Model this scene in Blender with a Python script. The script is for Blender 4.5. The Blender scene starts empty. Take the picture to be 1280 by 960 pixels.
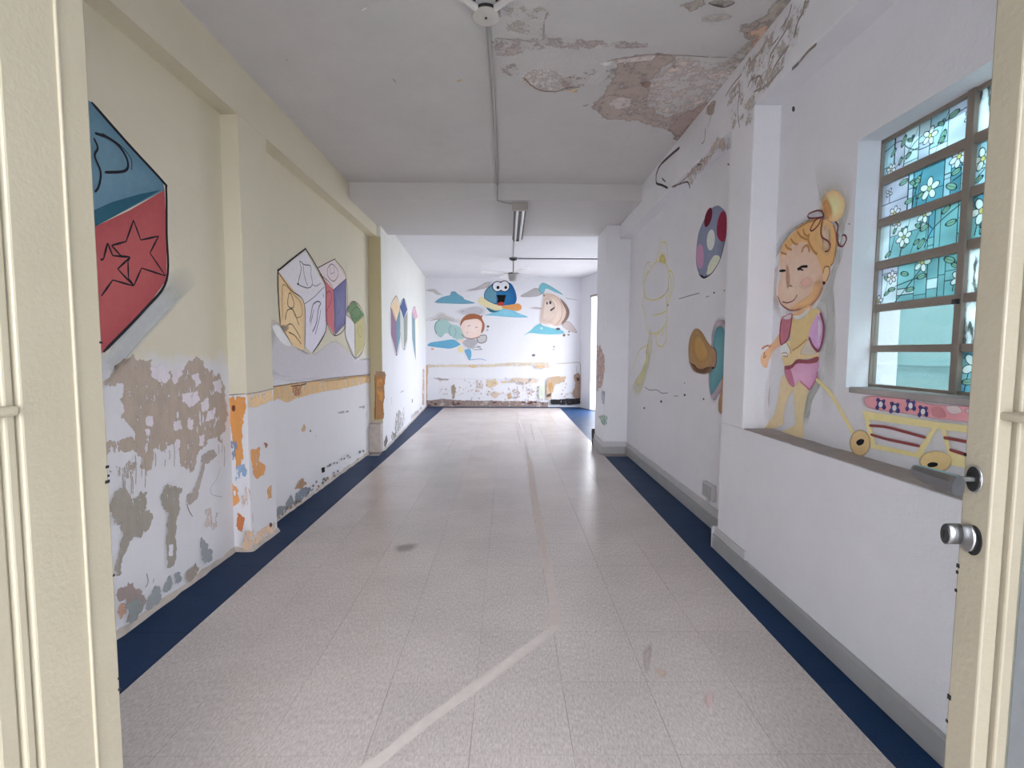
import bpy, bmesh, math, random
import numpy as np
from mathutils import Vector, Matrix
from mathutils.geometry import tessellate_polygon

S = bpy.context.scene
COL = S.collection
PI = math.pi

# ------------------------------------------------------------------ camera
cam_d = bpy.data.cameras.new('camera')
cam = bpy.data.objects.new('camera', cam_d)
COL.objects.link(cam)
S.camera = cam
CAM_H = 1.18
cam_d.sensor_fit = 'HORIZONTAL'
cam_d.sensor_width = 36.0
cam_d.lens = 597.685 / 1280 * 36.0
cam_d.clip_start = 0.02
cam_d.clip_end = 200
def cam_matrix(pitch, yaw, roll):
    cp, sp, cy, sy, cr, sr = math.cos(pitch), math.sin(pitch), math.cos(yaw), math.sin(yaw), math.cos(roll), math.sin(roll)
    f = Vector((sy * cp, cy * cp, -sp)); r = Vector((cy, -sy, 0)); u = r.cross(f)
    r2 = r * cr - u * sr; u2 = u * cr + r * sr
    return Matrix(((r2.x, u2.x, -f.x), (r2.y, u2.y, -f.y), (r2.z, u2.z, -f.z)))
cam.matrix_world = Matrix.Translation((0, 0, CAM_H)) @ cam_matrix(0.0672288, 0.0101677, -0.0048767).to_4x4()

# ------------------------------------------------------------------ sky, light, exposure
W = bpy.data.worlds.new('overcast_sky'); S.world = W; W.use_nodes = True
wt = W.node_tree; wt.nodes.clear()
wo = wt.nodes.new('ShaderNodeOutputWorld'); wb = wt.nodes.new('ShaderNodeBackground')
wc = wt.nodes.new('ShaderNodeTexCoord'); ws = wt.nodes.new('ShaderNodeSeparateXYZ'); wr = wt.nodes.new('ShaderNodeValToRGB')
wt.links.new(wc.outputs['Generated'], ws.inputs[0]); wt.links.new(ws.outputs[2], wr.inputs[0])
wr.color_ramp.elements[0].position = 0.0; wr.color_ramp.elements[0].color = (0.885, 0.915, 1.0, 1)
wr.color_ramp.elements[1].position = 1.0; wr.color_ramp.elements[1].color = (1.0, 1.02, 1.10, 1)
wt.links.new(wr.outputs[0], wb.inputs[0]); wb.inputs[1].default_value = 1.0
wt.links.new(wb.outputs[0], wo.inputs[0])
def portal(name, loc, rot, sx, sz):
    l = bpy.data.lights.new(name, 'AREA'); l.shape = 'RECTANGLE'; l.size = sx; l.size_y = sz
    l.cycles.is_portal = True
    o = bpy.data.objects.new(name, l); o.location = loc; o.rotation_euler = rot; COL.objects.link(o)
portal('portal_front', (0.03, -0.02, 1.06), (PI / 2, 0, 0), 1.5, 2.12)          # -Z of the lamp looks to +Y
portal('portal_window', (1.58, 1.39, 1.535), (0, PI / 2, 0), 1.0, 1.17)
portal('portal_door', (1.93, 9.23, 1.16), (0, PI / 2, 0.30), 2.3, 1.1)
portal('portal_hall', (2.55, 7.35, 1.50), (0, PI / 2, 0.30), 1.2, 1.9)  # opening of the added, unseen hall window
vs = S.view_settings
vs.view_transform = 'Standard'; vs.look = 'None'; vs.gamma = 1.0; vs.use_curve_mapping = False
vs.exposure = 4.05
S.cycles.use_denoising = True
S.cycles.max_bounces = 10; S.cycles.diffuse_bounces = 7; S.cycles.transparent_max_bounces = 16
S.cycles.sample_clamp_indirect = 6.0
S.cycles.caustics_reflective = False; S.cycles.caustics_refractive = False

# ------------------------------------------------------------------ node helpers and materials
class NT:
    def __init__(s, name):
        s.m = bpy.data.materials.new(name); s.m.use_nodes = True
        s.t = s.m.node_tree; s.t.nodes.clear()
        s.out = s.t.nodes.new('ShaderNodeOutputMaterial')
    def put(s, sock, v):
        if isinstance(v, bpy.types.NodeSocket): s.t.links.new(v, sock)
        elif isinstance(v, (int, float)) and sock.type == 'RGBA': sock.default_value = (v, v, v, 1)
        elif isinstance(v, tuple) and len(v) == 3 and sock.type == 'RGBA': sock.default_value = (*v, 1)
        else: sock.default_value = v
    def n(s, typ, ins=None, out=0, **props):
        n = s.t.nodes.new('ShaderNode' + typ)
        for k, v in props.items(): setattr(n, k, v)
        for k, v in (ins or {}).items(): s.put(n.inputs[k], v)
        return n.outputs[out]
    def math(s, op, a, b=0.0, c=None):
        n = s.t.nodes.new('ShaderNodeMath'); n.operation = op; n.use_clamp = False
        s.put(n.inputs[0], a); s.put(n.inputs[1], b)
        if c is not None: s.put(n.inputs[2], c)
        return n.outputs[0]
    def step(s, v, lo, hi, a=0.0, b=1.0):
        return s.n('MapRange', {0: v, 1: lo, 2: hi, 3: a, 4: b}, interpolation_type='SMOOTHSTEP')
    def mix(s, f, a, b, mode='MIX'):
        n = s.t.nodes.new('ShaderNodeMix'); n.data_type = 'RGBA'; n.blend_type = mode
        s.put(n.inputs[0], f); s.put(n.inputs[6], a); s.put(n.inputs[7], b)
        return n.outputs[2]
    def pos(s): return s.n('NewGeometry')
    def noise(s, scale, detail=4, rough=0.55, vec=None, out=0):
        d = {'Scale': scale, 'Detail': detail, 'Roughness': rough}
        if vec is not None: d['Vector'] = vec
        return s.n('TexNoise', d, out)
    def scaled(s, v, sc): return s.n('VectorMath', {0: v, 1: sc}, operation='MULTIPLY')
    def bsdf(s, col, rough=0.6, spec=0.4, metal=0.0, bump=None, bstr=0.2, bdist=0.01, **kw):
        d = {'Base Color': col, 'Roughness': rough, 'Specular IOR Level': spec, 'Metallic': metal}
        d.update(kw)
        if bump is not None:
            d['Normal'] = s.n('Bump', {'Strength': bstr, 'Distance': bdist, 'Height': bump})
        return s.n('BsdfPrincipled', d)
    def done(s, sh): s.t.links.new(sh, s.out.inputs[0]); return s.m

def plain(name, col, rough=0.5, metal=0.0, spec=0.4, var=0.08, scale=14, bump=0.08):
    t = NT(name); p = t.pos(); k = t.noise(scale, 5, 0.6, p)
    c = t.mix(k, tuple(x * (1 - var) for x in col), tuple(min(1, x * (1 + var)) for x in col))
    return t.done(t.bsdf(c, rough, spec, metal, t.noise(scale * 6, 3, 0.6, p), bump, 0.004))

def wall_paint(name, high, low=None, zcut=1.0, fuzz=0.03, amp=0.08, smudge=0.06, bump=0.25):
    t = NT(name); p = t.pos(); z = t.n('SeparateXYZ', {0: p}, 2)
    n1 = t.noise(2.3, 6, 0.6, p); n2 = t.noise(11, 6, 0.65, p); n3 = t.noise(70, 3, 0.6, p)
    c = high
    if low is not None:
        zz = t.math('ADD', z, t.math('MULTIPLY', t.math('SUBTRACT', n2, 0.5), amp))
        c = t.mix(t.step(zz, zcut - fuzz, zcut + fuzz), low, high)
    g = t.math('ADD', 1.0 - smudge, t.math('MULTIPLY', t.math('ADD', n1, t.math('MULTIPLY', n2, 0.5)), smudge * 1.33))
    c = t.mix(1.0, c, t.n('CombineColor', {0: g, 1: g, 2: g}), 'MULTIPLY')
    spots = t.step(t.noise(26, 2, 0.5, t.scaled(p, (1, 1, 1))), 0.765, 0.80)
    c = t.mix(t.math('MULTIPLY', spots, 0.22), c, (0.30, 0.27, 0.25))
    return t.done(t.bsdf(c, 0.75, 0.15, 0, t.math('ADD', n3, t.math('MULTIPLY', n2, 2.0)), bump, 0.006))

CREAM = (0.70, 0.648, 0.51); WHITE = (0.72, 0.705, 0.725); RWHITE = (0.805, 0.80, 0.835); BWHITE = (0.74, 0.74, 0.775)
M = {}
M['left'] = wall_paint('cream_over_white_plaster', CREAM, WHITE, 1.13, 0.05, 0.22)
M['pillar'] = wall_paint('cream_pillar_plaster', CREAM, WHITE, 0.925, 0.006, 0.01)
M['cream'] = wall_paint('cream_plaster', CREAM)
M['cream_in_shade'] = wall_paint('shade_painted_cream', (0.56, 0.49, 0.31))  # deeper cream: shade of the far pillar's near side put into the colour
M['far_left'] = wall_paint('pale_far_plaster', (0.76, 0.76, 0.72), BWHITE, 1.3, 0.3, 0.2)
M['right'] = wall_paint('white_plaster', RWHITE, smudge=0.09)
M['back'] = wall_paint('bright_back_plaster', BWHITE)
M['ceil'] = wall_paint('grey_white_ceiling_paint', (0.66, 0.645, 0.64), smudge=0.14)
M['slab'] = wall_paint('slab_paint', (0.62, 0.605, 0.60), smudge=0.06)
M['out_white'] = wall_paint('outside_white_plaster', (0.80, 0.80, 0.82))
M['teal'] = wall_paint('outside_teal_paint', (0.26, 0.44, 0.43), smudge=0.05)
M['mortar'] = plain('floor_bedding', (0.36, 0.32, 0.295), 0.9)
M['concrete'] = plain('outside_concrete', (0.42, 0.41, 0.39), 0.85)
M['sill'] = plain('dusty_sill_cement', (0.40, 0.365, 0.35), 0.85, var=0.3, scale=9, bump=0.6)
M['skirting'] = plain('grey_skirting_paint', (0.40, 0.40, 0.40), 0.55, var=0.14, scale=7)
M['skirt_light'] = plain('pale_skirting_paint', (0.56, 0.55, 0.56), 0.55, var=0.12, scale=7)
M['raw'] = plain('raw_plaster', (0.50, 0.44, 0.39), 0.9, var=0.35, scale=16, bump=0.7)
M['iron'] = plain('brown_window_iron', (0.27, 0.225, 0.19), 0.55, var=0.15, scale=20)
M['chrome'] = plain('brushed_steel', (0.50, 0.50, 0.51), 0.32, metal=1.0, var=0.06, scale=60)
M['steel'] = plain('worn_grey_steel', (0.30, 0.30, 0.305), 0.30, metal=1.0, var=0.06, scale=60)
M['dark_metal'] = plain('dark_steel', (0.06, 0.06, 0.065), 0.4, metal=0.6)
M['black'] = plain('black_void', (0.012, 0.012, 0.012), 0.8)
M['pvc'] = plain('painted_conduit', (0.74, 0.72, 0.71), 0.5)
M['pvc_dark'] = plain('grey_conduit', (0.40, 0.38, 0.375), 0.5)
M['fan_white'] = plain('ivory_enamel', (0.62, 0.60, 0.55), 0.4)
M['fan_grey'] = plain('grey_enamel', (0.36, 0.35, 0.34), 0.4)
M['lamp_body'] = plain('grey_lamp_housing', (0.40, 0.37, 0.34), 0.5)
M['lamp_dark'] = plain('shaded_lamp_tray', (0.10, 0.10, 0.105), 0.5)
M['tube'] = plain('unlit_white_tube', (0.86, 0.86, 0.86), 0.25, var=0.02)
M['pillar_white'] = M['right']

def door_paint():
    t = NT('cream_door_enamel'); p = t.pos()
    n1 = t.noise(3, 5, 0.6, p); n2 = t.noise(40, 4, 0.6, t.scaled(p, (1, 1, 0.35)))
    c = t.mix(n1, (0.35, 0.31, 0.225), (0.41, 0.365, 0.275))
    c = t.mix(t.math('MULTIPLY', t.step(n2, 0.66, 0.8), 0.25), c, (0.42, 0.36, 0.28))
    c = t.mix(t.step(t.noise(55, 2, 0.5, p), 0.80, 0.83), c, (0.08, 0.06, 0.05))
    return t.done(t.bsdf(c, 0.38, 0.5, 0, t.noise(90, 3, 0.6, p), 0.25, 0.003))
M['door'] = door_paint()

def vinyl(name, c1, c2, speck, rough, spec=0.45):
    t = NT(name); p = t.pos(); rnd = t.n('ObjectInfo', out=5)
    q = t.n('VectorMath', {0: p, 1: t.n('CombineXYZ', {0: t.math('MULTIPLY', rnd, 7.0), 1: t.math('MULTIPLY', rnd, 13.0), 2: 0.0})}, operation='ADD')
    st = t.noise(80, 5, 0.7, t.scaled(q, (1.9, 0.62, 1.0)))
    big = t.noise(1.5, 4, 0.55, p)
    c = t.mix(t.step(st, 0.30, 0.70), c1, c2)
    c = t.mix(t.math('MULTIPLY', t.step(t.noise(150, 3, 0.6, t.scaled(q, (1.9, 0.55, 1.0))), 0.58, 0.72), 0.65), c, speck)
    v = t.math('ADD', 0.80, t.math('ADD', t.math('MULTIPLY', big, 0.36), t.math('MULTIPLY', rnd, 0.04)))
    c = t.mix(1.0, c, t.n('CombineColor', {0: v, 1: v, 2: v}), 'MULTIPLY')
    sc = t.math('ADD', 0.90, t.math('MULTIPLY', t.noise(4.5, 6, 0.7, p), 0.20))
    c = t.mix(1.0, c, t.n('CombineColor', {0: sc, 1: sc, 2: sc}), 'MULTIPLY')
    rr = t.math('ADD', rough, t.math('MULTIPLY', t.noise(5, 4, 0.6, p), 0.14))
    return t.done(t.bsdf(c, rr, spec, 0, t.noise(120, 2, 0.5, p), 0.05, 0.002))
M['tile'] = vinyl('beige_vinyl_tile', (0.47, 0.42, 0.39), (0.67, 0.605, 0.575), (0.27, 0.225, 0.205), 0.17)
M['border'] = vinyl('navy_vinyl_tile', (0.007, 0.029, 0.082), (0.011, 0.038, 0.102), (0.04, 0.085, 0.15), 0.40, 0.14)

def painted(name, cover=None, stretch=(1, 1, 1), scale=40):
    """paint from the vertex colours; with cover, the alpha is how much of the stain is left between ragged holes"""
    t = NT(name); a = t.t.nodes.new('ShaderNodeAttribute'); a.attribute_name = 'paint'
    p = t.pos(); k = t.math('ADD', 0.88, t.math('MULTIPLY', t.noise(30, 5, 0.6, p), 0.24))
    al = a.outputs[3]; c0 = a.outputs[0]
    if cover:
        n = t.math('ADD', t.math('MULTIPLY', t.noise(scale, 7, 0.68, t.scaled(p, stretch)), 0.7), t.math('MULTIPLY', t.noise(scale * 0.22, 3, 0.5, p), 0.3))
        th = t.math('SUBTRACT', 0.70, t.math('MULTIPLY', al, 0.32))
        al = t.step(t.math('SUBTRACT', n, th), -cover, cover)
        k = t.math('ADD', 0.80, t.math('MULTIPLY', t.noise(22, 6, 0.7, t.scaled(p, stretch)), 0.40))
    c = t.mix(1.0, c0, t.n('CombineColor', {0: k, 1: k, 2: k}), 'MULTIPLY')
    b = t.bsdf(c, 0.8, 0.08, 0, t.noise(70, 3, 0.6, p), 0.25, 0.006)
    return t.done(t.n('MixShader', {0: al, 1: t.n('BsdfTransparent'), 2: b}))
M['paint'] = painted('wall_painting')
M['peel'] = painted('ragged_peeled_paint', 0.022, (1, 1, 0.36), 48)
M['damp'] = painted('soft_damp_stain', 0.11, (1, 1, 1), 16)

def glass(name, tint, haze=0.0):
    t = NT(name)
    tr = t.n('BsdfTransparent', {0: tint}); gl = t.n('BsdfGlossy', {'Roughness': 0.03})
    fc = t.n('LayerWeight', {0: 0.5}, 1)
    sh = t.n('MixShader', {0: t.math('ADD', 0.03, t.math('MULTIPLY', t.math('POWER', fc, 4.0), 0.55)), 1: tr, 2: gl})
    if haze: 
        p = t.pos(); f = t.math('MULTIPLY', t.step(t.noise(9, 5, 0.6, t.scaled(p, (1, 1, 0.5))), 0.3, 0.7), haze)
        sh = t.n('MixShader', {0: f, 1: sh, 2: t.n('BsdfDiffuse', {0: (0.6, 0.6, 0.6)})})
    return t.done(sh)
M['glass'] = glass('clear_pane', (0.80, 0.83, 0.83))
M['door_glass'] = glass('dusty_door_pane', (0.80, 0.84, 0.86), 0.12)
def frosted():
    t = NT('frosted_pane'); p = t.pos()
    k = t.step(t.noise(16, 4, 0.6, t.scaled(p, (1, 3.2, 0.9))), 0.52, 0.62)
    c = t.mix(k, (0.92, 0.92, 0.94), (0.25, 0.25, 0.24))
    return t.done(t.n('MixShader', {0: 0.35, 1: t.n('BsdfTranslucent', {0: c}), 2: t.n('BsdfTransparent', {0: c})}))
M['frosted'] = frosted()
def film():
    t = NT('stained_film'); a = t.t.nodes.new('ShaderNodeAttribute'); a.attribute_name = 'paint'; cc = t.mix(1.0, a.outputs[0], 0.62, 'MULTIPLY')
    sh = t.n('MixShader', {0: 0.45, 1: t.n('BsdfTranslucent', {0: cc}), 2: t.n('BsdfTransparent', {0: cc})})
    sh = t.n('MixShader', {0: 0.05, 1: sh, 2: t.n('BsdfGlossy', {'Roughness': 0.2})})
    return t.done(sh)
M['film'] = film()

# ------------------------------------------------------------------ mesh helpers
def box(bm, a, b, bev=0.0):
    x0, y0, z0 = a; x1, y1, z1 = b
    r = bmesh.ops.create_cube(bm, size=1.0)
    for v in r['verts']:
        v.co = Vector(((x0 + x1) / 2 + v.co.x * (x1 - x0), (y0 + y1) / 2 + v.co.y * (y1 - y0), (z0 + z1) / 2 + v.co.z * (z1 - z0)))
    if bev:
        es = list({e for v in r['verts'] for e in v.link_edges})
        bmesh.ops.bevel(bm, geom=es, offset=bev, segments=2, affect='EDGES', profile=0.5)
    return bm
def prism(bm, pts, z0, z1):
    lo = [bm.verts.new((x, y, z0)) for x, y in pts]; hi = [bm.verts.new((x, y, z1)) for x, y in pts]
    n = len(pts); fs = [bm.faces.new(lo[::-1]), bm.faces.new(hi)]
    for i in range(n): fs.append(bm.faces.new((lo[i], lo[(i + 1) % n], hi[(i + 1) % n], hi[i])))
    bmesh.ops.recalc_face_normals(bm, faces=fs)
    return bm
def tube(bm, a, b, r, seg=12, r2=None):
    a, b = Vector(a), Vector(b); d = b - a
    m = Matrix.Translation((a + b) / 2) @ d.to_track_quat('Z', 'Y').to_matrix().to_4x4()
    bmesh.ops.create_cone(bm, cap_ends=True, segments=seg, radius1=r, radius2=r if r2 is None else r2, depth=d.length, matrix=m)
    return bm
def lathe(bm, prof, loc, seg=24):
    rings = []
    for r, z in prof:
        rings.append([bm.verts.new((loc[0] + r * math.cos(2 * PI * i / seg), loc[1] + r * math.sin(2 * PI * i / seg), loc[2] + z)) for i in range(seg)])
    fs = []
    for p, q in zip(rings, rings[1:]):
        for i in range(seg): fs.append(bm.faces.new((p[i], p[(i + 1) % seg], q[(i + 1) % seg], q[i])))
    fs.append(bm.faces.new(rings[0])); fs.append(bm.faces.new(rings[-1]))
    bmesh.ops.recalc_face_normals(bm, faces=fs)
    for f in fs: f.smooth = True
    return bm
def obj(name, bm, mat, parent=None, kind=None, label=None, cat=None, group=None):
    me = bpy.data.meshes.new(name); bm.to_mesh(me); bm.free()
    for m in (mat if isinstance(mat, (list, tuple)) else [mat]): me.materials.append(m)
    o = bpy.data.objects.new(name, me); COL.objects.link(o)
    if parent is not None: o.parent = parent
    return tag(o, kind, label, cat, group)
def tag(o, kind=None, label=None, cat=None, group=None):
    if kind: o['kind'] = kind
    if label: o['label'] = label
    if cat: o['category'] = cat
    if group: o['group'] = group
    return o
def empty(name, loc=(0, 0, 0), **k):
    o = bpy.data.objects.new(name, None); o.empty_display_size = 0.1; COL.objects.link(o); o.location = loc
    return tag(o, **k)
def B(*boxes, bev=0.0):
    bm = bmesh.new()
    for a, b in boxes: box(bm, a, b, bev)
    return bm
DATA={
'block_big':[
('P',[(2297,1510),(2429,1485),(2345,1402),(2106,1206),(1949,1066),(1905,1045),(1903,1171)],(0.573,0.612,0.672),'s',0.55,None,0),
('P',[(1752,2119),(1918,2128),(2092,2045),(2291,1958),(2298,1924),(1920,1666),(1715,1520)],(0.12,0.231,0.317),'h',1,(0.18,0.317,0.403),0),
('P',[(1715,1520),(1920,1666),(2085,1771),(2298,1924),(2300,1732),(2286,1508),(2138,1356),(1913,1171),(1682,997)],(0.45,0.098,0.105),'h',1,(0.536,0.135,0.135),0),
('P',[(1715,1520),(1920,1666),(2270,1914),(2299,1928),(2146,1857),(1993,1776),(1719,1597)],(0.04,0.144,0.21),'h',0.8,None,0),
('S',[(1918,2128),(2092,2045),(2291,1958),(2309,1928),(2300,1732),(2286,1508),(2138,1356),(1913,1171)],(0.024,0.024,0.032),14,1.0),
('S',[(2100,1734),(2137,1658),(2246,1701),(2187,1613),(2279,1526),(2133,1537),(2085,1455),(2057,1481),(2059,1554),(2071,1572),(2024,1567),(1978,1600),(2053,1633),(2100,1734)],(0.024,0.024,0.032),9,1.0),
('S',[(1921,1532),(1935,1538),(1959,1606),(1980,1560),(2071,1572),(2002,1511),(2082,1453),(1974,1462),(1915,1391)],(0.024,0.024,0.032),9,1.0),
('S',[(1924,2015),(1989,2025),(2048,2010),(2082,1967),(2063,1924),(1961,1881)],(0.024,0.024,0.032),11,1.0),
('S',[(1957,2030),(2039,2022),(2099,1990),(2101,1942)],(0.024,0.024,0.032),4,1.0),
('S',[(1918,1994),(1934,1964),(1918,1927),(1942,1876),(1930,1818),(1910,1788)],(0.024,0.024,0.032),9,1.0)],
'blocks_bay':[
('P',[(3295,1352),(3381,1357),(3603,1220),(3941,1149),(4498,1270),(5125,1085),(5736,1074),(5726,899),(3264,990)],(0.773,0.739,0.79),'s',0.75,None,0),
('P',[(3285,1347),(3381,1357),(3581,1225),(3463,1218),(3338,1281)],(0.92,0.92,0.92),'s',0.9,None,0)],
'blocks_bay2':[
('P',[(4119,1835),(4456,1738),(4450,1324),(4246,1451),(4279,1757)],(0.672,0.212,0.245),'h',1.0,None,0),
('P',[(4456,1738),(4810,1895),(4798,1461),(4467,1321)],(0.194,0.179,0.351),'h',1,(0.277,0.277,0.44),0),
('P',[(4098,1876),(4488,2018),(4810,1901),(4456,1738)],(0.804,0.702,0.702),'h',1.0,None,0),
('S',[(4087,1872),(4471,2015),(4540,2016),(4814,1902),(4798,1461),(4467,1321),(4246,1451)],(0.042,0.039,0.059),8.0,1.0),
('S',[(4124,1830),(4449,1738),(4450,1327)],(0.084,0.044,0.073),6.4,1.0),
('S',[(4449,1738),(4814,1898)],(0.063,0.053,0.084),6.4,1.0),
('S',[(4319,1908),(4419,1967),(4553,1948),(4586,1892),(4460,1818),(4324,1845),(4319,1908)],(0.052,0.046,0.057),6.4,1.0),
('S',[(4385,1949),(4391,1879),(4482,1906),(4468,1958)],(0.088,0.077,0.088),4.8,1.0),
('S',[(4275,1686),(4355,1714),(4402,1678),(4366,1614),(4266,1522)],(0.181,0.057,0.09),6.4,1.0),
('S',[(4594,1725),(4642,1604),(4547,1521)],(0.091,0.091,0.203),4.8,1.0),
('S',[(4708,1790),(4681,1633)],(0.091,0.091,0.203),4.8,1.0)],
'blocks_bay1':[
('P',[(3399,1730),(3846,1967),(4247,1746),(3822,1550)],(0.814,0.779,0.814),'h',1.0,None,0),
('P',[(3399,1728),(3815,1550),(3789,1197),(3728,1186),(3581,1220),(3391,1357)],(0.859,0.611,0.342),'h',1,(0.92,0.703,0.409),0),
('P',[(3822,1550),(4247,1746),(4247,1358),(3942,1160),(3803,1213)],(0.815,0.78,0.869),'h',1.0,None,0),
('S',[(3401,1358),(3382,1579),(3387,1728),(3424,1755),(3821,1966),(3879,1974),(4079,1878),(4263,1749),(4259,1568),(4240,1352),(3942,1160)],(0.029,0.029,0.037),11.9,1.0),
('S',[(3394,1723),(3582,1627),(3810,1547),(3797,1191)],(0.066,0.055,0.051),8.5,1.0),
('S',[(3810,1547),(3995,1620),(4232,1739)],(0.202,0.194,0.222),6.8,1.0),
('S',[(3401,1358),(3581,1220)],(0.118,0.096,0.079),8.5,1.0),
('S',[(3698,1687),(3764,1808),(3743,1865),(3827,1855),(3942,1865),(3952,1797),(3974,1726),(3893,1683),(3756,1680),(3698,1687)],(0.058,0.055,0.066),6.8,1.0),
('S',[(3803,1856),(3822,1766),(3881,1697)],(0.089,0.079,0.093),6.8,1.0),
('S',[(3974,1720),(4056,1720),(4158,1760)],(0.058,0.055,0.066),5.1,1.0),
('P',[(3719,1690),(3716,1685),(3707,1681),(3697,1679),(3689,1681),(3686,1685),(3690,1690),(3698,1695),(3708,1696),(3716,1694)],(0.019,0.019,0.025),'s',1.0,None,0),
('S',[(3903,1407),(3964,1541),(4020,1579),(4091,1597),(4134,1590)],(0.091,0.091,0.148),10.2,1.0),
('S',[(3952,1334),(4039,1415),(4087,1530),(4149,1592)],(0.123,0.129,0.198),11.9,1.0),
('S',[(4005,1314),(4097,1441),(4137,1534)],(0.161,0.168,0.239),8.5,1.0),
('S',[(3915,1386),(3989,1521)],(0.161,0.168,0.239),10.2,1.0),
('S',[(4198,1677),(4208,1644)],(0.064,0.064,0.085),10.2,1.0),
('S',[(3433,1397),(3439,1604),(3478,1651),(3603,1605),(3737,1550),(3756,1460),(3660,1432),(3596,1487)],(0.192,0.13,0.073),5.1,1.0),
('S',[(3537,1588),(3570,1601),(3621,1538),(3597,1497),(3522,1509),(3537,1588)],(0.085,0.06,0.045),6.8,1.0),
('S',[(3474,1400),(3509,1470),(3596,1487),(3639,1451),(3703,1375)],(0.085,0.06,0.045),6.8,1.0),
('S',[(3481,1353),(3568,1377),(3665,1322),(3721,1273)],(0.115,0.08,0.055),6.8,1.0),
('S',[(3521,1316),(3629,1291),(3731,1232)],(0.192,0.13,0.073),8.5,1.0),
('P',[(3401,1358),(3523,1355),(3469,1314)],(0.305,0.281,0.258),'s',0.7,None,0)],
'blocks_bay3':[
('P',[(4771,1538),(5034,1461),(5028,1107),(4752,1327)],(0.813,0.778,0.796),'h',1.0,None,0),
('P',[(5047,1462),(5379,1570),(5372,1244),(5037,1107)],(0.59,0.533,0.288),'h',1.0,None,0),
('P',[(4834,1602),(5047,1697),(5380,1582),(5034,1461)],(0.203,0.311,0.173),'h',1.0,None,0),
('S',[(4771,1538),(4834,1602),(5047,1697),(5370,1581),(5372,1244),(5037,1107),(4752,1327),(4771,1538)],(0.053,0.058,0.053),6.0,1.0),
('S',[(4778,1532),(5034,1461),(5037,1114)],(0.09,0.095,0.09),4.5,1.0),
('S',[(5034,1461),(5379,1573)],(0.09,0.095,0.067),4.5,1.0),
('S',[(4934,1577),(5088,1639),(5246,1617),(5220,1558),(5059,1518),(4934,1577)],(0.068,0.123,0.064),6.0,1.0),
('S',[(5191,1456),(5141,1383),(5231,1329),(5291,1389),(5214,1457)],(0.189,0.174,0.09),4.5,1.0),
('S',[(4885,1426),(4919,1306)],(0.519,0.506,0.554),3.0,1.0)],
'blocks_far':[
('P',[(588,1743),(980,1576),(983,1122),(594,1392)],(0.301,0.187,0.28),'h',1.0,None,0),
('P',[(980,1576),(1305,1773),(1278,1369),(983,1122)],(0.181,0.309,0.378),'h',1.0,None,0),
('P',[(1025,1946),(1292,1807),(980,1576),(589,1748)],(0.786,0.611,0.408),'h',1.0,None,0),
('S',[(1024,1943),(589,1748),(594,1392),(983,1122),(1278,1369),(1306,1797),(1024,1943)],(0.086,0.078,0.104),11.7,1.0),
('S',[(588,1743),(980,1576),(984,1133)],(0.108,0.067,0.108),10.4,1.0),
('S',[(980,1576),(1291,1789)],(0.111,0.088,0.111),10.4,1.0),
('S',[(1017,1838),(955,1698)],(0.469,0.319,0.14),13.0,1.0),
('P',[(1340,1752),(1640,1666),(1649,1204),(1351,1371)],(0.573,0.611,0.586),'h',1.0,None,0),
('P',[(1640,1666),(2009,1795),(1954,1362),(1649,1204)],(0.308,0.335,0.299),'h',1.0,None,0),
('P',[(1685,1986),(2012,1834),(1640,1666),(1307,1814)],(0.098,0.138,0.281),'h',1.0,None,0),
('S',[(1685,1982),(1307,1814),(1351,1371),(1649,1204),(1954,1362),(2012,1834),(1685,1982)],(0.065,0.073,0.106),11.7,1.0),
('S',[(1321,1798),(1640,1666),(1650,1217)],(0.088,0.097,0.12),10.4,1.0),
('P',[(2548,1811),(2912,1730),(2978,1031),(2571,1391)],(0.235,0.353,0.412),'h',1.0,None,0),
('P',[(2912,1730),(3383,1799),(3288,1288),(2978,1031)],(0.855,0.816,0.67),'h',1.0,None,0),
('P',[(2929,1979),(3323,1818),(2912,1730),(2529,1823)],(0.693,0.445,0.531),'h',1.0,None,0),
('S',[(2929,1975),(2529,1823),(2571,1391),(2978,1031)],(0.147,0.162,0.193),11.7,1.0),
('S',[(2548,1818),(2912,1730),(2979,1046)],(0.223,0.242,0.261),10.4,1.0)],
'night_sky':[
('P',[(-1742,2462),(-1552,2495),(-1447,2422),(-1374,2366),(-1511,2380),(-1595,2442)],(0.583,0.529,0.503),'s',0.6,None,0),
('P',[(-1533,2212),(-1427,2307),(-1300,2350),(-1215,2371),(-1194,2434),(-1110,2445),(-1047,2393),(-941,2331),(-899,2279),(-688,2207),(-920,2185),(-1301,2193)],(0.166,0.407,0.533),'s',0.9,None,0),
('P',[(-920,2467),(-751,2500),(-582,2574),(-455,2637),(-360,2627),(-371,2544),(-582,2490),(-751,2458)],(0.557,0.505,0.485),'s',0.7,None,0),
('P',[(-1048,2037),(-751,2123),(-476,2114),(-476,1977),(-751,1954),(-984,1974)],(0.563,0.541,0.585),'s',0.5,None,0),
('P',[(-1726,1823),(-1556,1908),(-1386,1993),(-1217,1910),(-1027,1848),(-1048,1784),(-1302,1846),(-1514,1845)],(0.615,0.555,0.523),'s',0.6,None,0),
('P',[(-476,1956),(-327,1999),(-179,2084),(-31,2127),(96,2075),(245,1992),(437,1919),(182,1907),(-243,1936)],(0.195,0.484,0.635),'s',1,(0.261,0.571,0.699),0),
('P',[(-1698,1305),(-1623,1369),(-1410,1402),(-1155,1435),(-1028,1361),(-1007,1319),(-1199,1244),(-1390,1254),(-1560,1274)],(0.15,0.406,0.586),'s',1.0,None,0),
('P',[(275,2349),(454,2465),(580,2529),(665,2508),(751,2425),(603,2351)],(0.5,0.48,0.48),'s',0.8,None,0),
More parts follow.
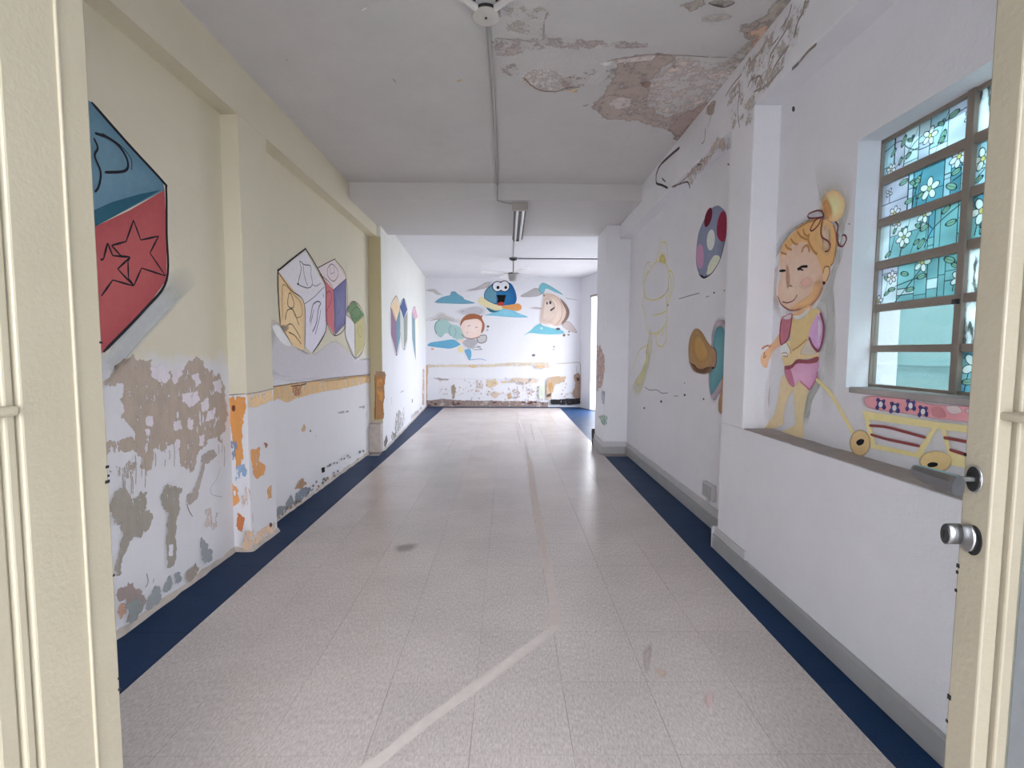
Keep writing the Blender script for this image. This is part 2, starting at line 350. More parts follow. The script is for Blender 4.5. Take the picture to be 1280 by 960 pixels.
('P',[(665,2487),(686,2592),(770,2634),(940,2552),(1175,2396),(1026,2437),(813,2520),(751,2404)],(0.196,0.505,0.585),'s',0.95,None,0),
('P',[(1161,1754),(1309,1829),(1483,1597),(1290,1649)],(0.702,0.596,0.574),'s',0.8,None,0),
('P',[(457,2109),(605,2130),(732,2110),(711,2078)],(0.749,0.599,0.599),'s',0.5,None,0),
('P',[(1239,2334),(1495,2283),(1282,2302)],(0.691,0.673,0.603),'s',0.5,None,0),
('P',[(354,1527),(502,1645),(587,1730),(693,1783),(757,1741),(949,1689),(1120,1659),(1210,1585),(993,1552),(695,1561),(482,1581)],(0.195,0.494,0.589),'s',1,(0.26,0.57,0.65),0)],
'sky_planet':[
('P',[(-444,2114),(-264,2052),(-158,2042),(-328,2009),(-402,2051)],(0.042,0.151,0.178),'s',1.0,None,0),
('P',[(-497,2334),(-476,2459),(-371,2565),(-244,2649),(30,2640),(136,2526),(190,2359),(180,2233),(96,2148),(-95,2105),(-286,2188),(-455,2271)],(0.018,0.105,0.292),'s',1,(0.039,0.2,0.402),0),
('P',[(-493,2334),(-472,2459),(-371,2554),(-244,2607),(-233,2398),(-243,2199),(-370,2230),(-455,2282)],(0.182,0.398,0.492),'s',0.75,None,0),
('P',[(-624,2249),(-603,2312),(-540,2344),(-476,2292),(-328,2198),(-116,2147),(-116,2080),(-264,2062),(-455,2124),(-582,2187)],(0.729,0.644,0.389),'s',1.0,None,0),
('P',[(-116,2147),(96,2180),(223,2202),(297,2150),(287,2076),(202,2044),(96,2064),(-73,2091)],(0.679,0.322,0.117),'s',1.0,None,0),
('P',[(-98,2556),(-120,2489),(-177,2448),(-247,2448),(-305,2488),(-327,2554),(-305,2621),(-248,2662),(-178,2663),(-120,2622)],(0.013,0.013,0.02),'s',1.0,None,0),
('P',[(49,2563),(28,2492),(-29,2447),(-99,2447),(-157,2490),(-179,2562),(-157,2633),(-100,2677),(-30,2678),(27,2634)],(0.013,0.013,0.02),'s',1.0,None,0),
('P',[(-115,2556),(-134,2499),(-182,2464),(-242,2463),(-291,2498),(-310,2554),(-291,2611),(-243,2646),(-183,2647),(-134,2612)],(0.779,0.779,0.819),'s',1.0,None,0),
('P',[(33,2563),(14,2501),(-34,2463),(-94,2463),(-143,2500),(-162,2562),(-143,2623),(-95,2661),(-35,2662),(14,2624)],(0.779,0.779,0.819),'s',1.0,None,0),
('P',[(-170,2534),(-176,2514),(-192,2501),(-212,2500),(-227,2513),(-234,2534),(-228,2555),(-212,2568),(-192,2568),(-176,2555)],(0.012,0.012,0.013),'s',1.0,None,0),
('P',[(-7,2535),(-13,2516),(-28,2504),(-46,2503),(-61,2515),(-67,2535),(-61,2555),(-46,2567),(-28,2567),(-13,2555)],(0.012,0.012,0.013),'s',1.0,None,0),
('P',[(-233,2377),(-32,2378),(-63,2252),(-95,2164),(-222,2184),(-205,2294)],(0.012,0.012,0.012),'h',1.0,None,0),
('P',[(-218,2199),(-137,2235),(-74,2215),(-99,2160),(-201,2159)],(0.44,0.056,0.043),'s',1.0,None,0)],
'sky_baby':[
('P',[(-1540,1676),(-1514,1782),(-1429,1856),(-1302,1857),(-1197,1762),(-1048,1721),(-943,1595),(-922,1468),(-1049,1421),(-1198,1509),(-1303,1572),(-1410,1476),(-1505,1550)],(0.38,0.553,0.532),'s',1,(0.541,0.665,0.63),0),
('S',[(-1198,1509),(-1239,1635),(-1197,1741)],(0.208,0.351,0.371),15.6,1.0),
('S',[(-1505,1550),(-1540,1676),(-1514,1782),(-1429,1854)],(0.129,0.241,0.257),18.2,1.0),
('S',[(-1155,1467),(-1091,1573),(-1112,1678)],(0.246,0.401,0.424),15.6,1.0),
('P',[(-1028,1446),(-879,1405),(-922,1341),(-1028,1383)],(0.785,0.631,0.548),'s',1.0,None,0),
('P',[(-900,1426),(-752,1458),(-624,1406),(-667,1321),(-794,1246),(-943,1341)],(0.443,0.434,0.453),'s',1.0,None,0),
('P',[(-667,1512),(-475,1530),(-441,1470),(-475,1385),(-603,1370)],(0.562,0.54,0.53),'s',1.0,None,0),
('S',[(-667,1512),(-475,1530),(-441,1470),(-475,1385),(-603,1370),(-667,1512)],(0.191,0.18,0.191),18.2,1.0),
('P',[(-497,1703),(-543,1563),(-665,1477),(-816,1476),(-938,1561),(-985,1700),(-938,1839),(-816,1926),(-665,1926),(-543,1841)],(0.815,0.639,0.571),'s',1.0,(0.867,0.709,0.643),0),
('P',[(-995,1721),(-985,1827),(-900,1933),(-751,1982),(-603,1955),(-571,1934),(-529,1956),(-539,1882),(-486,1766),(-497,1639),(-560,1576),(-535,1766),(-624,1867),(-794,1859),(-921,1827)],(0.367,0.138,0.07),'s',1,(0.275,0.088,0.043),0),
('S',[(-847,1711),(-783,1739)],(0.291,0.165,0.14),15.6,1.0),
('S',[(-688,1681),(-628,1702)],(0.291,0.165,0.14),15.6,1.0),
('S',[(-858,1574),(-836,1585)],(0.473,0.172,0.172),20.8,1.0),
('S',[(-981,1552),(-900,1479),(-752,1452),(-582,1501)],(0.291,0.165,0.128),18.2,1.0),
('P',[(-1050,1234),(-996,1309),(-943,1235),(-954,1160),(-1029,1170)],(0.771,0.671,0.358),'s',1.0,None,0),
('P',[(-911,1203),(-794,1235),(-763,1129),(-784,1023),(-816,1001),(-858,1086)],(0.154,0.387,0.568),'s',1.0,None,0),
('S',[(-752,1235),(-667,1278),(-539,1226),(-731,1225)],(0.229,0.229,0.262),13.0,1.0),
('S',[(-645,1300),(-560,1279)],(0.16,0.16,0.187),18.2,1.0),
('S',[(-816,1001),(-581,1024),(-453,992)],(0.211,0.354,0.569),13.0,1.0),
('P',[(-382,1714),(-388,1699),(-403,1690),(-421,1690),(-436,1699),(-442,1714),(-436,1729),(-421,1738),(-403,1738),(-388,1729)],(0.19,0.176,0.162),'s',1.0,None,0),
('P',[(-401,1640),(-405,1627),(-416,1620),(-429,1620),(-440,1627),(-444,1640),(-440,1652),(-429,1660),(-416,1660),(-405,1652)],(0.46,0.413,0.391),'s',1.0,None,0),
('P',[(-1558,1232),(-1564,1219),(-1581,1211),(-1602,1211),(-1619,1219),(-1626,1231),(-1619,1244),(-1602,1251),(-1581,1252),(-1564,1244)],(0.712,0.373,0.275),'s',1.0,None,0),
('P',[(600,1110),(595,1095),(580,1086),(562,1086),(546,1095),(541,1110),(546,1125),(561,1134),(580,1134),(595,1125)],(0.229,0.229,0.262),'s',1.0,None,0)],
'sky_moon':[
('P',[(762,2394),(899,2415),(1069,2343),(1241,2197),(1317,2029),(1266,1860),(1140,1760),(1012,1732),(906,1784),(714,1804),(712,2047),(752,2236)],(0.662,0.497,0.411),'s',1,(0.774,0.65,0.56),0),
('P',[(1112,2312),(1241,2197),(1317,2029),(1266,1860),(1140,1760),(1223,1902),(1243,2071)],(0.258,0.188,0.166),'s',0.8,None,0),
('P',[(768,2341),(900,2363),(1029,2196),(1010,1985),(905,1795),(714,1809),(716,2047)],(0.794,0.692,0.621),'s',0.6,None,0),
('S',[(910,2405),(1070,2312),(1157,2134),(1138,1902),(1034,1753)],(0.537,0.366,0.288),16,1.0),
('S',[(762,2394),(783,2352)],(0.152,0.106,0.087),30,1.0),
('P',[(857,2210),(853,2191),(844,2180),(832,2179),(822,2191),(818,2209),(822,2228),(831,2239),(843,2239),(853,2228)],(0.038,0.033,0.038),'s',1.0,None,0),
('P',[(933,2225),(928,2203),(916,2189),(900,2189),(887,2202),(882,2224),(887,2247),(899,2261),(915,2261),(928,2247)],(0.026,0.022,0.026),'s',1.0,None,0),
('P',[(903,2065),(936,2099),(1012,2137),(983,2090),(924,2044)],(0.044,0.028,0.033),'s',1.0,None,0),
('P',[(1124,1669),(1115,1654),(1092,1645),(1063,1645),(1039,1654),(1030,1669),(1039,1684),(1062,1693),(1091,1693),(1115,1684)],(0.085,0.104,0.114),'s',1.0,None,0),
('P',[(755,1682),(750,1667),(735,1658),(717,1658),(702,1667),(696,1682),(701,1697),(716,1706),(735,1706),(750,1697)],(0.441,0.714,0.683),'s',1.0,None,0),
('P',[(1236,1538),(1231,1521),(1216,1510),(1198,1510),(1183,1521),(1177,1538),(1182,1556),(1197,1566),(1215,1567),(1230,1556)],(0.189,0.175,0.137),'s',1.0,None,0),
('P',[(1333,1613),(1330,1603),(1319,1597),(1306,1597),(1295,1603),(1291,1613),(1295,1623),(1305,1629),(1319,1629),(1329,1623)],(0.262,0.229,0.17),'s',1.0,None,0),
('P',[(1328,1547),(1323,1536),(1310,1529),(1295,1529),(1282,1536),(1277,1547),(1282,1558),(1294,1565),(1310,1565),(1323,1559)],(0.305,0.269,0.204),'s',1.0,None,0),
('P',[(590,1110),(584,1095),(569,1086),(551,1086),(536,1095),(530,1110),(536,1125),(550,1134),(569,1134),(584,1125)],(0.194,0.2,0.24),'s',1.0,None,0),
('P',[(1022,1291),(1017,1281),(1004,1275),(988,1275),(975,1281),(970,1291),(975,1301),(988,1307),(1004,1307),(1017,1301)],(0.27,0.277,0.314),'s',1.0,None,0),
('P',[(1003,1233),(1000,1226),(991,1221),(981,1221),(972,1226),(969,1233),(972,1241),(980,1246),(991,1246),(1000,1241)],(0.27,0.277,0.314),'s',1.0,None,0)],
'ball':[
('P',[(3249,2160),(3172,2122),(3105,2064),(3093,1949),(3119,1879),(3176,1788),(3294,1723),(3426,1710),(3518,1752),(3582,1865),(3558,2034),(3474,2112),(3360,2163)],(0.264,0.293,0.416),'s',1,(0.311,0.343,0.477),0),
('P',[(3327,2099),(3358,2070),(3400,2059),(3435,2072),(3451,2103),(3440,2141),(3408,2170),(3366,2179),(3332,2166),(3318,2135)],(0.189,0.021,0.04),'s',1.0,None,0),
('P',[(3164,2099),(3104,2054),(3093,1949),(3114,1897),(3186,1917),(3238,1978),(3226,2060)],(0.311,0.038,0.076),'s',1.0,None,0),
('P',[(3263,1936),(3279,1899),(3313,1882),(3354,1892),(3385,1925),(3394,1970),(3378,2007),(3342,2023),(3301,2012),(3271,1978)],(0.787,0.805,0.769),'s',1.0,None,0),
('P',[(3438,1863),(3446,1814),(3478,1787),(3521,1795),(3559,1834),(3577,1890),(3567,1941),(3534,1967),(3491,1957),(3454,1918)],(0.625,0.346,0.535),'s',1.0,None,0),
('P',[(3348,1794),(3270,1833),(3193,1818),(3181,1783),(3294,1726),(3376,1727),(3368,1756)],(0.785,0.803,0.666),'s',1.0,None,0),
('S',[(3518,1752),(3426,1710),(3294,1723),(3176,1788),(3119,1879),(3093,1949)],(0.055,0.05,0.069),8,1.0),
('S',[(3480,1737),(3419,1711),(3375,1716)],(0.021,0.021,0.026),14,1.0)],
'line_figure':[
('S',[(4550,2029),(4482,2108),(4401,2167),(4317,2162),(4247,2116),(4227,2038),(4261,1958)],(0.92,0.844,0.378),13,0.8),
('S',[(4446,2019),(4421,2068),(4351,2072),(4292,2017),(4302,1970)],(0.92,0.844,0.378),13,0.8),
('S',[(4704,1991),(4580,2026),(4432,2021),(4261,1958),(4189,1886),(4180,1773),(4214,1709),(4404,1678),(4615,1682),(4851,1732),(4918,1826),(4885,1932),(4704,1991)],(0.92,0.844,0.378),13,0.8),
('S',[(4722,2013),(4776,2071),(4895,2053),(4977,1966),(4947,1830),(4905,1754)],(0.92,0.844,0.378),13,0.8),
('S',[(4769,1982),(4853,1966),(4891,1882)],(0.92,0.844,0.378),13,0.8),
('S',[(4202,1879),(4125,1875),(4059,1814),(4064,1732),(4132,1648),(4191,1576)],(0.92,0.844,0.378),13,0.8),
('S',[(4161,1856),(4106,1796),(4125,1723),(4184,1653)],(0.92,0.844,0.378),13,0.8),
('S',[(4905,1754),(4990,1681),(4913,1623),(4849,1497)],(0.92,0.844,0.378),13,0.8),
('S',[(4603,1537),(4392,1532),(4214,1544)],(0.92,0.844,0.378),13,0.8),
('S',[(4225,1675),(4201,1543),(4199,1316),(4245,1256),(4326,1234),(4428,1249),(4493,1316),(4422,1360)],(0.92,0.844,0.378),13,0.8),
('S',[(4220,1448),(4270,1407),(4408,1368),(4589,1362),(4737,1382),(4866,1488)],(0.92,0.844,0.378),13,0.8),
('S',[(4719,1366),(4710,1253),(4785,1135),(4899,1021),(5038,889),(5253,821)],(0.92,0.844,0.378),13,0.8),
('S',[(4626,1349),(4626,1233),(4728,1066),(4853,900),(5027,762),(5231,811)],(0.92,0.844,0.378),13,0.8),
('S',[(4760,1254),(4989,1216),(5137,1142),(5240,1009),(5199,923)],(0.92,0.844,0.378),13,0.8),
('S',[(4406,1341),(4338,1384),(4305,1328)],(0.92,0.844,0.378),13,0.8),
('P',[(4445,2014),(4420,2059),(4350,2063),(4298,2018),(4305,1971)],(0.883,0.738,0.245),'s',0.7,None,0),
('P',[(4711,1351),(4727,1175),(5004,943),(5253,821),(5027,762),(4820,922),(4644,1175)],(0.771,0.736,0.367),'s',0.5,None,0),
('P',[(4214,1709),(4404,1676),(4292,1683),(4165,1737)],(0.825,0.736,0.272),'s',0.8,None,0),
('S',[(4812,831),(4641,814),(4423,832),(4278,816),(4118,832)],(0.337,0.295,0.295),7,0.8),
('S',[(3967,818),(3863,828)],(0.337,0.295,0.295),7,0.8),
('S',[(3914,1615),(3699,1615),(3489,1612)],(0.337,0.295,0.295),7,0.8),
('S',[(3381,1570),(3322,1571)],(0.337,0.295,0.295),7,0.8),
('P',[(3231,1583),(3233,1579),(3239,1577),(3247,1578),(3253,1581),(3256,1586),(3254,1590),(3248,1591),(3240,1590),(3234,1587)],(0.126,0.103,0.103),'s',1.0,None,0),
('P',[(3082,1578),(3083,1575),(3087,1574),(3092,1574),(3097,1577),(3099,1580),(3097,1583),(3093,1584),(3088,1583),(3083,1581)],(0.126,0.103,0.103),'s',1.0,None,0),
('P',[(4155,1588),(4158,1585),(4166,1583),(4175,1584),(4183,1587),(4187,1591),(4184,1595),(4176,1597),(4167,1596),(4159,1593)],(0.126,0.103,0.103),'s',1.0,None,0),
('P',[(4258,742),(4263,734),(4276,728),(4293,727),(4308,729),(4314,736),(4309,743),(4295,749),(4278,751),(4264,748)],(0.126,0.103,0.103),'s',1.0,None,0),
('P',[(3701,851),(3704,844),(3715,840),(3728,838),(3738,841),(3743,847),(3739,853),(3729,858),(3716,859),(3705,856)],(0.126,0.103,0.103),'s',1.0,None,0),
('P',[(4784,621),(4789,614),(4803,609),(4820,606),(4835,609),(4840,614),(4836,621),(4822,626),(4804,628),(4790,626)],(0.126,0.103,0.103),'s',1.0,None,0),
('P',[(3346,854),(3348,850),(3354,846),(3363,846),(3370,848),(3373,852),(3371,856),(3364,860),(3356,860),(3348,858)],(0.126,0.103,0.103),'s',1.0,None,0),
('P',[(3719,943),(3721,940),(3726,938),(3732,937),(3738,939),(3740,942),(3738,945),(3733,947),(3726,948),(3721,946)],(0.126,0.103,0.103),'s',1.0,None,0)],
'teat':[
('P',[(3264,1233),(3262,1308),(3205,1386),(3131,1400),(3065,1383),(3009,1280),(2992,1060),(3054,954),(3122,903),(3187,855),(3253,884),(3291,1020)],(0.55,0.442,0.508),'s',0.9,None,0),
('P',[(3243,1226),(3223,1320),(3157,1353),(3083,1336),(3027,1249),(3021,1084),(3114,989),(3200,916),(3250,902),(3273,1034)],(0.133,0.325,0.38),'s',1,(0.212,0.479,0.52),0),
('P',[(3676,1185),(3668,1269),(3599,1343),(3515,1357),(3422,1324),(3323,1255),(3239,1216),(3199,1202),(3180,1159),(3186,1099),(3235,1069),(3274,1048),(3390,1029),(3556,1044),(3649,1109)],(0.379,0.228,0.132),'s',1,(0.581,0.383,0.19),0),
('P',[(3630,1238),(3587,1316),(3513,1332),(3438,1300),(3355,1241),(3285,1192),(3280,1130),(3394,1071),(3542,1104)],(0.761,0.472,0.176),'s',0.6,(0.741,0.552,0.349),0),
('P',[(3639,1109),(3559,1077),(3393,1061),(3245,1087),(3274,1048),(3390,1029),(3556,1044)],(0.207,0.111,0.09),'s',0.7,None,0),
('S',[(3231,1216),(3190,1192),(3174,1145),(3190,1088),(3235,1071)],(0.063,0.038,0.044),7,1.0),
('S',[(3246,1206),(3212,1172),(3208,1118),(3237,1087)],(0.678,0.341,0.341),6,1.0),
('P',[(3206,1078),(3210,1074),(3221,1072),(3234,1071),(3246,1073),(3250,1076),(3246,1080),(3235,1083),(3222,1083),(3210,1081)],(0.02,0.02,0.026),'s',1.0,None,0),
('P',[(3081,1030),(3057,993),(3063,798),(3114,791),(3126,856),(3098,925)],(0.526,0.319,0.162),'s',0.8,None,0)],
'girl':[
('P',[(2216,1928),(2056,1881),(2005,1791),(2034,1702),(2035,1590),(2067,1520),(2078,1420),(2048,1263),(2052,1070),(2110,1046),(2131,1333),(2186,1384),(2088,1549),(2070,1692)],(0.582,0.582,0.539),'s',0.5,None,0),
('P',[(2307,1819),(2208,1826),(2206,1788),(2364,1792),(2488,1748),(2524,1686),(2554,1700),(2503,1766),(2402,1809)],(0.53,0.516,0.502),'s',0.5,None,0),
('P',[(2602,1574),(2536,1658),(2508,1653),(2516,1484),(2475,1387),(2595,1477)],(0.751,0.607,0.549),'s',0.5,None,0),
('P',[(2017,1795),(2029,1755),(2070,1738),(2125,1753),(2174,1795),(2196,1849),(2182,1891),(2137,1905),(2081,1887),(2036,1845)],(0.779,0.694,0.529),'s',0.55,None,0),
('P',[(2031,1796),(2042,1762),(2075,1747),(2121,1759),(2161,1795),(2179,1840),(2167,1877),(2131,1889),(2085,1874),(2047,1839)],(0.919,0.626,0.33),'s',1.0,(0.92,0.908,0.503),0),
('P',[(2180,1857),(2150,1867),(2106,1796),(2123,1762),(2153,1777)],(0.746,0.379,0.16),'s',0.7,None,0),
('P',[(2503,1675),(2486,1724),(2449,1754),(2363,1784),(2294,1798),(2206,1788),(2143,1768),(2096,1730),(2074,1680),(2074,1623),(2085,1574),(2107,1553),(2137,1558),(2156,1541),(2191,1594),(2216,1646),(2263,1690),(2322,1710),(2383,1717),(2431,1690),(2464,1690)],(0.865,0.54,0.244),'s',1,(0.92,0.645,0.301),0),
('P',[(2171,1743),(2131,1739),(2113,1696),(2123,1627),(2165,1655)],(0.814,0.678,0.529),'s',0.7,None,0),
('P',[(2497,1681),(2432,1698),(2322,1714),(2240,1671),(2192,1608),(2162,1556),(2144,1506),(2151,1467),(2189,1418),(2230,1395),(2310,1384),(2396,1395),(2471,1433),(2509,1483),(2506,1529),(2486,1572),(2492,1619)],(0.883,0.628,0.472),'s',1,(0.92,0.704,0.565),0),
('P',[(2196,1514),(2146,1506),(2151,1467),(2189,1418),(2230,1395),(2310,1384),(2396,1395),(2325,1425),(2235,1458)],(0.92,0.594,0.288),'s',0.7,None,0),
('P',[(2219,1507),(2228,1492),(2254,1486),(2288,1490),(2317,1504),(2329,1523),(2320,1538),(2292,1544),(2258,1539),(2230,1525)],(0.92,0.598,0.54),'s',0.5,None,0),
('P',[(2437,1632),(2415,1606),(2399,1529),(2420,1510),(2436,1550)],(0.666,0.391,0.266),'s',0.7,None,0),
('P',[(2153,1528),(2140,1564),(2113,1560),(2104,1533),(2120,1493),(2142,1488)],(0.92,0.63,0.376),'s',1.0,None,0),
('S',[(2152,1534),(2140,1561),(2114,1559),(2105,1532),(2123,1497)],(0.411,0.187,0.098),6.0,1.0),
('S',[(2097,1736),(2074,1680),(2074,1623),(2085,1574),(2103,1562)],(0.486,0.245,0.103),7.5,1.0),
('S',[(2506,1479),(2464,1428),(2383,1393),(2304,1393)],(0.343,0.132,0.098),7.5,1.0),
('S',[(2233,1401),(2179,1431),(2151,1473)],(0.346,0.154,0.095),7.5,1.0),
('S',[(2459,1443),(2412,1433),(2362,1440),(2333,1464)],(0.211,0.07,0.062),6.0,1.0),
('S',[(2424,1512),(2399,1517),(2377,1507)],(0.298,0.13,0.087),6.0,1.0),
('S',[(2498,1605),(2440,1597)],(0.02,0.02,0.025),15.0,1.0),
('S',[(2339,1584),(2307,1593),(2261,1586)],(0.041,0.027,0.03),12.0,1.0),
('S',[(2331,1590),(2293,1573)],(0.041,0.027,0.03),9.0,1.0),
('P',[(2311,1584),(2314,1580),(2322,1579),(2331,1580),(2339,1584),(2343,1589),(2340,1593),(2332,1594),(2323,1592),(2315,1588)],(0.02,0.02,0.025),'s',1.0,None,0),
('S',[(2313,1662),(2297,1684),(2268,1683),(2251,1650)],(0.569,0.301,0.138),12.0,1.0),
('S',[(2261,1738),(2264,1704),(2228,1655),(2194,1628)],(0.566,0.289,0.107),12.0,1.0),
('S',[(2356,1772),(2324,1739),(2270,1711)],(0.532,0.266,0.1),10.5,1.0),
('S',[(2309,1771),(2295,1743),(2266,1725)],(0.532,0.266,0.1),10.5,1.0),
('S',[(2407,1748),(2377,1719),(2343,1707)],(0.532,0.266,0.1),10.5,1.0),
('S',[(2454,1732),(2433,1709),(2393,1690)],(0.532,0.266,0.1),10.5,1.0),
('S',[(2491,1699),(2468,1689),(2437,1678)],(0.532,0.266,0.1),10.5,1.0),
('S',[(2363,1784),(2282,1793),(2216,1788)],(0.532,0.266,0.1),10.5,1.0),
('S',[(2279,1822),(2263,1831),(2208,1827),(2176,1813),(2164,1790),(2206,1795),(2261,1808),(2279,1822)],(0.19,0.048,0.052),7.5,1.0),
('S',[(2180,1788),(2216,1788),(2252,1756),(2234,1745),(2193,1762),(2176,1787)],(0.19,0.048,0.052),7.5,1.0),
('S',[(2164,1790),(2176,1737),(2168,1702),(2126,1673),(2107,1649),(2118,1629),(2143,1631)],(0.19,0.048,0.052),7.5,1.0),
('S',[(2083,1745),(2063,1721),(2069,1685),(2057,1645),(2029,1629),(2008,1652),(2019,1673),(2037,1674)],(0.19,0.048,0.052),7.5,1.0),
('P',[(2126,1491),(2128,1486),(2133,1484),(2140,1485),(2146,1489),(2149,1494),(2147,1498),(2141,1500),(2135,1499),(2129,1496)],(0.076,0.023,0.028),'s',1.0,None,0),
('P',[(1991,1711),(1992,1710),(1994,1709),(1996,1710),(1999,1711),(2000,1714),(1999,1715),(1997,1716),(1994,1715),(1992,1713)],(0.161,0.147,0.147),'s',1.0,None,0),
('P',[(2148,1084),(2120,1052),(2158,995),(2184,951),(2198,879),(2236,867),(2226,961),(2192,1020)],(0.533,0.547,0.505),'s',0.7,None,0),
('P',[(2375,1368),(2298,1387),(2225,1401),(2224,1380),(2296,1354),(2349,1351)],(0.865,0.527,0.301),'s',1.0,None,0),
('P',[(2467,1279),(2519,1241),(2575,1210),(2645,1169),(2648,1127),(2620,1103),(2582,1100),(2567,1137),(2516,1194),(2449,1224)],(0.916,0.594,0.372),'s',1,(0.92,0.666,0.427),0),
('S',[(2643,1202),(2613,1214),(2573,1222)],(0.561,0.248,0.135),9.0,1.0),
('S',[(2611,1186),(2619,1153),(2594,1165)],(0.561,0.248,0.135),6.0,1.0),
('P',[(2411,1072),(2331,1024),(2335,994),(2376,946),(2402,866),(2399,828),(2444,798),(2557,768),(2587,767),(2490,855),(2456,953),(2441,1032)],(0.873,0.715,0.453),'s',1.0,None,0),
('P',[(2325,1021),(2284,1045),(2214,1018),(2221,961),(2237,874),(2236,784),(2300,767),(2395,769),(2403,781),(2328,816),(2299,843),(2310,908)],(0.854,0.714,0.439),'s',1.0,None,0),
('P',[(2449,1224),(2369,1238),(2356,1190),(2241,1242),(2225,1245),(2156,1186),(2154,1159),(2213,1157),(2304,1144),(2350,1116),(2407,1110),(2438,1163)],(0.92,0.721,0.407),'s',1.0,None,0),
('P',[(2241,1235),(2219,1242),(2161,1186),(2203,1172),(2283,1179)],(0.869,0.796,0.711),'s',0.8,None,0),
('P',[(2362,1352),(2330,1343),(2272,1349),(2229,1381),(2176,1383),(2151,1361),(2203,1317),(2227,1270),(2241,1242),(2356,1190),(2369,1238),(2370,1297)],(0.844,0.657,0.33),'s',1,(0.913,0.734,0.382),0),
('P',[(2367,1367),(2319,1345),(2250,1362),(2228,1388),(2250,1385),(2296,1364),(2344,1362)],(0.92,0.92,0.904),'s',1.0,None,0),
('P',[(2459,1355),(2420,1371),(2363,1374),(2374,1305),(2392,1250),(2449,1224),(2467,1279)],(0.626,0.234,0.299),'s',1.0,None,0),
('P',[(2443,1358),(2407,1370),(2367,1371),(2374,1353),(2412,1348)],(0.92,0.824,0.842),'s',0.8,None,0),
('S',[(2363,1373),(2371,1312),(2392,1250),(2446,1223),(2464,1278),(2456,1351)],(0.314,0.094,0.116),9.0,1.0),
('P',[(2217,1290),(2183,1343),(2153,1361),(2125,1319),(2123,1253),(2146,1193),(2184,1207),(2220,1256)],(0.797,0.489,0.833),'s',1.0,None,0),
('P',[(2167,1342),(2146,1334),(2134,1273),(2149,1226),(2162,1267)],(0.92,0.829,0.92),'s',0.7,None,0),
('S',[(2151,1362),(2133,1329),(2122,1292),(2126,1239),(2149,1191),(2193,1215),(2222,1256)],(0.315,0.095,0.134),13.5,1.0),
('S',[(2350,1192),(2285,1218),(2239,1246)],(0.572,0.323,0.14),7.5,1.0),
('P',[(2455,1209),(2397,1231),(2367,1201),(2386,1169),(2428,1164)],(0.92,0.92,0.902),'s',1.0,None,0),
('S',[(2439,1178),(2400,1182),(2385,1163),(2425,1167)],(0.585,0.388,0.263),6.0,1.0),
('S',[(2397,1231),(2367,1201),(2355,1178)],(0.674,0.458,0.243),7.5,1.0),
('P',[(2407,1106),(2344,1108),(2297,1134),(2153,1142),(2149,1098),(2157,1063),(2197,1014),(2225,1024),(2285,1048),(2324,1017),(2363,1029),(2397,1065)],(0.802,0.416,0.636),'s',1,(0.92,0.538,0.739),0),
('P',[(2407,1106),(2360,1106),(2319,1019),(2363,1029),(2397,1065)],(0.739,0.28,0.408),'s',0.8,None,0),
('P',[(2408,1114),(2351,1123),(2304,1150),(2223,1150),(2152,1166),(2151,1142),(2211,1132),(2303,1130),(2343,1106),(2393,1098)],(0.362,0.108,0.137),'s',1.0,None,0),
('S',[(2149,1098),(2157,1063),(2197,1014),(2223,1023),(2273,1046)],(0.633,0.181,0.314),7.5,1.0),
('S',[(2157,1063),(2088,1028),(2027,981),(1949,901),(1898,845)],(0.92,0.78,0.389),16.5,1.0)],
'girl_arm':[
('P',[(1414,1106),(1456,1066),(1472,880),(1401,831),(1388,961)],(0.705,0.569,0.515),'s',0.4,None,0),
('P',[(1455,1282),(1424,1242),(1394,1210),(1357,1170),(1355,1130),(1370,1106),(1390,1102),(1398,1138),(1426,1194),(1465,1226)],(0.859,0.557,0.349),'s',1,(0.92,0.625,0.401),0),
('S',[(1358,1201),(1373,1214),(1395,1222)],(0.526,0.233,0.126),9.0,1.0),
('S',[(1374,1186),(1370,1154),(1383,1166)],(0.526,0.233,0.126),6.0,1.0),
('S',[(1455,1278),(1424,1242),(1394,1210)],(0.53,0.252,0.14),7.5,1.0),
('P',[(1488,1066),(1539,1010),(1537,977),(1511,929),(1494,848),(1496,807),(1468,782),(1404,770),(1387,774),(1441,847),(1461,945),(1470,1026)],(0.819,0.671,0.425),'s',1.0,None,0)],
'wagon':[
('P',[(1862,1001),(1837,1015),(1749,1020),(1661,1021),(1565,1014),(1473,1018),(1351,1020),(1348,971),(1431,973),(1532,968),(1657,970),(1783,966),(1844,974)],(0.92,0.425,0.475),'s',0.95,(0.912,0.495,0.536),0),
('P',[(1507,1011),(1467,1018),(1452,1001),(1485,991)],(0.92,0.811,0.811),'s',0.8,None,0),
('P',[(1440,1012),(1392,1018),(1385,1004),(1433,998)],(0.92,0.811,0.811),'s',0.8,None,0),
('P',[(1556,1002),(1521,1006),(1505,979),(1547,976)],(0.733,0.329,0.361),'s',0.8,None,0),
('P',[(1864,956),(1822,955),(1539,958),(1347,966),(1346,943),(1429,940),(1530,936),(1820,925),(1853,931)],(0.92,0.806,0.409),'h',1.0,None,0),
('P',[(1853,931),(1826,932),(1786,837),(1804,816)],(0.92,0.806,0.409),'h',1.0,None,0),
('P',[(1539,958),(1525,953),(1579,843),(1607,840)],(0.92,0.806,0.409),'h',1.0,None,0),
('P',[(1524,953),(1506,950),(1480,877),(1339,843),(1337,820),(1467,835),(1485,850)],(0.92,0.806,0.409),'h',1.0,None,0),
('P',[(1813,835),(1599,842),(1517,856),(1429,851),(1428,832),(1582,827),(1802,817)],(0.92,0.806,0.409),'h',1.0,None,0),
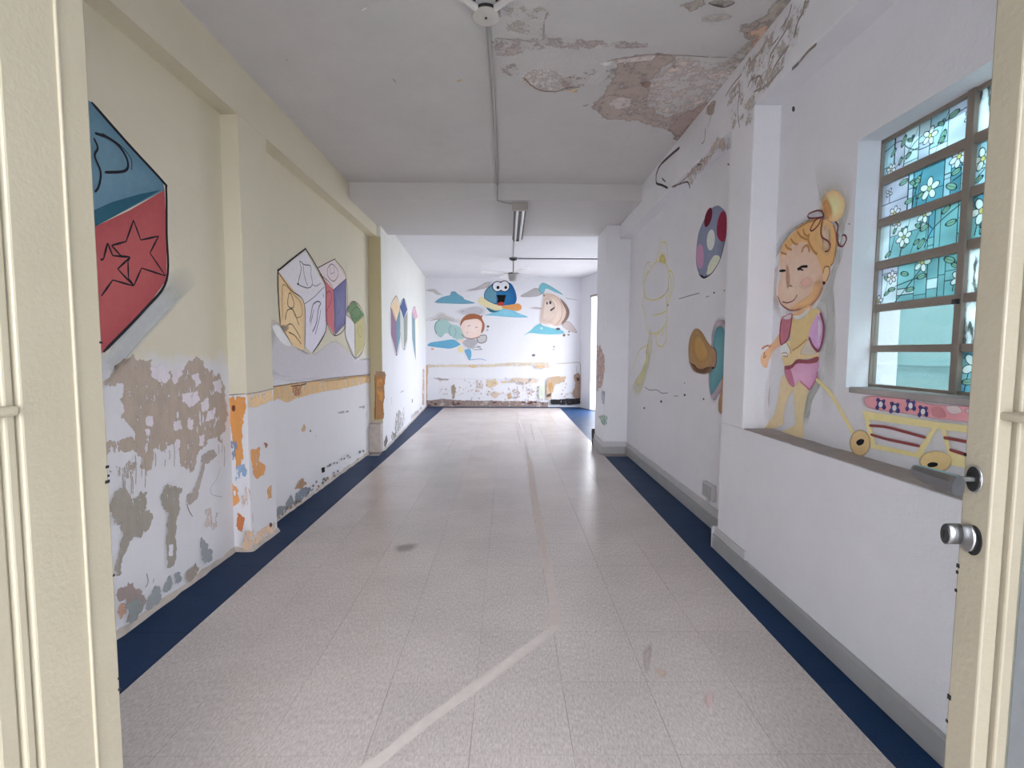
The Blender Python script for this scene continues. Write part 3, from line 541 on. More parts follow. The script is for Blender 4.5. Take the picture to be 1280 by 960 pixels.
('P',[(1811,836),(1819,804),(1844,779),(1878,772),(1908,785),(1922,815),(1913,848),(1886,872),(1852,878),(1824,864)],(0.92,0.669,0.34),'s',0.9,(0.827,0.613,0.388),0),
('P',[(1473,842),(1482,819),(1509,800),(1545,790),(1577,796),(1590,814),(1580,839),(1550,858),(1514,866),(1485,859)],(0.92,0.708,0.344),'s',0.95,None,0),
('P',[(1886,824),(1868,840),(1845,842),(1849,825),(1871,814)],(0.019,0.019,0.025),'s',1.0,None,0),
('P',[(1559,812),(1544,823),(1522,825),(1525,814),(1550,805)],(0.019,0.019,0.025),'s',1.0,None,0),
('S',[(1823,902),(1741,909),(1652,905),(1570,900)],(0.328,0.087,0.087),10.4,1.0),
('S',[(1814,869),(1738,865),(1666,866),(1591,867)],(0.328,0.087,0.087),10.4,1.0),
('S',[(1507,912),(1466,913),(1427,913),(1373,917)],(0.328,0.087,0.087),10.4,1.0),
('S',[(1484,878),(1431,874),(1370,876)],(0.328,0.087,0.087),10.4,1.0),
('P',[(1752,993),(1755,984),(1764,978),(1775,977),(1785,981),(1790,989),(1787,999),(1778,1005),(1766,1006),(1756,1002)],(0.085,0.076,0.238),'s',0.9,None,0),
('P',[(1778,977),(1779,971),(1784,968),(1789,967),(1794,970),(1796,975),(1794,980),(1790,984),(1785,985),(1780,982)],(0.085,0.076,0.238),'s',1.0,None,0),
('P',[(1744,982),(1746,977),(1750,973),(1756,972),(1761,975),(1763,980),(1762,986),(1757,990),(1752,991),(1747,988)],(0.085,0.076,0.238),'s',1.0,None,0),
('P',[(1775,1006),(1776,1002),(1781,998),(1787,998),(1792,1000),(1794,1004),(1792,1009),(1788,1012),(1782,1013),(1777,1010)],(0.085,0.076,0.238),'s',1.0,None,0),
('P',[(1749,1004),(1750,1000),(1753,997),(1758,996),(1762,998),(1764,1003),(1763,1007),(1759,1010),(1754,1011),(1751,1008)],(0.103,0.093,0.27),'s',1.0,None,0),
('P',[(1760,991),(1762,984),(1766,980),(1773,979),(1778,982),(1781,989),(1779,996),(1774,1000),(1768,1001),(1763,997)],(0.887,0.868,0.92),'s',1.0,None,0),
('P',[(1688,988),(1691,979),(1699,972),(1710,971),(1719,975),(1723,983),(1721,992),(1712,999),(1701,1000),(1692,996)],(0.085,0.076,0.238),'s',0.9,None,0),
('P',[(1713,972),(1714,966),(1718,963),(1723,962),(1727,965),(1729,969),(1728,975),(1724,979),(1719,979),(1715,976)],(0.085,0.076,0.238),'s',1.0,None,0),
('P',[(1681,977),(1683,971),(1687,967),(1692,967),(1697,969),(1699,975),(1697,980),(1693,984),(1688,985),(1683,982)],(0.085,0.076,0.238),'s',1.0,None,0),
('P',[(1709,1000),(1711,995),(1715,992),(1720,991),(1725,994),(1727,998),(1726,1002),(1721,1005),(1716,1006),(1711,1004)],(0.085,0.076,0.238),'s',1.0,None,0),
('P',[(1685,998),(1686,994),(1690,991),(1694,990),(1698,992),(1699,996),(1698,1001),(1695,1004),(1691,1004),(1687,1002)],(0.103,0.093,0.27),'s',1.0,None,0),
('P',[(1696,985),(1697,979),(1702,974),(1708,973),(1713,977),(1715,983),(1714,989),(1709,994),(1703,995),(1698,991)],(0.887,0.868,0.92),'s',1.0,None,0),
('P',[(1621,1004),(1623,995),(1631,989),(1641,988),(1649,992),(1653,1000),(1651,1009),(1643,1015),(1633,1016),(1624,1011)],(0.085,0.076,0.238),'s',0.9,None,0),
('P',[(1643,989),(1644,983),(1648,980),(1652,979),(1656,982),(1658,987),(1657,992),(1654,995),(1649,996),(1645,993)],(0.085,0.076,0.238),'s',1.0,None,0),
('P',[(1614,993),(1615,988),(1619,984),(1624,984),(1628,986),(1630,992),(1629,997),(1625,1001),(1620,1001),(1616,998)],(0.085,0.076,0.238),'s',1.0,None,0),
('P',[(1640,1015),(1641,1011),(1645,1008),(1650,1008),(1655,1010),(1657,1014),(1655,1018),(1651,1021),(1646,1022),(1642,1019)],(0.085,0.076,0.238),'s',1.0,None,0),
('P',[(1618,1014),(1619,1009),(1622,1007),(1626,1006),(1629,1008),(1631,1012),(1630,1016),(1627,1019),(1623,1020),(1620,1018)],(0.103,0.093,0.27),'s',1.0,None,0),
('P',[(1628,1002),(1629,995),(1633,991),(1639,990),(1644,994),(1646,1000),(1644,1006),(1640,1010),(1635,1011),(1630,1007)],(0.887,0.868,0.92),'s',1.0,None,0),
('P',[(1571,989),(1573,981),(1580,975),(1590,974),(1598,978),(1601,985),(1599,994),(1591,1000),(1582,1001),(1574,997)],(0.085,0.076,0.238),'s',0.9,None,0),
('P',[(1592,974),(1593,969),(1596,966),(1600,965),(1604,968),(1606,972),(1605,977),(1601,981),(1597,981),(1593,979)],(0.085,0.076,0.238),'s',1.0,None,0),
('P',[(1565,979),(1566,974),(1569,970),(1574,970),(1578,972),(1580,977),(1579,983),(1575,986),(1570,987),(1566,984)],(0.085,0.076,0.238),'s',1.0,None,0),
('P',[(1589,1000),(1590,996),(1594,993),(1599,993),(1603,995),(1604,999),(1603,1003),(1600,1006),(1595,1006),(1591,1004)],(0.085,0.076,0.238),'s',1.0,None,0),
('P',[(1568,999),(1569,995),(1572,992),(1576,992),(1579,994),(1580,997),(1579,1002),(1577,1004),(1573,1005),(1570,1003)],(0.103,0.093,0.27),'s',1.0,None,0),
('P',[(1577,987),(1578,981),(1582,977),(1588,976),(1592,979),(1594,985),(1593,991),(1589,995),(1584,996),(1579,993)],(0.887,0.868,0.92),'s',1.0,None,0)],
'peel_front':[
('P',[(1916,1050),(1958,1085),(1977,1118),(2026,1136),(2103,1134),(2172,1138),(2155,1086),(2226,1073),(2254,1033),(2288,1081),(2327,1057),(2397,1100),(2425,1128),(2498,1133),(2533,1084),(2612,1068),(2674,1046),(2714,978),(2719,878),(2727,824),(2710,733),(2673,673),(2569,705),(2508,679),(2447,606),(2427,574),(2358,603),(2328,680),(2283,735),(2235,722),(2192,752),(2147,729),(2105,623),(2075,672),(2065,736),(2048,780),(2058,829),(2023,875),(1987,899),(2002,946),(1986,977),(2007,1024),(1979,1055)],(0.473,0.392,0.325),'r',0.88,None,26),
('P',[(2162,1097),(2228,1111),(2272,1071),(2262,1033),(2209,1036),(2167,1065)],(0.754,0.693,0.733),'r',1,None,10),
('P',[(2304,1080),(2337,1090),(2369,1066),(2334,1040),(2309,1024),(2302,1047)],(0.754,0.693,0.733),'r',1,None,10),
('P',[(2438,1051),(2493,1061),(2500,1012),(2462,996)],(0.754,0.693,0.733),'r',1,None,10),
('P',[(2289,835),(2338,834),(2344,798),(2287,802)],(0.754,0.693,0.733),'r',1,None,10),
('P',[(2407,841),(2433,826),(2421,780),(2396,796)],(0.754,0.693,0.733),'r',1,None,10),
('P',[(2503,902),(2562,920),(2549,872),(2510,858)],(0.754,0.693,0.733),'r',1,None,10),
('P',[(2558,846),(2620,863),(2607,814),(2536,805)],(0.754,0.693,0.733),'r',1,None,10),
('P',[(2121,881),(2156,881),(2154,839),(2126,849)],(0.754,0.693,0.733),'r',1,None,10),
('P',[(2111,830),(2136,826),(2134,800),(2112,804)],(0.754,0.693,0.733),'r',1,None,10),
('P',[(2299,737),(2324,738),(2312,683),(2293,693)],(0.754,0.693,0.733),'r',1,None,10),
('P',[(2363,963),(2469,966),(2485,922),(2411,900),(2369,928)],(0.754,0.693,0.733),'r',1,None,10),
('P',[(2474,735),(2512,734),(2499,681),(2471,686)],(0.754,0.693,0.733),'r',1,None,10),
('P',[(2608,1005),(2672,1014),(2679,948),(2616,960)],(0.754,0.693,0.733),'r',1,None,10),
('P',[(1901,808),(1970,805),(2048,780),(2053,749),(1967,771),(1904,770)],(0.473,0.392,0.325),'r',0.8,None,14),
('P',[(1910,693),(1963,699),(2025,704),(2021,645),(1984,645),(1937,667)],(0.473,0.392,0.325),'r',0.6,None,16),
('S',[(1973,667),(1974,618),(1968,570)],(0.392,0.338,0.313),5,0.8),
('S',[(1984,694),(1984,635),(1978,577)],(0.392,0.338,0.313),5,0.8),
('S',[(2016,666),(2016,606),(2010,547)],(0.392,0.338,0.313),5,0.8),
('S',[(2023,644),(2024,598),(2019,554)],(0.392,0.338,0.313),5,0.8),
('S',[(2045,730),(2045,664),(2039,599)],(0.392,0.338,0.313),5,0.8),
('S',[(2077,713),(2078,666),(2073,621)],(0.392,0.338,0.313),5,0.8),
('S',[(2097,708),(2097,640),(2090,574)],(0.392,0.338,0.313),5,0.8),
('S',[(2160,716),(2162,683),(2158,652)],(0.392,0.338,0.313),5,0.8),
('S',[(2219,714),(2221,675),(2216,638)],(0.392,0.338,0.313),5,0.8),
('S',[(2249,708),(2253,685),(2248,663)],(0.392,0.338,0.313),5,0.8),
('S',[(2283,735),(2284,678),(2277,623)],(0.392,0.338,0.313),5,0.8),
('S',[(2631,694),(2634,628),(2625,564)],(0.392,0.338,0.313),5,0.8),
('S',[(2664,701),(2668,654),(2661,609)],(0.392,0.338,0.313),5,0.8),
('S',[(2683,644),(2686,584),(2678,525)],(0.392,0.338,0.313),5,0.8),
('P',[(2440,486),(2493,589),(2486,622),(2586,638),(2615,606),(2563,592),(2506,580),(2458,481),(2436,426),(2381,407),(2356,433),(2362,454),(2410,455)],(0.435,0.378,0.338),'r',1,None,8),
('S',[(2643,534),(2607,477),(2553,441),(2561,400),(2654,358)],(0.392,0.406,0.45),3,1.0),
('S',[(2355,415),(2370,374),(2394,336)],(0.128,0.114,0.114),5,1.0),
('S',[(2194,544),(2224,547),(2270,528)],(0.466,0.42,0.392),4,1.0),
('P',[(1916,567),(1929,590),(1972,598),(2005,553),(2040,545),(2065,560),(2093,551),(2091,511),(2074,475),(2107,464),(2125,431),(2109,403),(2069,391),(2048,369),(1994,376),(1969,414),(1956,469),(1923,488),(1909,528)],(0.378,0.338,0.289),'r',1,None,12),
('P',[(1969,408),(1984,373),(1955,328),(1934,259),(1917,257),(1910,284),(1940,349)],(0.378,0.338,0.289),'r',1,None,10),
('P',[(2187,511),(2211,536),(2228,551),(2243,527),(2299,510),(2317,501),(2291,464),(2292,389),(2266,349),(2257,287),(2257,204),(2237,156),(2207,165),(2206,202),(2210,313),(2211,361),(2230,410),(2195,462)],(0.378,0.338,0.289),'r',1,None,8),
('P',[(2221,260),(2243,253),(2242,203),(2218,212)],(0.774,0.733,0.795),'r',1,None,4),
('P',[(1917,190),(1974,197),(2025,141),(2041,103),(2058,64),(1999,22),(1955,40),(1976,86),(1927,149)],(0.364,0.289,0.266),'r',1,None,16),
('P',[(1959,103),(2022,98),(2033,40),(1972,23)],(0.313,0.338,0.325),'r',0.9,None,14),
('P',[(2066,36),(2116,110),(2148,46),(2136,21),(2085,26)],(0.351,0.364,0.378),'r',1,None,12),
('P',[(2177,79),(2207,117),(2220,58),(2191,48)],(0.351,0.364,0.378),'r',1,None,12),
('P',[(2245,103),(2286,92),(2283,51),(2248,60)],(0.351,0.364,0.378),'r',1,None,12),
('P',[(2451,201),(2483,161),(2494,120),(2536,93),(2533,53),(2477,64),(2459,117)],(0.351,0.364,0.378),'r',1,None,12),
('P',[(2333,69),(2397,87),(2422,54),(2394,27),(2343,26)],(0.378,0.313,0.266),'r',1,None,10),
('P',[(1917,126),(1943,126),(1949,80),(1922,73)],(0.547,0.338,0.244),'r',0.8,None,10),
('S',[(2071,194),(2078,152),(2062,134)],(0.378,0.338,0.289),6,1.0),
('S',[(2113,151),(2107,130)],(0.378,0.338,0.289),5,1.0),
('P',[(2493,329),(2578,309),(2618,220),(2543,211),(2496,265)],(0.636,0.53,0.481),'r',0.6,None,16)],
'rust_pillar_side':[
('P',[(-1606,901),(-1563,912),(-1509,909),(-1519,820),(-1539,725),(-1539,561),(-1569,499),(-1579,615),(-1593,725),(-1598,806)],(0.716,0.332,0.11),'r',0.95,None,6),
('P',[(-1568,847),(-1570,836),(-1576,829),(-1582,829),(-1587,836),(-1589,847),(-1587,858),(-1581,865),(-1574,865),(-1569,858)],(0.169,0.061,0.03),'s',1.0,None,0),
('P',[(-1636,423),(-1581,381),(-1563,312),(-1598,277),(-1637,312)],(0.765,0.357,0.138),'r',0.9,None,8),
('P',[(-1572,228),(-1539,200),(-1555,116),(-1582,151)],(0.58,0.204,0.086),'r',0.9,None,6),
('P',[(-1649,172),(-1617,116),(-1626,46),(-1651,74)],(0.669,0.263,0.117),'r',0.9,None,6),
('P',[(-1625,656),(-1572,650),(-1588,560),(-1617,505),(-1634,560)],(0.263,0.285,0.37),'r',0.7,None,14),
('P',[(-1576,505),(-1522,519),(-1524,450),(-1579,423)],(0.297,0.411,0.58),'r',0.7,None,12),
('S',[(-1632,921),(-1509,931)],(0.297,0.242,0.223),8,1.0),
('S',[(-1617,874),(-1616,697),(-1638,450),(-1646,60)],(0.425,0.204,0.117),6,1.0)],
'rust_pillar_face':[
('P',[(2787,596),(2879,591),(2861,510),(2941,462),(2925,422),(2842,418),(2794,497)],(0.743,0.369,0.152),'r',0.95,None,10),
('P',[(2961,309),(3013,324),(3008,249),(2966,247)],(0.688,0.382,0.183),'r',0.9,None,8),
('P',[(2936,609),(2978,593),(2957,576)],(0.382,0.175,0.124),'r',0.9,None,6),
('P',[(2697,141),(2849,82),(3038,71),(3033,-4),(2817,1),(2644,53)],(0.84,0.602,0.421),'r',0.7,None,12),
('P',[(2768,921),(3048,925),(3059,864),(2950,853),(2777,852)],(0.881,0.635,0.369),'r',0.85,None,8),
('S',[(2744,930),(2899,930),(3073,938)],(0.395,0.321,0.277),7,1.0),
('P',[(2661,343),(2737,402),(2755,272),(2700,194)],(0.743,0.522,0.382),'r',0.5,None,14),
('S',[(2799,496),(2796,441)],(0.321,0.105,0.055),4,1.0),
('S',[(2777,222),(2779,166)],(0.321,0.105,0.055),4,1.0),
('P',[(3004,69),(3000,61),(2991,59),(2980,63),(2971,72),(2968,82),(2972,89),(2981,91),(2992,87),(3001,79)],(0.175,0.077,0.068),'s',1.0,None,0)],
'peel_bay':[
('P',[(3243,933),(3575,931),(3983,928),(4698,920),(5726,891),(5722,815),(5156,817),(4396,825),(3903,834),(3631,827),(3478,808),(3341,848),(3250,851)],(0.735,0.512,0.281),'r',0.85,None,9),
('S',[(3243,934),(3575,934),(3983,931),(4699,927),(5726,900)],(0.242,0.175,0.139),9,1.0),
('S',[(3544,917),(3733,915),(3819,921)],(0.175,0.068,0.048),10,1.0),
('P',[(3573,901),(3733,904),(3697,849),(3585,845)],(0.456,0.207,0.12),'r',0.7,None,10),
('P',[(3697,564),(3742,600),(3782,572),(3753,547)],(0.617,0.443,0.281),'r',0.9,None,6),
('P',[(3886,528),(3883,522),(3875,520),(3866,521),(3859,526),(3857,533),(3860,538),(3867,541),(3876,539),(3883,534)],(0.233,0.175,0.153),'s',1.0,None,0),
('S',[(3980,478),(3987,454)],(0.233,0.16,0.139),5,1.0),
('S',[(5407,491),(5418,426)],(0.153,0.167,0.242),9,1.0),
('S',[(4444,423),(4445,353)],(0.456,0.443,0.497),3,1.0),
('P',[(4078,174),(4156,163),(4153,118),(4087,128)],(0.012,0.012,0.012),'h',1.0,None,0),
('P',[(4478,599),(4680,592),(4815,575),(4679,574)],(0.392,0.38,0.392),'r',0.8,None,6),
('P',[(5143,574),(5376,567),(5340,540)],(0.392,0.38,0.405),'r',0.7,None,6),
('P',[(4788,587),(4814,566),(4733,576)],(0.281,0.261,0.261),'r',0.9,None,4),
('P',[(3560,140),(3625,171),(3708,177),(3773,123),(3655,120)],(0.43,0.271,0.175),'r',0.9,None,10),
('P',[(3523,39),(3573,94),(3687,103),(3824,78),(3895,42),(3785,29),(3648,13)],(0.261,0.291,0.334),'r',0.9,None,14),
('P',[(3254,36),(3270,82),(3407,70),(3497,117),(3523,39),(3403,10),(3279,20)],(0.302,0.312,0.323),'r',0.85,None,16),
('P',[(4853,-1),(4882,5),(4916,-13),(4898,-24)],(0.334,0.207,0.139),'r',0.85,None,6),
('P',[(3411,46),(3426,51),(3443,38),(3434,30)],(0.207,0.183,0.16),'r',0.85,None,6),
('P',[(5197,9),(5231,16),(5270,-3),(5249,-15)],(0.207,0.183,0.16),'r',0.85,None,6),
('P',[(3567,44),(3583,49),(3601,36),(3591,28)],(0.334,0.207,0.139),'r',0.85,None,6),
('P',[(3563,39),(3579,44),(3598,31),(3588,23)],(0.207,0.183,0.16),'r',0.85,None,6),
('P',[(4289,6),(4312,12),(4338,-4),(4324,-14)],(0.207,0.183,0.16),'r',0.85,None,6),
('P',[(4711,22),(4739,28),(4771,11),(4754,0)],(0.334,0.207,0.139),'r',0.85,None,6),
('P',[(3706,41),(3724,46),(3743,32),(3733,24)],(0.207,0.183,0.16),'r',0.85,None,6),
('P',[(3548,29),(3564,34),(3582,21),(3572,13)],(0.207,0.183,0.16),'r',0.85,None,6),
('P',[(3956,21),(3976,27),(3999,12),(3986,3)],(0.334,0.207,0.139),'r',0.85,None,6),
('P',[(4178,54),(4200,59),(4225,44),(4212,35)],(0.207,0.183,0.16),'r',0.85,None,6),
('P',[(3940,90),(3959,96),(3982,82),(3970,73)],(0.207,0.183,0.16),'r',0.85,None,6),
('P',[(3980,39),(3999,44),(4022,30),(4010,20)],(0.334,0.207,0.139),'r',0.85,None,6),
('P',[(3599,32),(3616,37),(3634,24),(3624,16)],(0.207,0.183,0.16),'r',0.85,None,6),
('P',[(3371,27),(3386,32),(3402,19),(3393,12)],(0.207,0.183,0.16),'r',0.85,None,6),
('P',[(5231,77),(5265,85),(5305,66),(5284,54)],(0.334,0.207,0.139),'r',0.85,None,6),
('P',[(3772,48),(3789,53),(3810,39),(3799,30)],(0.207,0.183,0.16),'r',0.85,None,6),
('P',[(4074,41),(4095,47),(4119,32),(4106,23)],(0.207,0.183,0.16),'r',0.85,None,6),
('P',[(3479,28),(3494,33),(3512,20),(3502,12)],(0.334,0.207,0.139),'r',0.85,None,6),
('P',[(4415,13),(4439,19),(4467,2),(4452,-8)],(0.207,0.183,0.16),'r',0.85,None,6),
('P',[(5037,28),(5069,34),(5106,16),(5086,5)],(0.207,0.183,0.16),'r',0.85,None,6),
('P',[(3455,30),(3470,35),(3487,22),(3478,14)],(0.334,0.207,0.139),'r',0.85,None,6),
('P',[(5204,-1),(5238,6),(5277,-13),(5256,-25)],(0.207,0.183,0.16),'r',0.85,None,6),
('P',[(5101,96),(5133,103),(5171,85),(5151,73)],(0.207,0.183,0.16),'r',0.85,None,6),
('P',[(4501,15),(4526,21),(4555,5),(4540,-5)],(0.334,0.207,0.139),'r',0.85,None,6),
('P',[(3800,74),(3818,79),(3839,66),(3828,57)],(0.207,0.183,0.16),'r',0.85,None,6),
('P',[(4589,8),(4615,14),(4645,-3),(4629,-13)],(0.207,0.183,0.16),'r',0.85,None,6),
('P',[(4349,35),(4372,41),(4400,25),(4385,15)],(0.334,0.207,0.139),'r',0.85,None,6),
('P',[(3381,44),(3395,49),(3412,36),(3403,29)],(0.207,0.183,0.16),'r',0.85,None,6),
('P',[(4129,50),(4150,55),(4175,41),(4161,31)],(0.207,0.183,0.16),'r',0.85,None,6),
('P',[(4107,7),(4128,12),(4153,-3),(4140,-12)],(0.334,0.207,0.139),'r',0.85,None,6),
('P',[(3244,39),(3257,44),(3273,32),(3264,24)],(0.207,0.183,0.16),'r',0.85,None,6),
('P',[(3330,20),(3344,24),(3360,12),(3351,4)],(0.207,0.183,0.16),'r',0.85,None,6),
('P',[(4176,56),(4198,62),(4223,47),(4209,37)],(0.334,0.207,0.139),'r',0.85,None,6),
('P',[(4090,73),(4111,79),(4135,64),(4122,54)],(0.207,0.183,0.16),'r',0.85,None,6),
('P',[(4127,4),(4149,10),(4173,-5),(4160,-15)],(0.207,0.183,0.16),'r',0.85,None,6),
('P',[(3718,103),(3736,109),(3756,96),(3745,87)],(0.334,0.207,0.139),'r',0.85,None,6),
('P',[(4429,53),(4453,59),(4482,43),(4466,33)],(0.207,0.183,0.16),'r',0.85,None,6),
('P',[(4330,65),(4353,71),(4380,56),(4366,46)],(0.207,0.183,0.16),'r',0.85,None,6),
('P',[(3522,29),(3538,33),(3556,21),(3546,12)],(0.334,0.207,0.139),'r',0.85,None,6),
('P',[(3947,14),(3967,19),(3989,4),(3977,-5)],(0.207,0.183,0.16),'r',0.85,None,6),
('P',[(3804,11),(3822,16),(3843,2),(3832,-7)],(0.207,0.183,0.16),'r',0.85,None,6),
('P',[(4328,37),(4351,42),(4378,27),(4364,17)],(0.334,0.207,0.139),'r',0.85,None,6),
('P',[(3278,20),(3291,24),(3307,12),(3298,5)],(0.207,0.183,0.16),'r',0.85,None,6),
('P',[(3858,82),(3876,88),(3898,74),(3886,65)],(0.207,0.183,0.16),'r',0.85,None,6),
('P',[(3620,25),(3636,30),(3655,17),(3645,8)],(0.334,0.207,0.139),'r',0.85,None,6),
('P',[(4185,156),(4203,166),(4219,147)],(0.092,0.077,0.068),'r',1,None,4),
('P',[(4250,157),(4269,167),(4285,148)],(0.092,0.077,0.068),'r',1,None,4),
('P',[(4228,154),(4246,164),(4263,145)],(0.092,0.077,0.068),'r',1,None,4),
('P',[(4340,149),(4359,160),(4377,140)],(0.092,0.077,0.068),'r',1,None,4),
('P',[(4414,135),(4434,146),(4452,126)],(0.092,0.077,0.068),'r',1,None,4),
('P',[(4532,142),(4553,154),(4572,133)],(0.092,0.077,0.068),'r',1,None,4),
('P',[(4607,129),(4629,140),(4649,119)],(0.092,0.077,0.068),'r',1,None,4),
('P',[(4714,134),(4736,146),(4757,125)],(0.092,0.077,0.068),'r',1,None,4),
('P',[(4767,107),(4790,119),(4811,98)],(0.092,0.077,0.068),'r',1,None,4)],
'rust_pillar_far':[
('P',[(-1543,902),(-1423,912),(-1438,632),(-1449,396),(-1551,372),(-1540,632)],(0.513,0.273,0.128),'r',0.95,None,10),
('P',[(-1511,843),(-1464,855),(-1456,632),(-1503,596)],(0.73,0.376,0.135),'r',0.7,None,12),
('S',[(-1543,890),(-1542,632),(-1548,378)],(0.172,0.097,0.067),9,1.0),
('P',[(-1533,937),(-1428,937),(-1429,896),(-1540,890)],(0.441,0.294,0.197),'r',0.9,None,10)],
'mould_far':[
('P',[(801,149),(891,327),(1139,351),(1396,231),(1591,326),(1628,139),(1295,69),(873,55)],(0.39,0.369,0.359),'r',0.6,None,20),
('P',[(502,93),(576,132),(874,68),(950,13),(569,28)],(0.291,0.265,0.248),'r',0.7,None,12),
('P',[(2327,122),(2963,110),(3710,96),(3871,37),(2958,38),(2321,39)],(0.446,0.338,0.291),'r',0.6,None,14),
('P',[(2463,373),(2537,372),(2532,309),(2459,312)],(0.024,0.024,0.05),'h',1.0,None,0),
('S',[(570,590),(578,485)],(0.338,0.379,0.458),16,1.0),
('S',[(1241,591),(1609,590)],(0.248,0.248,0.291),12,1.0),
('S',[(1317,402),(1332,357)],(0.248,0.248,0.291),10,1.0),
('S',[(2791,555),(2810,448)],(0.446,0.435,0.482),8,1.0),
('P',[(47,102),(204,146),(265,85),(103,30)],(0.208,0.173,0.16),'r',0.8,None,10),
('P',[(4007,807),(4306,796),(4260,95),(3878,136)],(0.641,0.446,0.291),'r',0.6,None,8)],
'peel_back':[
('P',[(-1781,140),(-1352,163),(-1138,143),(-495,124),(149,126),(880,97),(881,-5),(-66,-9),(-1353,-9),(-1803,11)],(0.309,0.234,0.204),'r',0.9,None,10),
('P',[(-1450,65),(-1388,85),(-1327,66),(-1389,46)],(0.521,0.44,0.407),'r',0.9,None,8),
('P',[(-348,95),(-277,114),(-206,95),(-277,75)],(0.14,0.069,0.066),'r',0.9,None,8),
('P',[(-1412,50),(-1382,69),(-1352,50),(-1382,30)],(0.521,0.44,0.407),'r',0.9,None,8),
('P',[(682,73),(740,93),(799,73),(740,54)],(0.14,0.069,0.066),'r',0.9,None,8),
('P',[(632,32),(692,52),(751,33),(692,13)],(0.521,0.44,0.407),'r',0.9,None,8),
('P',[(420,82),(482,102),(544,83),(482,63)],(0.14,0.069,0.066),'r',0.9,None,8),
('P',[(32,27),(54,47),(76,27),(54,8)],(0.521,0.44,0.407),'r',0.9,None,8),
('P',[(-1203,54),(-1131,73),(-1060,54),(-1132,35)],(0.14,0.069,0.066),'r',0.9,None,8),
('P',[(-1494,30),(-1427,50),(-1361,30),(-1427,11)],(0.521,0.44,0.407),'r',0.9,None,8),
('P',[(-1097,66),(-1047,86),(-997,66),(-1047,47)],(0.14,0.069,0.066),'r',0.9,None,8),
('P',[(562,79),(625,99),(689,80),(626,60)],(0.521,0.44,0.407),'r',0.9,None,8),
('P',[(281,95),(351,115),(422,96),(352,76)],(0.14,0.069,0.066),'r',0.9,None,8),
('P',[(-586,48),(-532,67),(-479,48),(-532,29)],(0.521,0.44,0.407),'r',0.9,None,8),
('P',[(-1741,24),(-1682,44),(-1624,24),(-1682,5)],(0.14,0.069,0.066),'r',0.9,None,8),
('P',[(-1201,101),(-1145,120),(-1090,101),(-1146,81)],(0.521,0.44,0.407),'r',0.9,None,8),
('P',[(500,98),(527,117),(555,98),(527,78)],(0.14,0.069,0.066),'r',0.9,None,8),
('P',[(278,58),(337,77),(396,58),(337,38)],(0.521,0.44,0.407),'r',0.9,None,8),
('P',[(-1190,94),(-1148,114),(-1106,95),(-1148,75)],(0.14,0.069,0.066),'r',0.9,None,8),
('P',[(28,97),(54,117),(81,97),(55,78)],(0.521,0.44,0.407),'r',0.9,None,8),
('P',[(543,99),(605,119),(667,100),(605,80)],(0.14,0.069,0.066),'r',0.9,None,8),
('P',[(-517,94),(-446,114),(-376,95),(-446,75)],(0.521,0.44,0.407),'r',0.9,None,8),
('P',[(-1579,52),(-1537,72),(-1496,52),(-1538,33)],(0.14,0.069,0.066),'r',0.9,None,8),
('P',[(-496,55),(-459,74),(-422,55),(-459,36)],(0.521,0.44,0.407),'r',0.9,None,8),
('P',[(-1668,100),(-1626,119),(-1584,100),(-1626,81)],(0.14,0.069,0.066),'r',0.9,None,8),
('P',[(663,64),(693,84),(724,64),(694,45)],(0.521,0.44,0.407),'r',0.9,None,8),
('P',[(475,95),(538,115),(601,95),(538,76)],(0.14,0.069,0.066),'r',0.9,None,8),
('P',[(-1775,890),(-1690,901),(-1709,613),(-1721,140),(-1781,119),(-1769,548)],(0.625,0.418,0.257),'r',0.9,None,7),
('S',[(-1758,869),(-1751,655)],(0.309,0.158,0.062),14,1.0),
('P',[(-1690,901),(-1136,897),(-496,907),(102,946),(871,949),(872,902),(102,882),(-709,842),(-1349,854),(-1690,827)],(0.681,0.598,0.462),'r',0.8,None,8),
('P',[(-859,884),(-709,895),(-645,863),(-752,835)],(0.725,0.521,0.309),'r',0.8,None,8),
('S',[(-1692,602),(-1265,598),(-710,596),(875,581)],(0.618,0.611,0.639),8,1.0),
('P',[(-1564,613),(-1436,614),(-1350,593),(-1244,593),(-1265,568),(-1436,571)],(0.396,0.356,0.337),'r',0.9,None,7),
('P',[(-1180,444),(-1137,487),(-1095,401),(-1117,272),(-1160,164),(-1185,293)],(0.356,0.3,0.226),'r',0.9,None,12),
('P',[(-1277,276),(-1281,265),(-1292,259),(-1305,259),(-1316,265),(-1320,275),(-1316,286),(-1305,292),(-1292,292),(-1281,286)],(0.521,0.521,0.559),'s',1.0,None,0),
('P',[(-432,575),(-260,598),(-196,491),(-324,404),(-431,468)],(0.681,0.546,0.356),'r',0.9,None,14),
('P',[(-667,574),(-624,575),(-613,446),(-538,446),(-528,532),(-517,403),(-667,403)],(0.625,0.559,0.509),'r',0.8,None,8),
('P',[(-153,544),(104,567),(189,535),(-110,502)],(0.71,0.572,0.396),'r',0.8,None,8),
('P',[(-431,275),(-303,318),(-110,297),(-259,168),(-324,232)],(0.652,0.521,0.407),'r',0.8,None,12),
('P',[(-2,255),(62,298),(105,191),(20,169)],(0.559,0.407,0.265),'r',0.9,None,10),
('P',[(562,347),(573,358),(584,347),(573,330)],(0.585,0.485,0.407),'r',0.85,None,8),
('P',[(227,296),(239,308),(251,296),(239,276)],(0.44,0.407,0.44),'r',0.85,None,8),
('P',[(199,501),(211,513),(224,501),(211,481)],(0.497,0.356,0.265),'r',0.85,None,8),
('P',[(624,260),(644,279),(663,260),(644,229)],(0.585,0.485,0.407),'r',0.85,None,8),
('P',[(223,568),(236,580),(248,568),(236,548)],(0.44,0.407,0.44),'r',0.85,None,8),
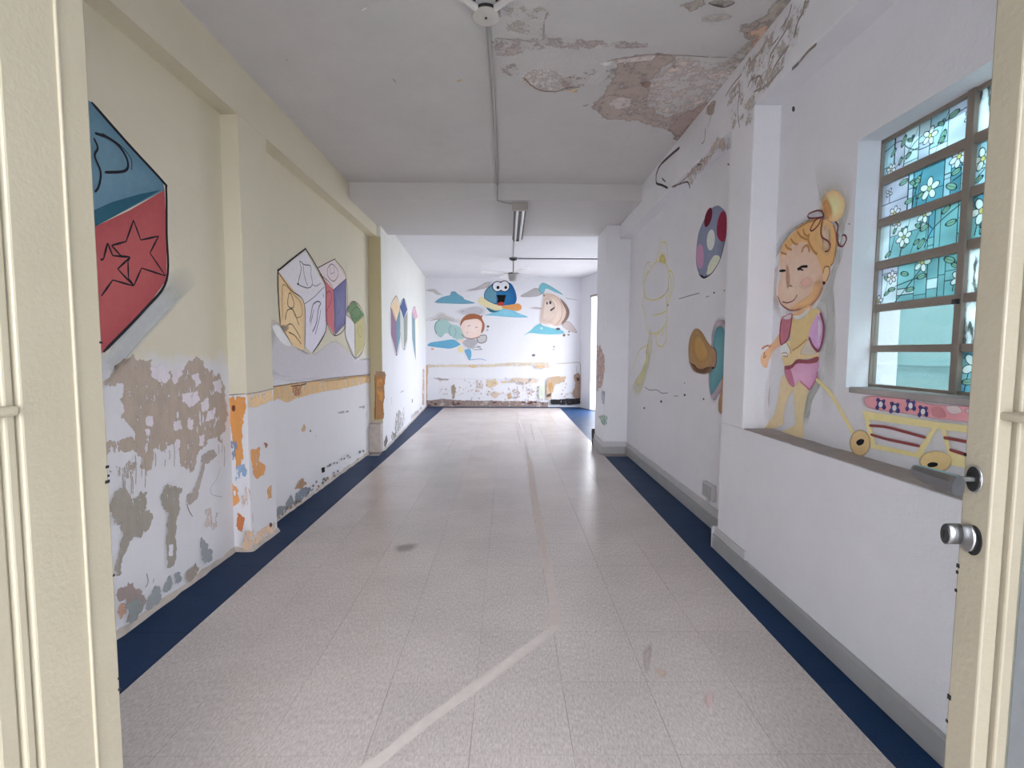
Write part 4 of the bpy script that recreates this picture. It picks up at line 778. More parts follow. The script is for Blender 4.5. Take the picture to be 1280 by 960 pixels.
('P',[(192,508),(202,518),(212,508),(202,492)],(0.44,0.407,0.44),'r',0.85,None,8),
('P',[(207,425),(223,441),(239,425),(223,398)],(0.44,0.407,0.44),'r',0.85,None,8),
('P',[(333,404),(346,418),(360,404),(347,383)],(0.497,0.356,0.265),'r',0.85,None,8),
('P',[(241,224),(257,240),(274,224),(258,197)],(0.585,0.485,0.407),'r',0.85,None,8),
('P',[(203,256),(221,274),(239,256),(221,227)],(0.44,0.407,0.44),'r',0.85,None,8),
('P',[(429,305),(439,315),(449,305),(439,289)],(0.44,0.407,0.44),'r',0.85,None,8),
('P',[(644,346),(656,358),(669,346),(657,327)],(0.497,0.356,0.265),'r',0.85,None,8),
('P',[(648,362),(657,370),(665,362),(657,349)],(0.497,0.356,0.265),'r',0.85,None,8),
('P',[(197,208),(215,226),(233,208),(215,180)],(0.497,0.356,0.265),'r',0.85,None,8),
('P',[(223,335),(238,349),(252,335),(238,311)],(0.497,0.356,0.265),'r',0.85,None,8),
('P',[(119,361),(133,375),(147,361),(133,339)],(0.497,0.356,0.265),'r',0.85,None,8),
('P',[(552,323),(563,334),(573,323),(563,306)],(0.497,0.356,0.265),'r',0.85,None,8),
('P',[(412,378),(421,387),(430,378),(421,364)],(0.44,0.407,0.44),'r',0.85,None,8),
('P',[(447,218),(459,230),(471,218),(459,199)],(0.44,0.407,0.44),'r',0.85,None,8),
('P',[(440,144),(454,157),(467,144),(454,122)],(0.44,0.407,0.44),'r',0.85,None,8),
('P',[(331,438),(342,448),(353,438),(342,421)],(0.497,0.356,0.265),'r',0.85,None,8),
('P',[(641,227),(653,239),(666,227),(654,207)],(0.497,0.356,0.265),'r',0.85,None,8),
('P',[(258,289),(266,297),(273,289),(266,278)],(0.44,0.407,0.44),'r',0.85,None,8),
('P',[(403,353),(413,364),(424,353),(413,337)],(0.44,0.407,0.44),'r',0.85,None,8),
('P',[(396,413),(408,426),(421,413),(408,393)],(0.585,0.485,0.407),'r',0.85,None,8),
('P',[(461,297),(479,315),(498,297),(480,267)],(0.497,0.356,0.265),'r',0.85,None,8),
('P',[(641,428),(652,440),(664,428),(653,409)],(0.497,0.356,0.265),'r',0.85,None,8),
('P',[(509,269),(525,285),(541,269),(525,244)],(0.497,0.356,0.265),'r',0.85,None,8),
('P',[(514,340),(530,356),(546,340),(530,314)],(0.44,0.407,0.44),'r',0.85,None,8),
('P',[(209,384),(220,396),(232,384),(220,366)],(0.497,0.356,0.265),'r',0.85,None,8),
('P',[(101,564),(113,576),(124,565),(113,546)],(0.44,0.407,0.44),'r',0.85,None,8),
('P',[(446,377),(464,395),(481,377),(464,349)],(0.44,0.407,0.44),'r',0.85,None,8),
('P',[(311,509),(327,525),(342,509),(327,485)],(0.497,0.356,0.265),'r',0.85,None,8),
('P',[(401,565),(409,572),(416,565),(409,553)],(0.585,0.485,0.407),'r',0.85,None,8),
('P',[(296,601),(307,613),(319,601),(308,582)],(0.585,0.485,0.407),'r',0.85,None,8),
('P',[(518,322),(535,339),(553,322),(536,293)],(0.44,0.407,0.44),'r',0.85,None,8),
('P',[(304,342),(313,351),(321,342),(313,329)],(0.44,0.407,0.44),'r',0.85,None,8),
('P',[(399,278),(406,284),(413,278),(406,267)],(0.585,0.485,0.407),'r',0.85,None,8),
('P',[(431,372),(448,389),(465,372),(448,344)],(0.44,0.407,0.44),'r',0.85,None,8),
('P',[(378,159),(390,172),(402,159),(390,140)],(0.44,0.407,0.44),'r',0.85,None,8),
('P',[(156,211),(173,227),(190,211),(173,184)],(0.585,0.485,0.407),'r',0.85,None,8),
('P',[(579,410),(586,418),(594,410),(586,399)],(0.585,0.485,0.407),'r',0.85,None,8),
('P',[(520,386),(533,398),(545,386),(533,365)],(0.44,0.407,0.44),'r',0.85,None,8),
('P',[(145,322),(157,335),(169,322),(157,303)],(0.44,0.407,0.44),'r',0.85,None,8),
('P',[(613,126),(631,144),(649,126),(632,97)],(0.44,0.407,0.44),'r',0.85,None,8),
('P',[(309,-166),(317,-158),(325,-166),(317,-178)],(0.44,0.407,0.44),'r',0.85,None,8),
('P',[(563,582),(571,590),(579,582),(571,569)],(0.44,0.407,0.44),'r',0.85,None,8),
('P',[(509,608),(522,621),(535,608),(522,588)],(0.585,0.485,0.407),'r',0.85,None,8),
('P',[(577,334),(586,343),(596,334),(586,319)],(0.497,0.356,0.265),'r',0.85,None,8),
('P',[(445,535),(458,548),(472,535),(459,513)],(0.585,0.485,0.407),'r',0.85,None,8),
('P',[(460,300),(475,316),(490,301),(475,276)],(0.585,0.485,0.407),'r',0.85,None,8),
('P',[(662,445),(672,455),(682,445),(672,429)],(0.585,0.485,0.407),'r',0.85,None,8),
('P',[(165,313),(184,332),(203,313),(184,282)],(0.497,0.356,0.265),'r',0.85,None,8),
('P',[(318,491),(332,505),(347,491),(333,468)],(0.497,0.356,0.265),'r',0.85,None,8),
('P',[(451,293),(467,309),(483,293),(467,267)],(0.497,0.356,0.265),'r',0.85,None,8),
('P',[(414,430),(421,437),(428,430),(421,419)],(0.44,0.407,0.44),'r',0.85,None,8),
('P',[(346,440),(358,452),(370,440),(358,420)],(0.44,0.407,0.44),'r',0.85,None,8),
('P',[(240,299),(258,318),(277,299),(259,270)],(0.44,0.407,0.44),'r',0.85,None,8),
('P',[(201,333),(212,344),(222,334),(212,317)],(0.497,0.356,0.265),'r',0.85,None,8),
('P',[(254,513),(271,530),(289,513),(272,484)],(0.585,0.485,0.407),'r',0.85,None,8),
('P',[(214,442),(222,449),(229,442),(222,430)],(0.497,0.356,0.265),'r',0.85,None,8),
('P',[(603,192),(614,203),(626,192),(614,173)],(0.585,0.485,0.407),'r',0.85,None,8),
('P',[(231,517),(242,528),(253,517),(242,499)],(0.44,0.407,0.44),'r',0.85,None,8),
('P',[(142,268),(152,278),(163,268),(152,251)],(0.44,0.407,0.44),'r',0.85,None,8),
('P',[(190,96),(208,114),(226,97),(208,68)],(0.497,0.356,0.265),'r',0.85,None,8),
('P',[(206,147),(216,157),(226,147),(216,131)],(0.585,0.485,0.407),'r',0.85,None,8),
('P',[(480,354),(493,367),(507,354),(494,333)],(0.585,0.485,0.407),'r',0.85,None,8),
('P',[(572,614),(578,621),(585,614),(578,603)],(0.497,0.356,0.265),'r',0.85,None,8),
('P',[(144,373),(163,391),(181,373),(163,343)],(0.44,0.407,0.44),'r',0.85,None,8),
('P',[(223,63),(242,82),(261,63),(242,33)],(0.497,0.356,0.265),'r',0.85,None,8),
('P',[(-1165,229),(-1151,243),(-1137,229),(-1151,207)],(0.585,0.485,0.407),'r',0.85,None,8),
('P',[(-611,491),(-592,510),(-573,491),(-592,460)],(0.497,0.356,0.265),'r',0.85,None,8),
('P',[(-1182,124),(-1172,134),(-1163,124),(-1173,109)],(0.44,0.407,0.44),'r',0.85,None,8),
('P',[(-1430,177),(-1422,185),(-1414,177),(-1422,165)],(0.497,0.356,0.265),'r',0.85,None,8),
('P',[(-537,383),(-529,391),(-521,383),(-529,370)],(0.44,0.407,0.44),'r',0.85,None,8),
('P',[(-839,337),(-823,354),(-806,337),(-823,311)],(0.585,0.485,0.407),'r',0.85,None,8),
('P',[(485,370),(493,379),(502,370),(493,356)],(0.44,0.407,0.44),'r',0.85,None,8),
('P',[(-810,61),(-802,68),(-795,61),(-802,49)],(0.497,0.356,0.265),'r',0.85,None,8),
('P',[(-1463,387),(-1454,395),(-1446,387),(-1454,373)],(0.44,0.407,0.44),'r',0.85,None,8),
('P',[(-1443,550),(-1428,565),(-1413,550),(-1428,526)],(0.585,0.485,0.407),'r',0.85,None,8),
('P',[(1229,426),(1243,440),(1256,426),(1243,405)],(0.585,0.485,0.407),'r',0.85,None,8),
('P',[(-104,310),(-86,328),(-68,311),(-86,282)],(0.585,0.485,0.407),'r',0.85,None,8),
('P',[(-1369,276),(-1353,292),(-1337,276),(-1353,250)],(0.585,0.485,0.407),'r',0.85,None,8),
('P',[(12,412),(24,425),(37,412),(24,392)],(0.44,0.407,0.44),'r',0.85,None,8),
('P',[(393,510),(409,526),(425,511),(409,485)],(0.497,0.356,0.265),'r',0.85,None,8),
('P',[(1245,285),(1256,295),(1266,285),(1256,268)],(0.585,0.485,0.407),'r',0.85,None,8),
('P',[(330,403),(342,415),(354,403),(342,384)],(0.44,0.407,0.44),'r',0.85,None,8),
('P',[(-220,120),(-203,137),(-186,120),(-203,94)],(0.497,0.356,0.265),'r',0.85,None,8),
('P',[(869,428),(886,445),(903,428),(887,401)],(0.497,0.356,0.265),'r',0.85,None,8),
('P',[(471,452),(482,464),(494,452),(482,433)],(0.497,0.356,0.265),'r',0.85,None,8),
('P',[(160,211),(179,230),(198,211),(179,180)],(0.44,0.407,0.44),'r',0.85,None,8),
('P',[(-60,164),(-45,179),(-30,164),(-45,140)],(0.497,0.356,0.265),'r',0.85,None,8),
('P',[(303,512),(321,530),(339,512),(321,483)],(0.44,0.407,0.44),'r',0.85,None,8),
('P',[(-418,334),(-402,350),(-386,334),(-402,308)],(0.585,0.485,0.407),'r',0.85,None,8),
('P',[(1403,342),(1416,355),(1429,342),(1416,321)],(0.585,0.485,0.407),'r',0.85,None,8),
('P',[(-431,273),(-412,292),(-393,273),(-412,243)],(0.44,0.407,0.44),'r',0.85,None,8),
('P',[(-1379,427),(-1371,436),(-1363,427),(-1371,414)],(0.585,0.485,0.407),'r',0.85,None,8),
('P',[(-1167,513),(-1161,520),(-1154,513),(-1161,503)],(0.585,0.485,0.407),'r',0.85,None,8),
('P',[(1256,504),(1267,515),(1279,504),(1268,486)],(0.44,0.407,0.44),'r',0.85,None,8),
('P',[(-1427,341),(-1417,350),(-1408,341),(-1417,326)],(0.497,0.356,0.265),'r',0.85,None,8),
('P',[(-615,344),(-601,358),(-587,344),(-601,322)],(0.585,0.485,0.407),'r',0.85,None,8),
('P',[(-48,557),(-32,573),(-15,557),(-32,530)],(0.585,0.485,0.407),'r',0.85,None,8),
('P',[(933,193),(945,205),(956,193),(945,174)],(0.44,0.407,0.44),'r',0.85,None,8),
('P',[(-793,461),(-775,479),(-757,461),(-775,432)],(0.44,0.407,0.44),'r',0.85,None,8),
('P',[(-1268,344),(-1261,352),(-1253,345),(-1261,332)],(0.44,0.407,0.44),'r',0.85,None,8),
('P',[(-1410,133),(-1393,150),(-1376,133),(-1394,106)],(0.44,0.407,0.44),'r',0.85,None,8),
('P',[(-272,452),(-261,462),(-251,452),(-261,436)],(0.497,0.356,0.265),'r',0.85,None,8),
('P',[(439,152),(453,166),(466,153),(453,131)],(0.585,0.485,0.407),'r',0.85,None,8),
('P',[(860,631),(869,640),(879,631),(870,616)],(0.44,0.407,0.44),'r',0.85,None,8),
('P',[(936,415),(954,433),(973,415),(955,386)],(0.44,0.407,0.44),'r',0.85,None,8),
('P',[(-1093,313),(-1082,324),(-1072,313),(-1082,296)],(0.585,0.485,0.407),'r',0.85,None,8),
('P',[(-884,419),(-874,428),(-865,419),(-874,404)],(0.585,0.485,0.407),'r',0.85,None,8),
('P',[(-681,349),(-662,369),(-642,349),(-662,318)],(0.497,0.356,0.265),'r',0.85,None,8),
('P',[(932,439),(939,446),(947,439),(939,427)],(0.44,0.407,0.44),'r',0.85,None,8),
('P',[(-273,519),(-257,535),(-241,519),(-257,493)],(0.497,0.356,0.265),'r',0.85,None,8),
('P',[(794,342),(803,351),(812,342),(803,327)],(0.44,0.407,0.44),'r',0.85,None,8),
('P',[(-778,168),(-763,183),(-748,168),(-763,144)],(0.44,0.407,0.44),'r',0.85,None,8),
('P',[(1265,280),(1272,287),(1279,281),(1272,269)],(0.585,0.485,0.407),'r',0.85,None,8),
('P',[(-571,285),(-556,300),(-541,285),(-556,260)],(0.497,0.356,0.265),'r',0.85,None,8),
('P',[(339,354),(349,364),(359,354),(349,338)],(0.44,0.407,0.44),'r',0.85,None,8),
('P',[(-1452,315),(-1444,323),(-1436,315),(-1444,303)],(0.44,0.407,0.44),'r',0.85,None,8),
('P',[(426,540),(438,553),(451,541),(439,520)],(0.585,0.485,0.407),'r',0.85,None,8),
('P',[(-380,-6),(-366,9),(-351,-6),(-366,-28)],(0.44,0.407,0.44),'r',0.85,None,8),
('P',[(-573,551),(-555,569),(-537,551),(-555,522)],(0.44,0.407,0.44),'r',0.85,None,8),
('P',[(154,276),(161,283),(168,276),(161,264)],(0.44,0.407,0.44),'r',0.85,None,8),
('P',[(-283,319),(-267,335),(-251,319),(-267,293)],(0.44,0.407,0.44),'r',0.85,None,8),
('P',[(-1043,351),(-1033,360),(-1025,351),(-1034,337)],(0.497,0.356,0.265),'r',0.85,None,8),
('P',[(-1040,244),(-1033,251),(-1026,244),(-1033,233)],(0.585,0.485,0.407),'r',0.85,None,8),
('P',[(-777,203),(-759,221),(-741,204),(-759,175)],(0.585,0.485,0.407),'r',0.85,None,8),
('P',[(253,323),(260,330),(267,323),(260,313)],(0.585,0.485,0.407),'r',0.85,None,8),
('P',[(-717,290),(-708,299),(-699,290),(-708,275)],(0.585,0.485,0.407),'r',0.85,None,8),
('P',[(1366,296),(1382,313),(1399,296),(1383,270)],(0.497,0.356,0.265),'r',0.85,None,8),
('P',[(210,366),(226,383),(243,366),(227,339)],(0.585,0.485,0.407),'r',0.85,None,8),
('P',[(-941,374),(-926,389),(-912,374),(-926,351)],(0.585,0.485,0.407),'r',0.85,None,8),
('P',[(-456,466),(-439,483),(-422,467),(-439,439)],(0.497,0.356,0.265),'r',0.85,None,8),
('P',[(1415,244),(1432,261),(1450,244),(1433,215)],(0.497,0.356,0.265),'r',0.85,None,8),
('P',[(-394,323),(-377,340),(-360,323),(-377,295)],(0.497,0.356,0.265),'r',0.85,None,8),
('P',[(62,316),(69,323),(75,316),(69,306)],(0.585,0.485,0.407),'r',0.85,None,8),
('P',[(-915,566),(-899,582),(-883,566),(-899,541)],(0.585,0.485,0.407),'r',0.85,None,8),
('P',[(-330,378),(-313,396),(-295,379),(-313,350)],(0.585,0.485,0.407),'r',0.85,None,8),
('P',[(-1161,241),(-1151,252),(-1141,242),(-1151,225)],(0.497,0.356,0.265),'r',0.85,None,8),
('P',[(-1005,271),(-990,286),(-976,272),(-991,248)],(0.585,0.485,0.407),'r',0.85,None,8),
('P',[(-437,472),(-425,484),(-413,472),(-425,453)],(0.585,0.485,0.407),'r',0.85,None,8),
('P',[(739,159),(748,169),(758,159),(749,143)],(0.585,0.485,0.407),'r',0.85,None,8),
('P',[(-615,190),(-597,208),(-580,190),(-597,162)],(0.44,0.407,0.44),'r',0.85,None,8),
('P',[(110,341),(128,360),(147,341),(129,311)],(0.585,0.485,0.407),'r',0.85,None,8),
('P',[(825,325),(839,340),(854,325),(840,302)],(0.497,0.356,0.265),'r',0.85,None,8),
('P',[(-303,511),(-291,523),(-280,511),(-291,493)],(0.44,0.407,0.44),'r',0.85,None,8),
('P',[(-689,259),(-683,265),(-676,259),(-683,248)],(0.44,0.407,0.44),'r',0.85,None,8),
('P',[(-967,291),(-952,306),(-937,291),(-952,267)],(0.44,0.407,0.44),'r',0.85,None,8),
('P',[(-1243,103),(-1235,111),(-1227,103),(-1235,90)],(0.497,0.356,0.265),'r',0.85,None,8),
('P',[(-1409,190),(-1402,197),(-1395,190),(-1403,179)],(0.497,0.356,0.265),'r',0.85,None,8),
('P',[(-511,457),(-500,467),(-490,457),(-500,440)],(0.585,0.485,0.407),'r',0.85,None,8),
('P',[(-824,524),(-812,535),(-801,524),(-812,506)],(0.44,0.407,0.44),'r',0.85,None,8),
('P',[(-625,342),(-615,352),(-604,342),(-615,325)],(0.585,0.485,0.407),'r',0.85,None,8),
('P',[(1183,365),(1196,379),(1210,365),(1197,343)],(0.44,0.407,0.44),'r',0.85,None,8),
('P',[(706,209),(723,225),(739,209),(723,182)],(0.44,0.407,0.44),'r',0.85,None,8),
('P',[(721,180),(733,193),(745,180),(733,160)],(0.44,0.407,0.44),'r',0.85,None,8),
('P',[(-1328,382),(-1309,401),(-1290,382),(-1309,352)],(0.44,0.407,0.44),'r',0.85,None,8),
('P',[(1345,323),(1357,335),(1368,323),(1357,304)],(0.44,0.407,0.44),'r',0.85,None,8),
('P',[(-641,330),(-629,341),(-618,330),(-629,311)],(0.585,0.485,0.407),'r',0.85,None,8),
('P',[(624,333),(637,347),(651,333),(638,312)],(0.585,0.485,0.407),'r',0.85,None,8),
('P',[(244,130),(255,142),(267,130),(256,112)],(0.497,0.356,0.265),'r',0.85,None,8),
('P',[(-919,610),(-912,618),(-904,610),(-912,598)],(0.497,0.356,0.265),'r',0.85,None,8),
('P',[(-717,509),(-708,518),(-699,509),(-708,494)],(0.585,0.485,0.407),'r',0.85,None,8),
('P',[(-956,294),(-949,301),(-942,294),(-949,283)],(0.497,0.356,0.265),'r',0.85,None,8),
('P',[(1157,286),(1176,305),(1195,286),(1176,255)],(0.497,0.356,0.265),'r',0.85,None,8),
('P',[(-784,362),(-766,379),(-749,362),(-766,333)],(0.44,0.407,0.44),'r',0.85,None,8),
('P',[(1455,473),(1464,482),(1473,473),(1464,459)],(0.44,0.407,0.44),'r',0.85,None,8),
('P',[(-742,368),(-727,383),(-713,368),(-727,344)],(0.44,0.407,0.44),'r',0.85,None,8),
('P',[(-1417,374),(-1399,392),(-1381,374),(-1399,345)],(0.44,0.407,0.44),'r',0.85,None,8),
('P',[(1415,302),(1425,313),(1436,302),(1426,286)],(0.585,0.485,0.407),'r',0.85,None,8),
('P',[(1122,-19),(1134,-6),(1147,-19),(1135,-39)],(0.44,0.407,0.44),'r',0.85,None,8),
('P',[(-523,221),(-515,229),(-507,221),(-515,209)],(0.585,0.485,0.407),'r',0.85,None,8),
('P',[(-1324,-70),(-1316,-62),(-1308,-70),(-1316,-84)],(0.585,0.485,0.407),'r',0.85,None,8),
('P',[(1391,132),(1404,146),(1418,132),(1405,110)],(0.585,0.485,0.407),'r',0.85,None,8),
('P',[(-45,619),(-31,633),(-17,619),(-31,596)],(0.44,0.407,0.44),'r',0.85,None,8),
('P',[(318,254),(327,263),(336,254),(327,240)],(0.44,0.407,0.44),'r',0.85,None,8),
('P',[(1365,313),(1371,320),(1378,313),(1372,303)],(0.585,0.485,0.407),'r',0.85,None,8),
('P',[(1219,230),(1232,243),(1245,230),(1232,209)],(0.44,0.407,0.44),'r',0.85,None,8),
('P',[(-360,277),(-345,292),(-330,277),(-345,253)],(0.585,0.485,0.407),'r',0.85,None,8),
('P',[(501,477),(509,485),(518,477),(510,464)],(0.44,0.407,0.44),'r',0.85,None,8),
('P',[(22,383),(39,400),(56,383),(39,356)],(0.44,0.407,0.44),'r',0.85,None,8),
('P',[(58,301),(65,309),(73,301),(65,289)],(0.497,0.356,0.265),'r',0.85,None,8),
('P',[(184,377),(192,384),(199,377),(192,364)],(0.497,0.356,0.265),'r',0.85,None,8),
('P',[(-1114,327),(-1104,338),(-1093,327),(-1104,310)],(0.585,0.485,0.407),'r',0.85,None,8),
('P',[(-1025,418),(-1006,436),(-988,418),(-1006,388)],(0.585,0.485,0.407),'r',0.85,None,8),
('P',[(924,249),(934,259),(945,249),(934,232)],(0.497,0.356,0.265),'r',0.85,None,8),
('P',[(-1200,377),(-1187,390),(-1174,377),(-1187,356)],(0.44,0.407,0.44),'r',0.85,None,8),
('P',[(1278,287),(1296,305),(1314,287),(1296,259)],(0.44,0.407,0.44),'r',0.85,None,8),
('P',[(103,610),(382,611),(639,634),(665,580),(618,515),(318,536),(104,535)],(0.681,0.546,0.418),'r',0.7,None,10),
('P',[(594,890),(743,897),(915,892),(915,860),(744,838),(615,841)],(0.681,0.497,0.309),'r',0.8,None,6),
('P',[(683,451),(812,452),(814,193),(696,182)],(0.625,0.681,0.559),'r',0.8,None,8),
('P',[(854,559),(960,646),(1260,647),(1219,540),(1026,506),(985,345),(922,194),(858,150),(845,387)],(0.521,0.386,0.265),'r',0.95,None,12),
('P',[(876,495),(961,538),(984,410),(920,323)],(0.521,0.309,0.118),'r',0.7,None,8),
('P',[(846,258),(942,302),(921,237),(857,215)],(0.129,0.09,0.081),'r',0.9,None,8),
('P',[(1431,691),(1517,734),(1582,627),(1606,498),(1610,186),(1481,179),(1416,239),(1456,433)],(0.346,0.241,0.183),'r',0.95,None,10),
('P',[(1475,627),(1540,627),(1530,573),(1487,573)],(0.081,0.046,0.032),'r',0.9,None,6),
('P',[(933,162),(1309,185),(1610,197),(1623,89),(1311,55),(945,64)],(0.032,0.028,0.032),'r',0.95,None,6),
('S',[(1043,929),(1299,947),(1470,961),(1557,927),(1565,648)],(0.451,0.386,0.291),14,1.0),
('S',[(1471,894),(1485,691)],(0.44,0.386,0.309),10,1.0)],
'damp_ceiling':[
('P',[(570,2714),(738,2671),(977,2707),(1257,2743),(1349,2934),(1272,3177),(1175,3336),(887,3184),(755,2945),(625,2885)],(0.844,0.746,0.7),'r',0.55,None,20),
('P',[(559,3191),(595,3082),(625,2885),(604,2755),(676,2746),(755,2731),(806,2683),(889,2688),(848,2764),(833,2821),(808,2944),(855,3076),(877,3185),(980,3299),(1078,3380),(1107,3317),(1165,3256),(1250,3442),(1272,3678),(1191,3557),(1114,3489),(967,3426),(897,3363),(821,3386),(755,3366),(669,3347),(603,3267)],(0.551,0.467,0.423),'r',0.85,None,14),
('P',[(662,3134),(720,3097),(781,3113),(776,3206),(722,3226),(675,3189)],(0.77,0.7,0.678),'r',0.9,None,10),
('P',[(85,2895),(126,2835),(209,2804),(298,2846),(356,2969),(290,3019),(198,3021),(141,2973)],(0.794,0.735,0.7),'r',0.6,None,12),
('P',[(312,2891),(378,2867),(451,2888),(455,2967),(379,3001),(328,2953)],(0.532,0.44,0.406),'r',0.5,None,12),
('P',[(436,2800),(512,2756),(590,2769),(573,2886),(538,2933),(479,2950)],(0.571,0.532,0.532),'r',0.5,None,16),
('P',[(501,2743),(571,2721),(578,2769),(544,2770)],(0.92,0.92,0.92),'r',0.9,None,6),
('P',[(593,2707),(706,2675),(786,2671),(774,2711),(695,2723),(606,2730)],(0.87,0.77,0.746),'r',0.8,None,6),
('S',[(89,2887),(141,2973),(198,3021),(273,3033),(317,3019),(367,2985),(430,2983)],(0.19,0.133,0.108),9,1.0),
('S',[(540,2728),(583,2701),(661,2686),(734,2659),(815,2660),(962,2665),(1079,2676)],(0.287,0.212,0.18),6,1.0),
('S',[(554,2925),(600,2811)],(0.374,0.3,0.273),5,1.0),
('P',[(363,3018),(415,3000),(424,3033),(383,3037)],(0.844,0.678,0.458),'r',0.9,None,5),
('S',[(371,3014),(420,3037)],(0.458,0.3,0.18),6,1.0),
('P',[(-64,2550),(187,2540),(472,2552),(712,2584),(482,2600),(170,2618),(-67,2686)],(0.571,0.494,0.476),'r',0.55,None,12),
('S',[(183,2347),(171,2424),(174,2489),(166,2555),(35,2551),(-64,2538)],(0.44,0.406,0.374),9,0.8),
('P',[(-17,2335),(170,2323),(179,2522),(119,2535),(4,2480)],(0.655,0.634,0.571),'r',0.5,None,14),
('P',[(777,2929),(836,2920),(826,2976)],(0.374,0.273,0.236),'r',0.9,None,8),
('P',[(902,2749),(940,2762),(928,2777)],(0.343,0.26,0.224),'r',0.9,None,5),
('P',[(472,3193),(517,3173),(502,3201)],(0.458,0.374,0.343),'r',0.8,None,5),
('P',[(-61,2781),(31,2765),(58,2850),(15,2866),(-20,2837)],(0.532,0.476,0.458),'r',0.5,None,8),
('P',[(783,2290),(859,2251),(886,2294),(842,2325)],(0.532,0.476,0.423),'r',0.7,None,10),
('S',[(909,2273),(959,2293),(997,2296),(1024,2271)],(0.124,0.108,0.094),14,1.0),
('P',[(910,2275),(954,2262),(1020,2267),(996,2294),(958,2292)],(0.458,0.423,0.39),'r',0.8,None,5),
('P',[(1130,2418),(1210,2402),(1279,2458),(1252,2519),(1186,2490)],(0.513,0.44,0.406),'r',0.7,None,12),
('S',[(1178,2478),(1211,2459),(1225,2427)],(0.133,0.101,0.087),13,1.0),
('S',[(1089,2675),(1179,2670)],(0.18,0.141,0.124),6,1.0),
('P',[(918,2373),(1013,2351),(1053,2377),(951,2407)],(0.613,0.571,0.532),'r',0.6,None,10),
('P',[(1264,2756),(1272,2598),(1268,2473),(1290,2373),(1297,2320),(1264,2233),(1210,2233),(1203,2388),(1218,2616),(1197,2758)],(0.551,0.494,0.44),'r',0.7,None,20),
('P',[(1162,3496),(1153,3351),(1206,3242),(1266,3165),(1309,3115),(1326,3214),(1342,3347),(1311,3404),(1250,3464),(1261,3653)],(0.476,0.382,0.351),'r',0.9,None,10),
('S',[(1279,2387),(1284,2503),(1289,2632)],(0.343,0.287,0.26),9,1.0),
('S',[(1309,2332),(1294,2380)],(0.236,0.19,0.17),8,1.0),
('S',[(1189,2895),(1214,2795),(1259,2702)],(0.476,0.406,0.374),7,1.0),
('P',[(1201,2460),(1256,2415),(1280,2534),(1264,2582)],(0.77,0.551,0.44),'r',0.6,None,10),
('S',[(-304,2931),(-269,2906)],(0.634,0.476,0.26),14,1.0),
('S',[(-673,2905),(-664,2946)],(0.343,0.3,0.287),7,1.0),
('S',[(-687,2351),(-658,2329)],(0.92,0.92,0.92),7,1.0),
('S',[(-1215,2732),(-1205,2739)],(0.458,0.406,0.374),8,1.0)],
'damp_beam':[
('P',[(2858,2662),(2719,2706),(2590,2705),(2437,2709),(2268,2691),(2151,2696),(2132,2667),(2184,2569),(2317,2492),(2419,2474),(2551,2464),(2566,2391),(2700,2465),(2844,2476)],(0.623,0.545,0.491),'r',0.45,None,18),
('S',[(2139,2688),(2154,2649),(2189,2631),(2214,2579)],(0.28,0.238,0.21),12,0.85),
('S',[(2241,2742),(2269,2701),(2332,2689)],(0.28,0.238,0.21),9,0.85),
('S',[(2250,2663),(2328,2642),(2412,2620)],(0.28,0.238,0.21),10,0.85),
('S',[(2251,2568),(2322,2557),(2388,2531)],(0.28,0.238,0.21),12,0.85),
('S',[(2285,2501),(2385,2493),(2515,2505)],(0.28,0.238,0.21),8,0.85),
('S',[(2582,2600),(2501,2575),(2477,2514),(2556,2526)],(0.28,0.238,0.21),9,0.85),
('S',[(2438,2729),(2510,2697),(2631,2698)],(0.28,0.238,0.21),8,0.85),
('S',[(2395,2628),(2427,2582)],(0.28,0.238,0.21),9,0.85),
('S',[(2695,2693),(2811,2692),(2885,2675)],(0.28,0.238,0.21),9,0.85),
('S',[(2713,2629),(2726,2509),(2696,2410)],(0.28,0.238,0.21),7,0.85),
('S',[(2046,2451),(2106,2455),(2160,2446)],(0.28,0.238,0.21),14,0.85),
('S',[(2160,2446),(2197,2446),(2216,2448)],(0.28,0.238,0.21),15,0.85),
('S',[(2542,2608),(2602,2601),(2622,2581)],(0.28,0.238,0.21),10,0.85),
('S',[(2330,2661),(2397,2657)],(0.28,0.238,0.21),11,0.85),
('S',[(2168,2449),(2197,2443)],(0.134,0.126,0.142),12,1.0),
('S',[(3631,2692),(3850,2719),(4098,2736),(4202,2691)],(0.126,0.096,0.09),22,1.0),
('S',[(4191,2687),(4175,2623),(4032,2558),(3878,2483)],(0.083,0.066,0.066),18,1.0),
('S',[(4037,2616),(3932,2548)],(0.16,0.118,0.111),14,1.0),
('S',[(3784,2459),(3609,2422),(3450,2381),(3400,2321)],(0.103,0.077,0.071),12,1.0),
('S',[(3738,2436),(3491,2423),(3242,2426),(2998,2404)],(0.28,0.221,0.189),7,1.0),
('S',[(3162,2620),(3172,2550),(3219,2545)],(0.267,0.21,0.189),8,1.0),
('S',[(3048,2688),(3130,2606)],(0.362,0.293,0.267),8,1.0),
('P',[(2947,2465),(2813,2396),(2835,2361),(2970,2405),(3238,2373),(3373,2342),(3453,2424),(3147,2427)],(0.509,0.424,0.362),'r',0.6,None,12),
('P',[(3141,2746),(3021,2710),(3046,2663),(3169,2710)],(0.491,0.392,0.347),'r',0.8,None,8),
('P',[(2802,2256),(2804,2253),(2811,2253),(2818,2256),(2825,2261),(2828,2266),(2826,2269),(2819,2269),(2812,2266),(2805,2261)],(0.21,0.16,0.142),'s',1.0,None,0),
('P',[(3209,2409),(3216,2408),(3236,2412),(3261,2422),(3282,2433),(3290,2440),(3283,2442),(3262,2437),(3237,2427),(3217,2417)],(0.16,0.126,0.111),'s',1.0,None,0)],
'sill_marks':[
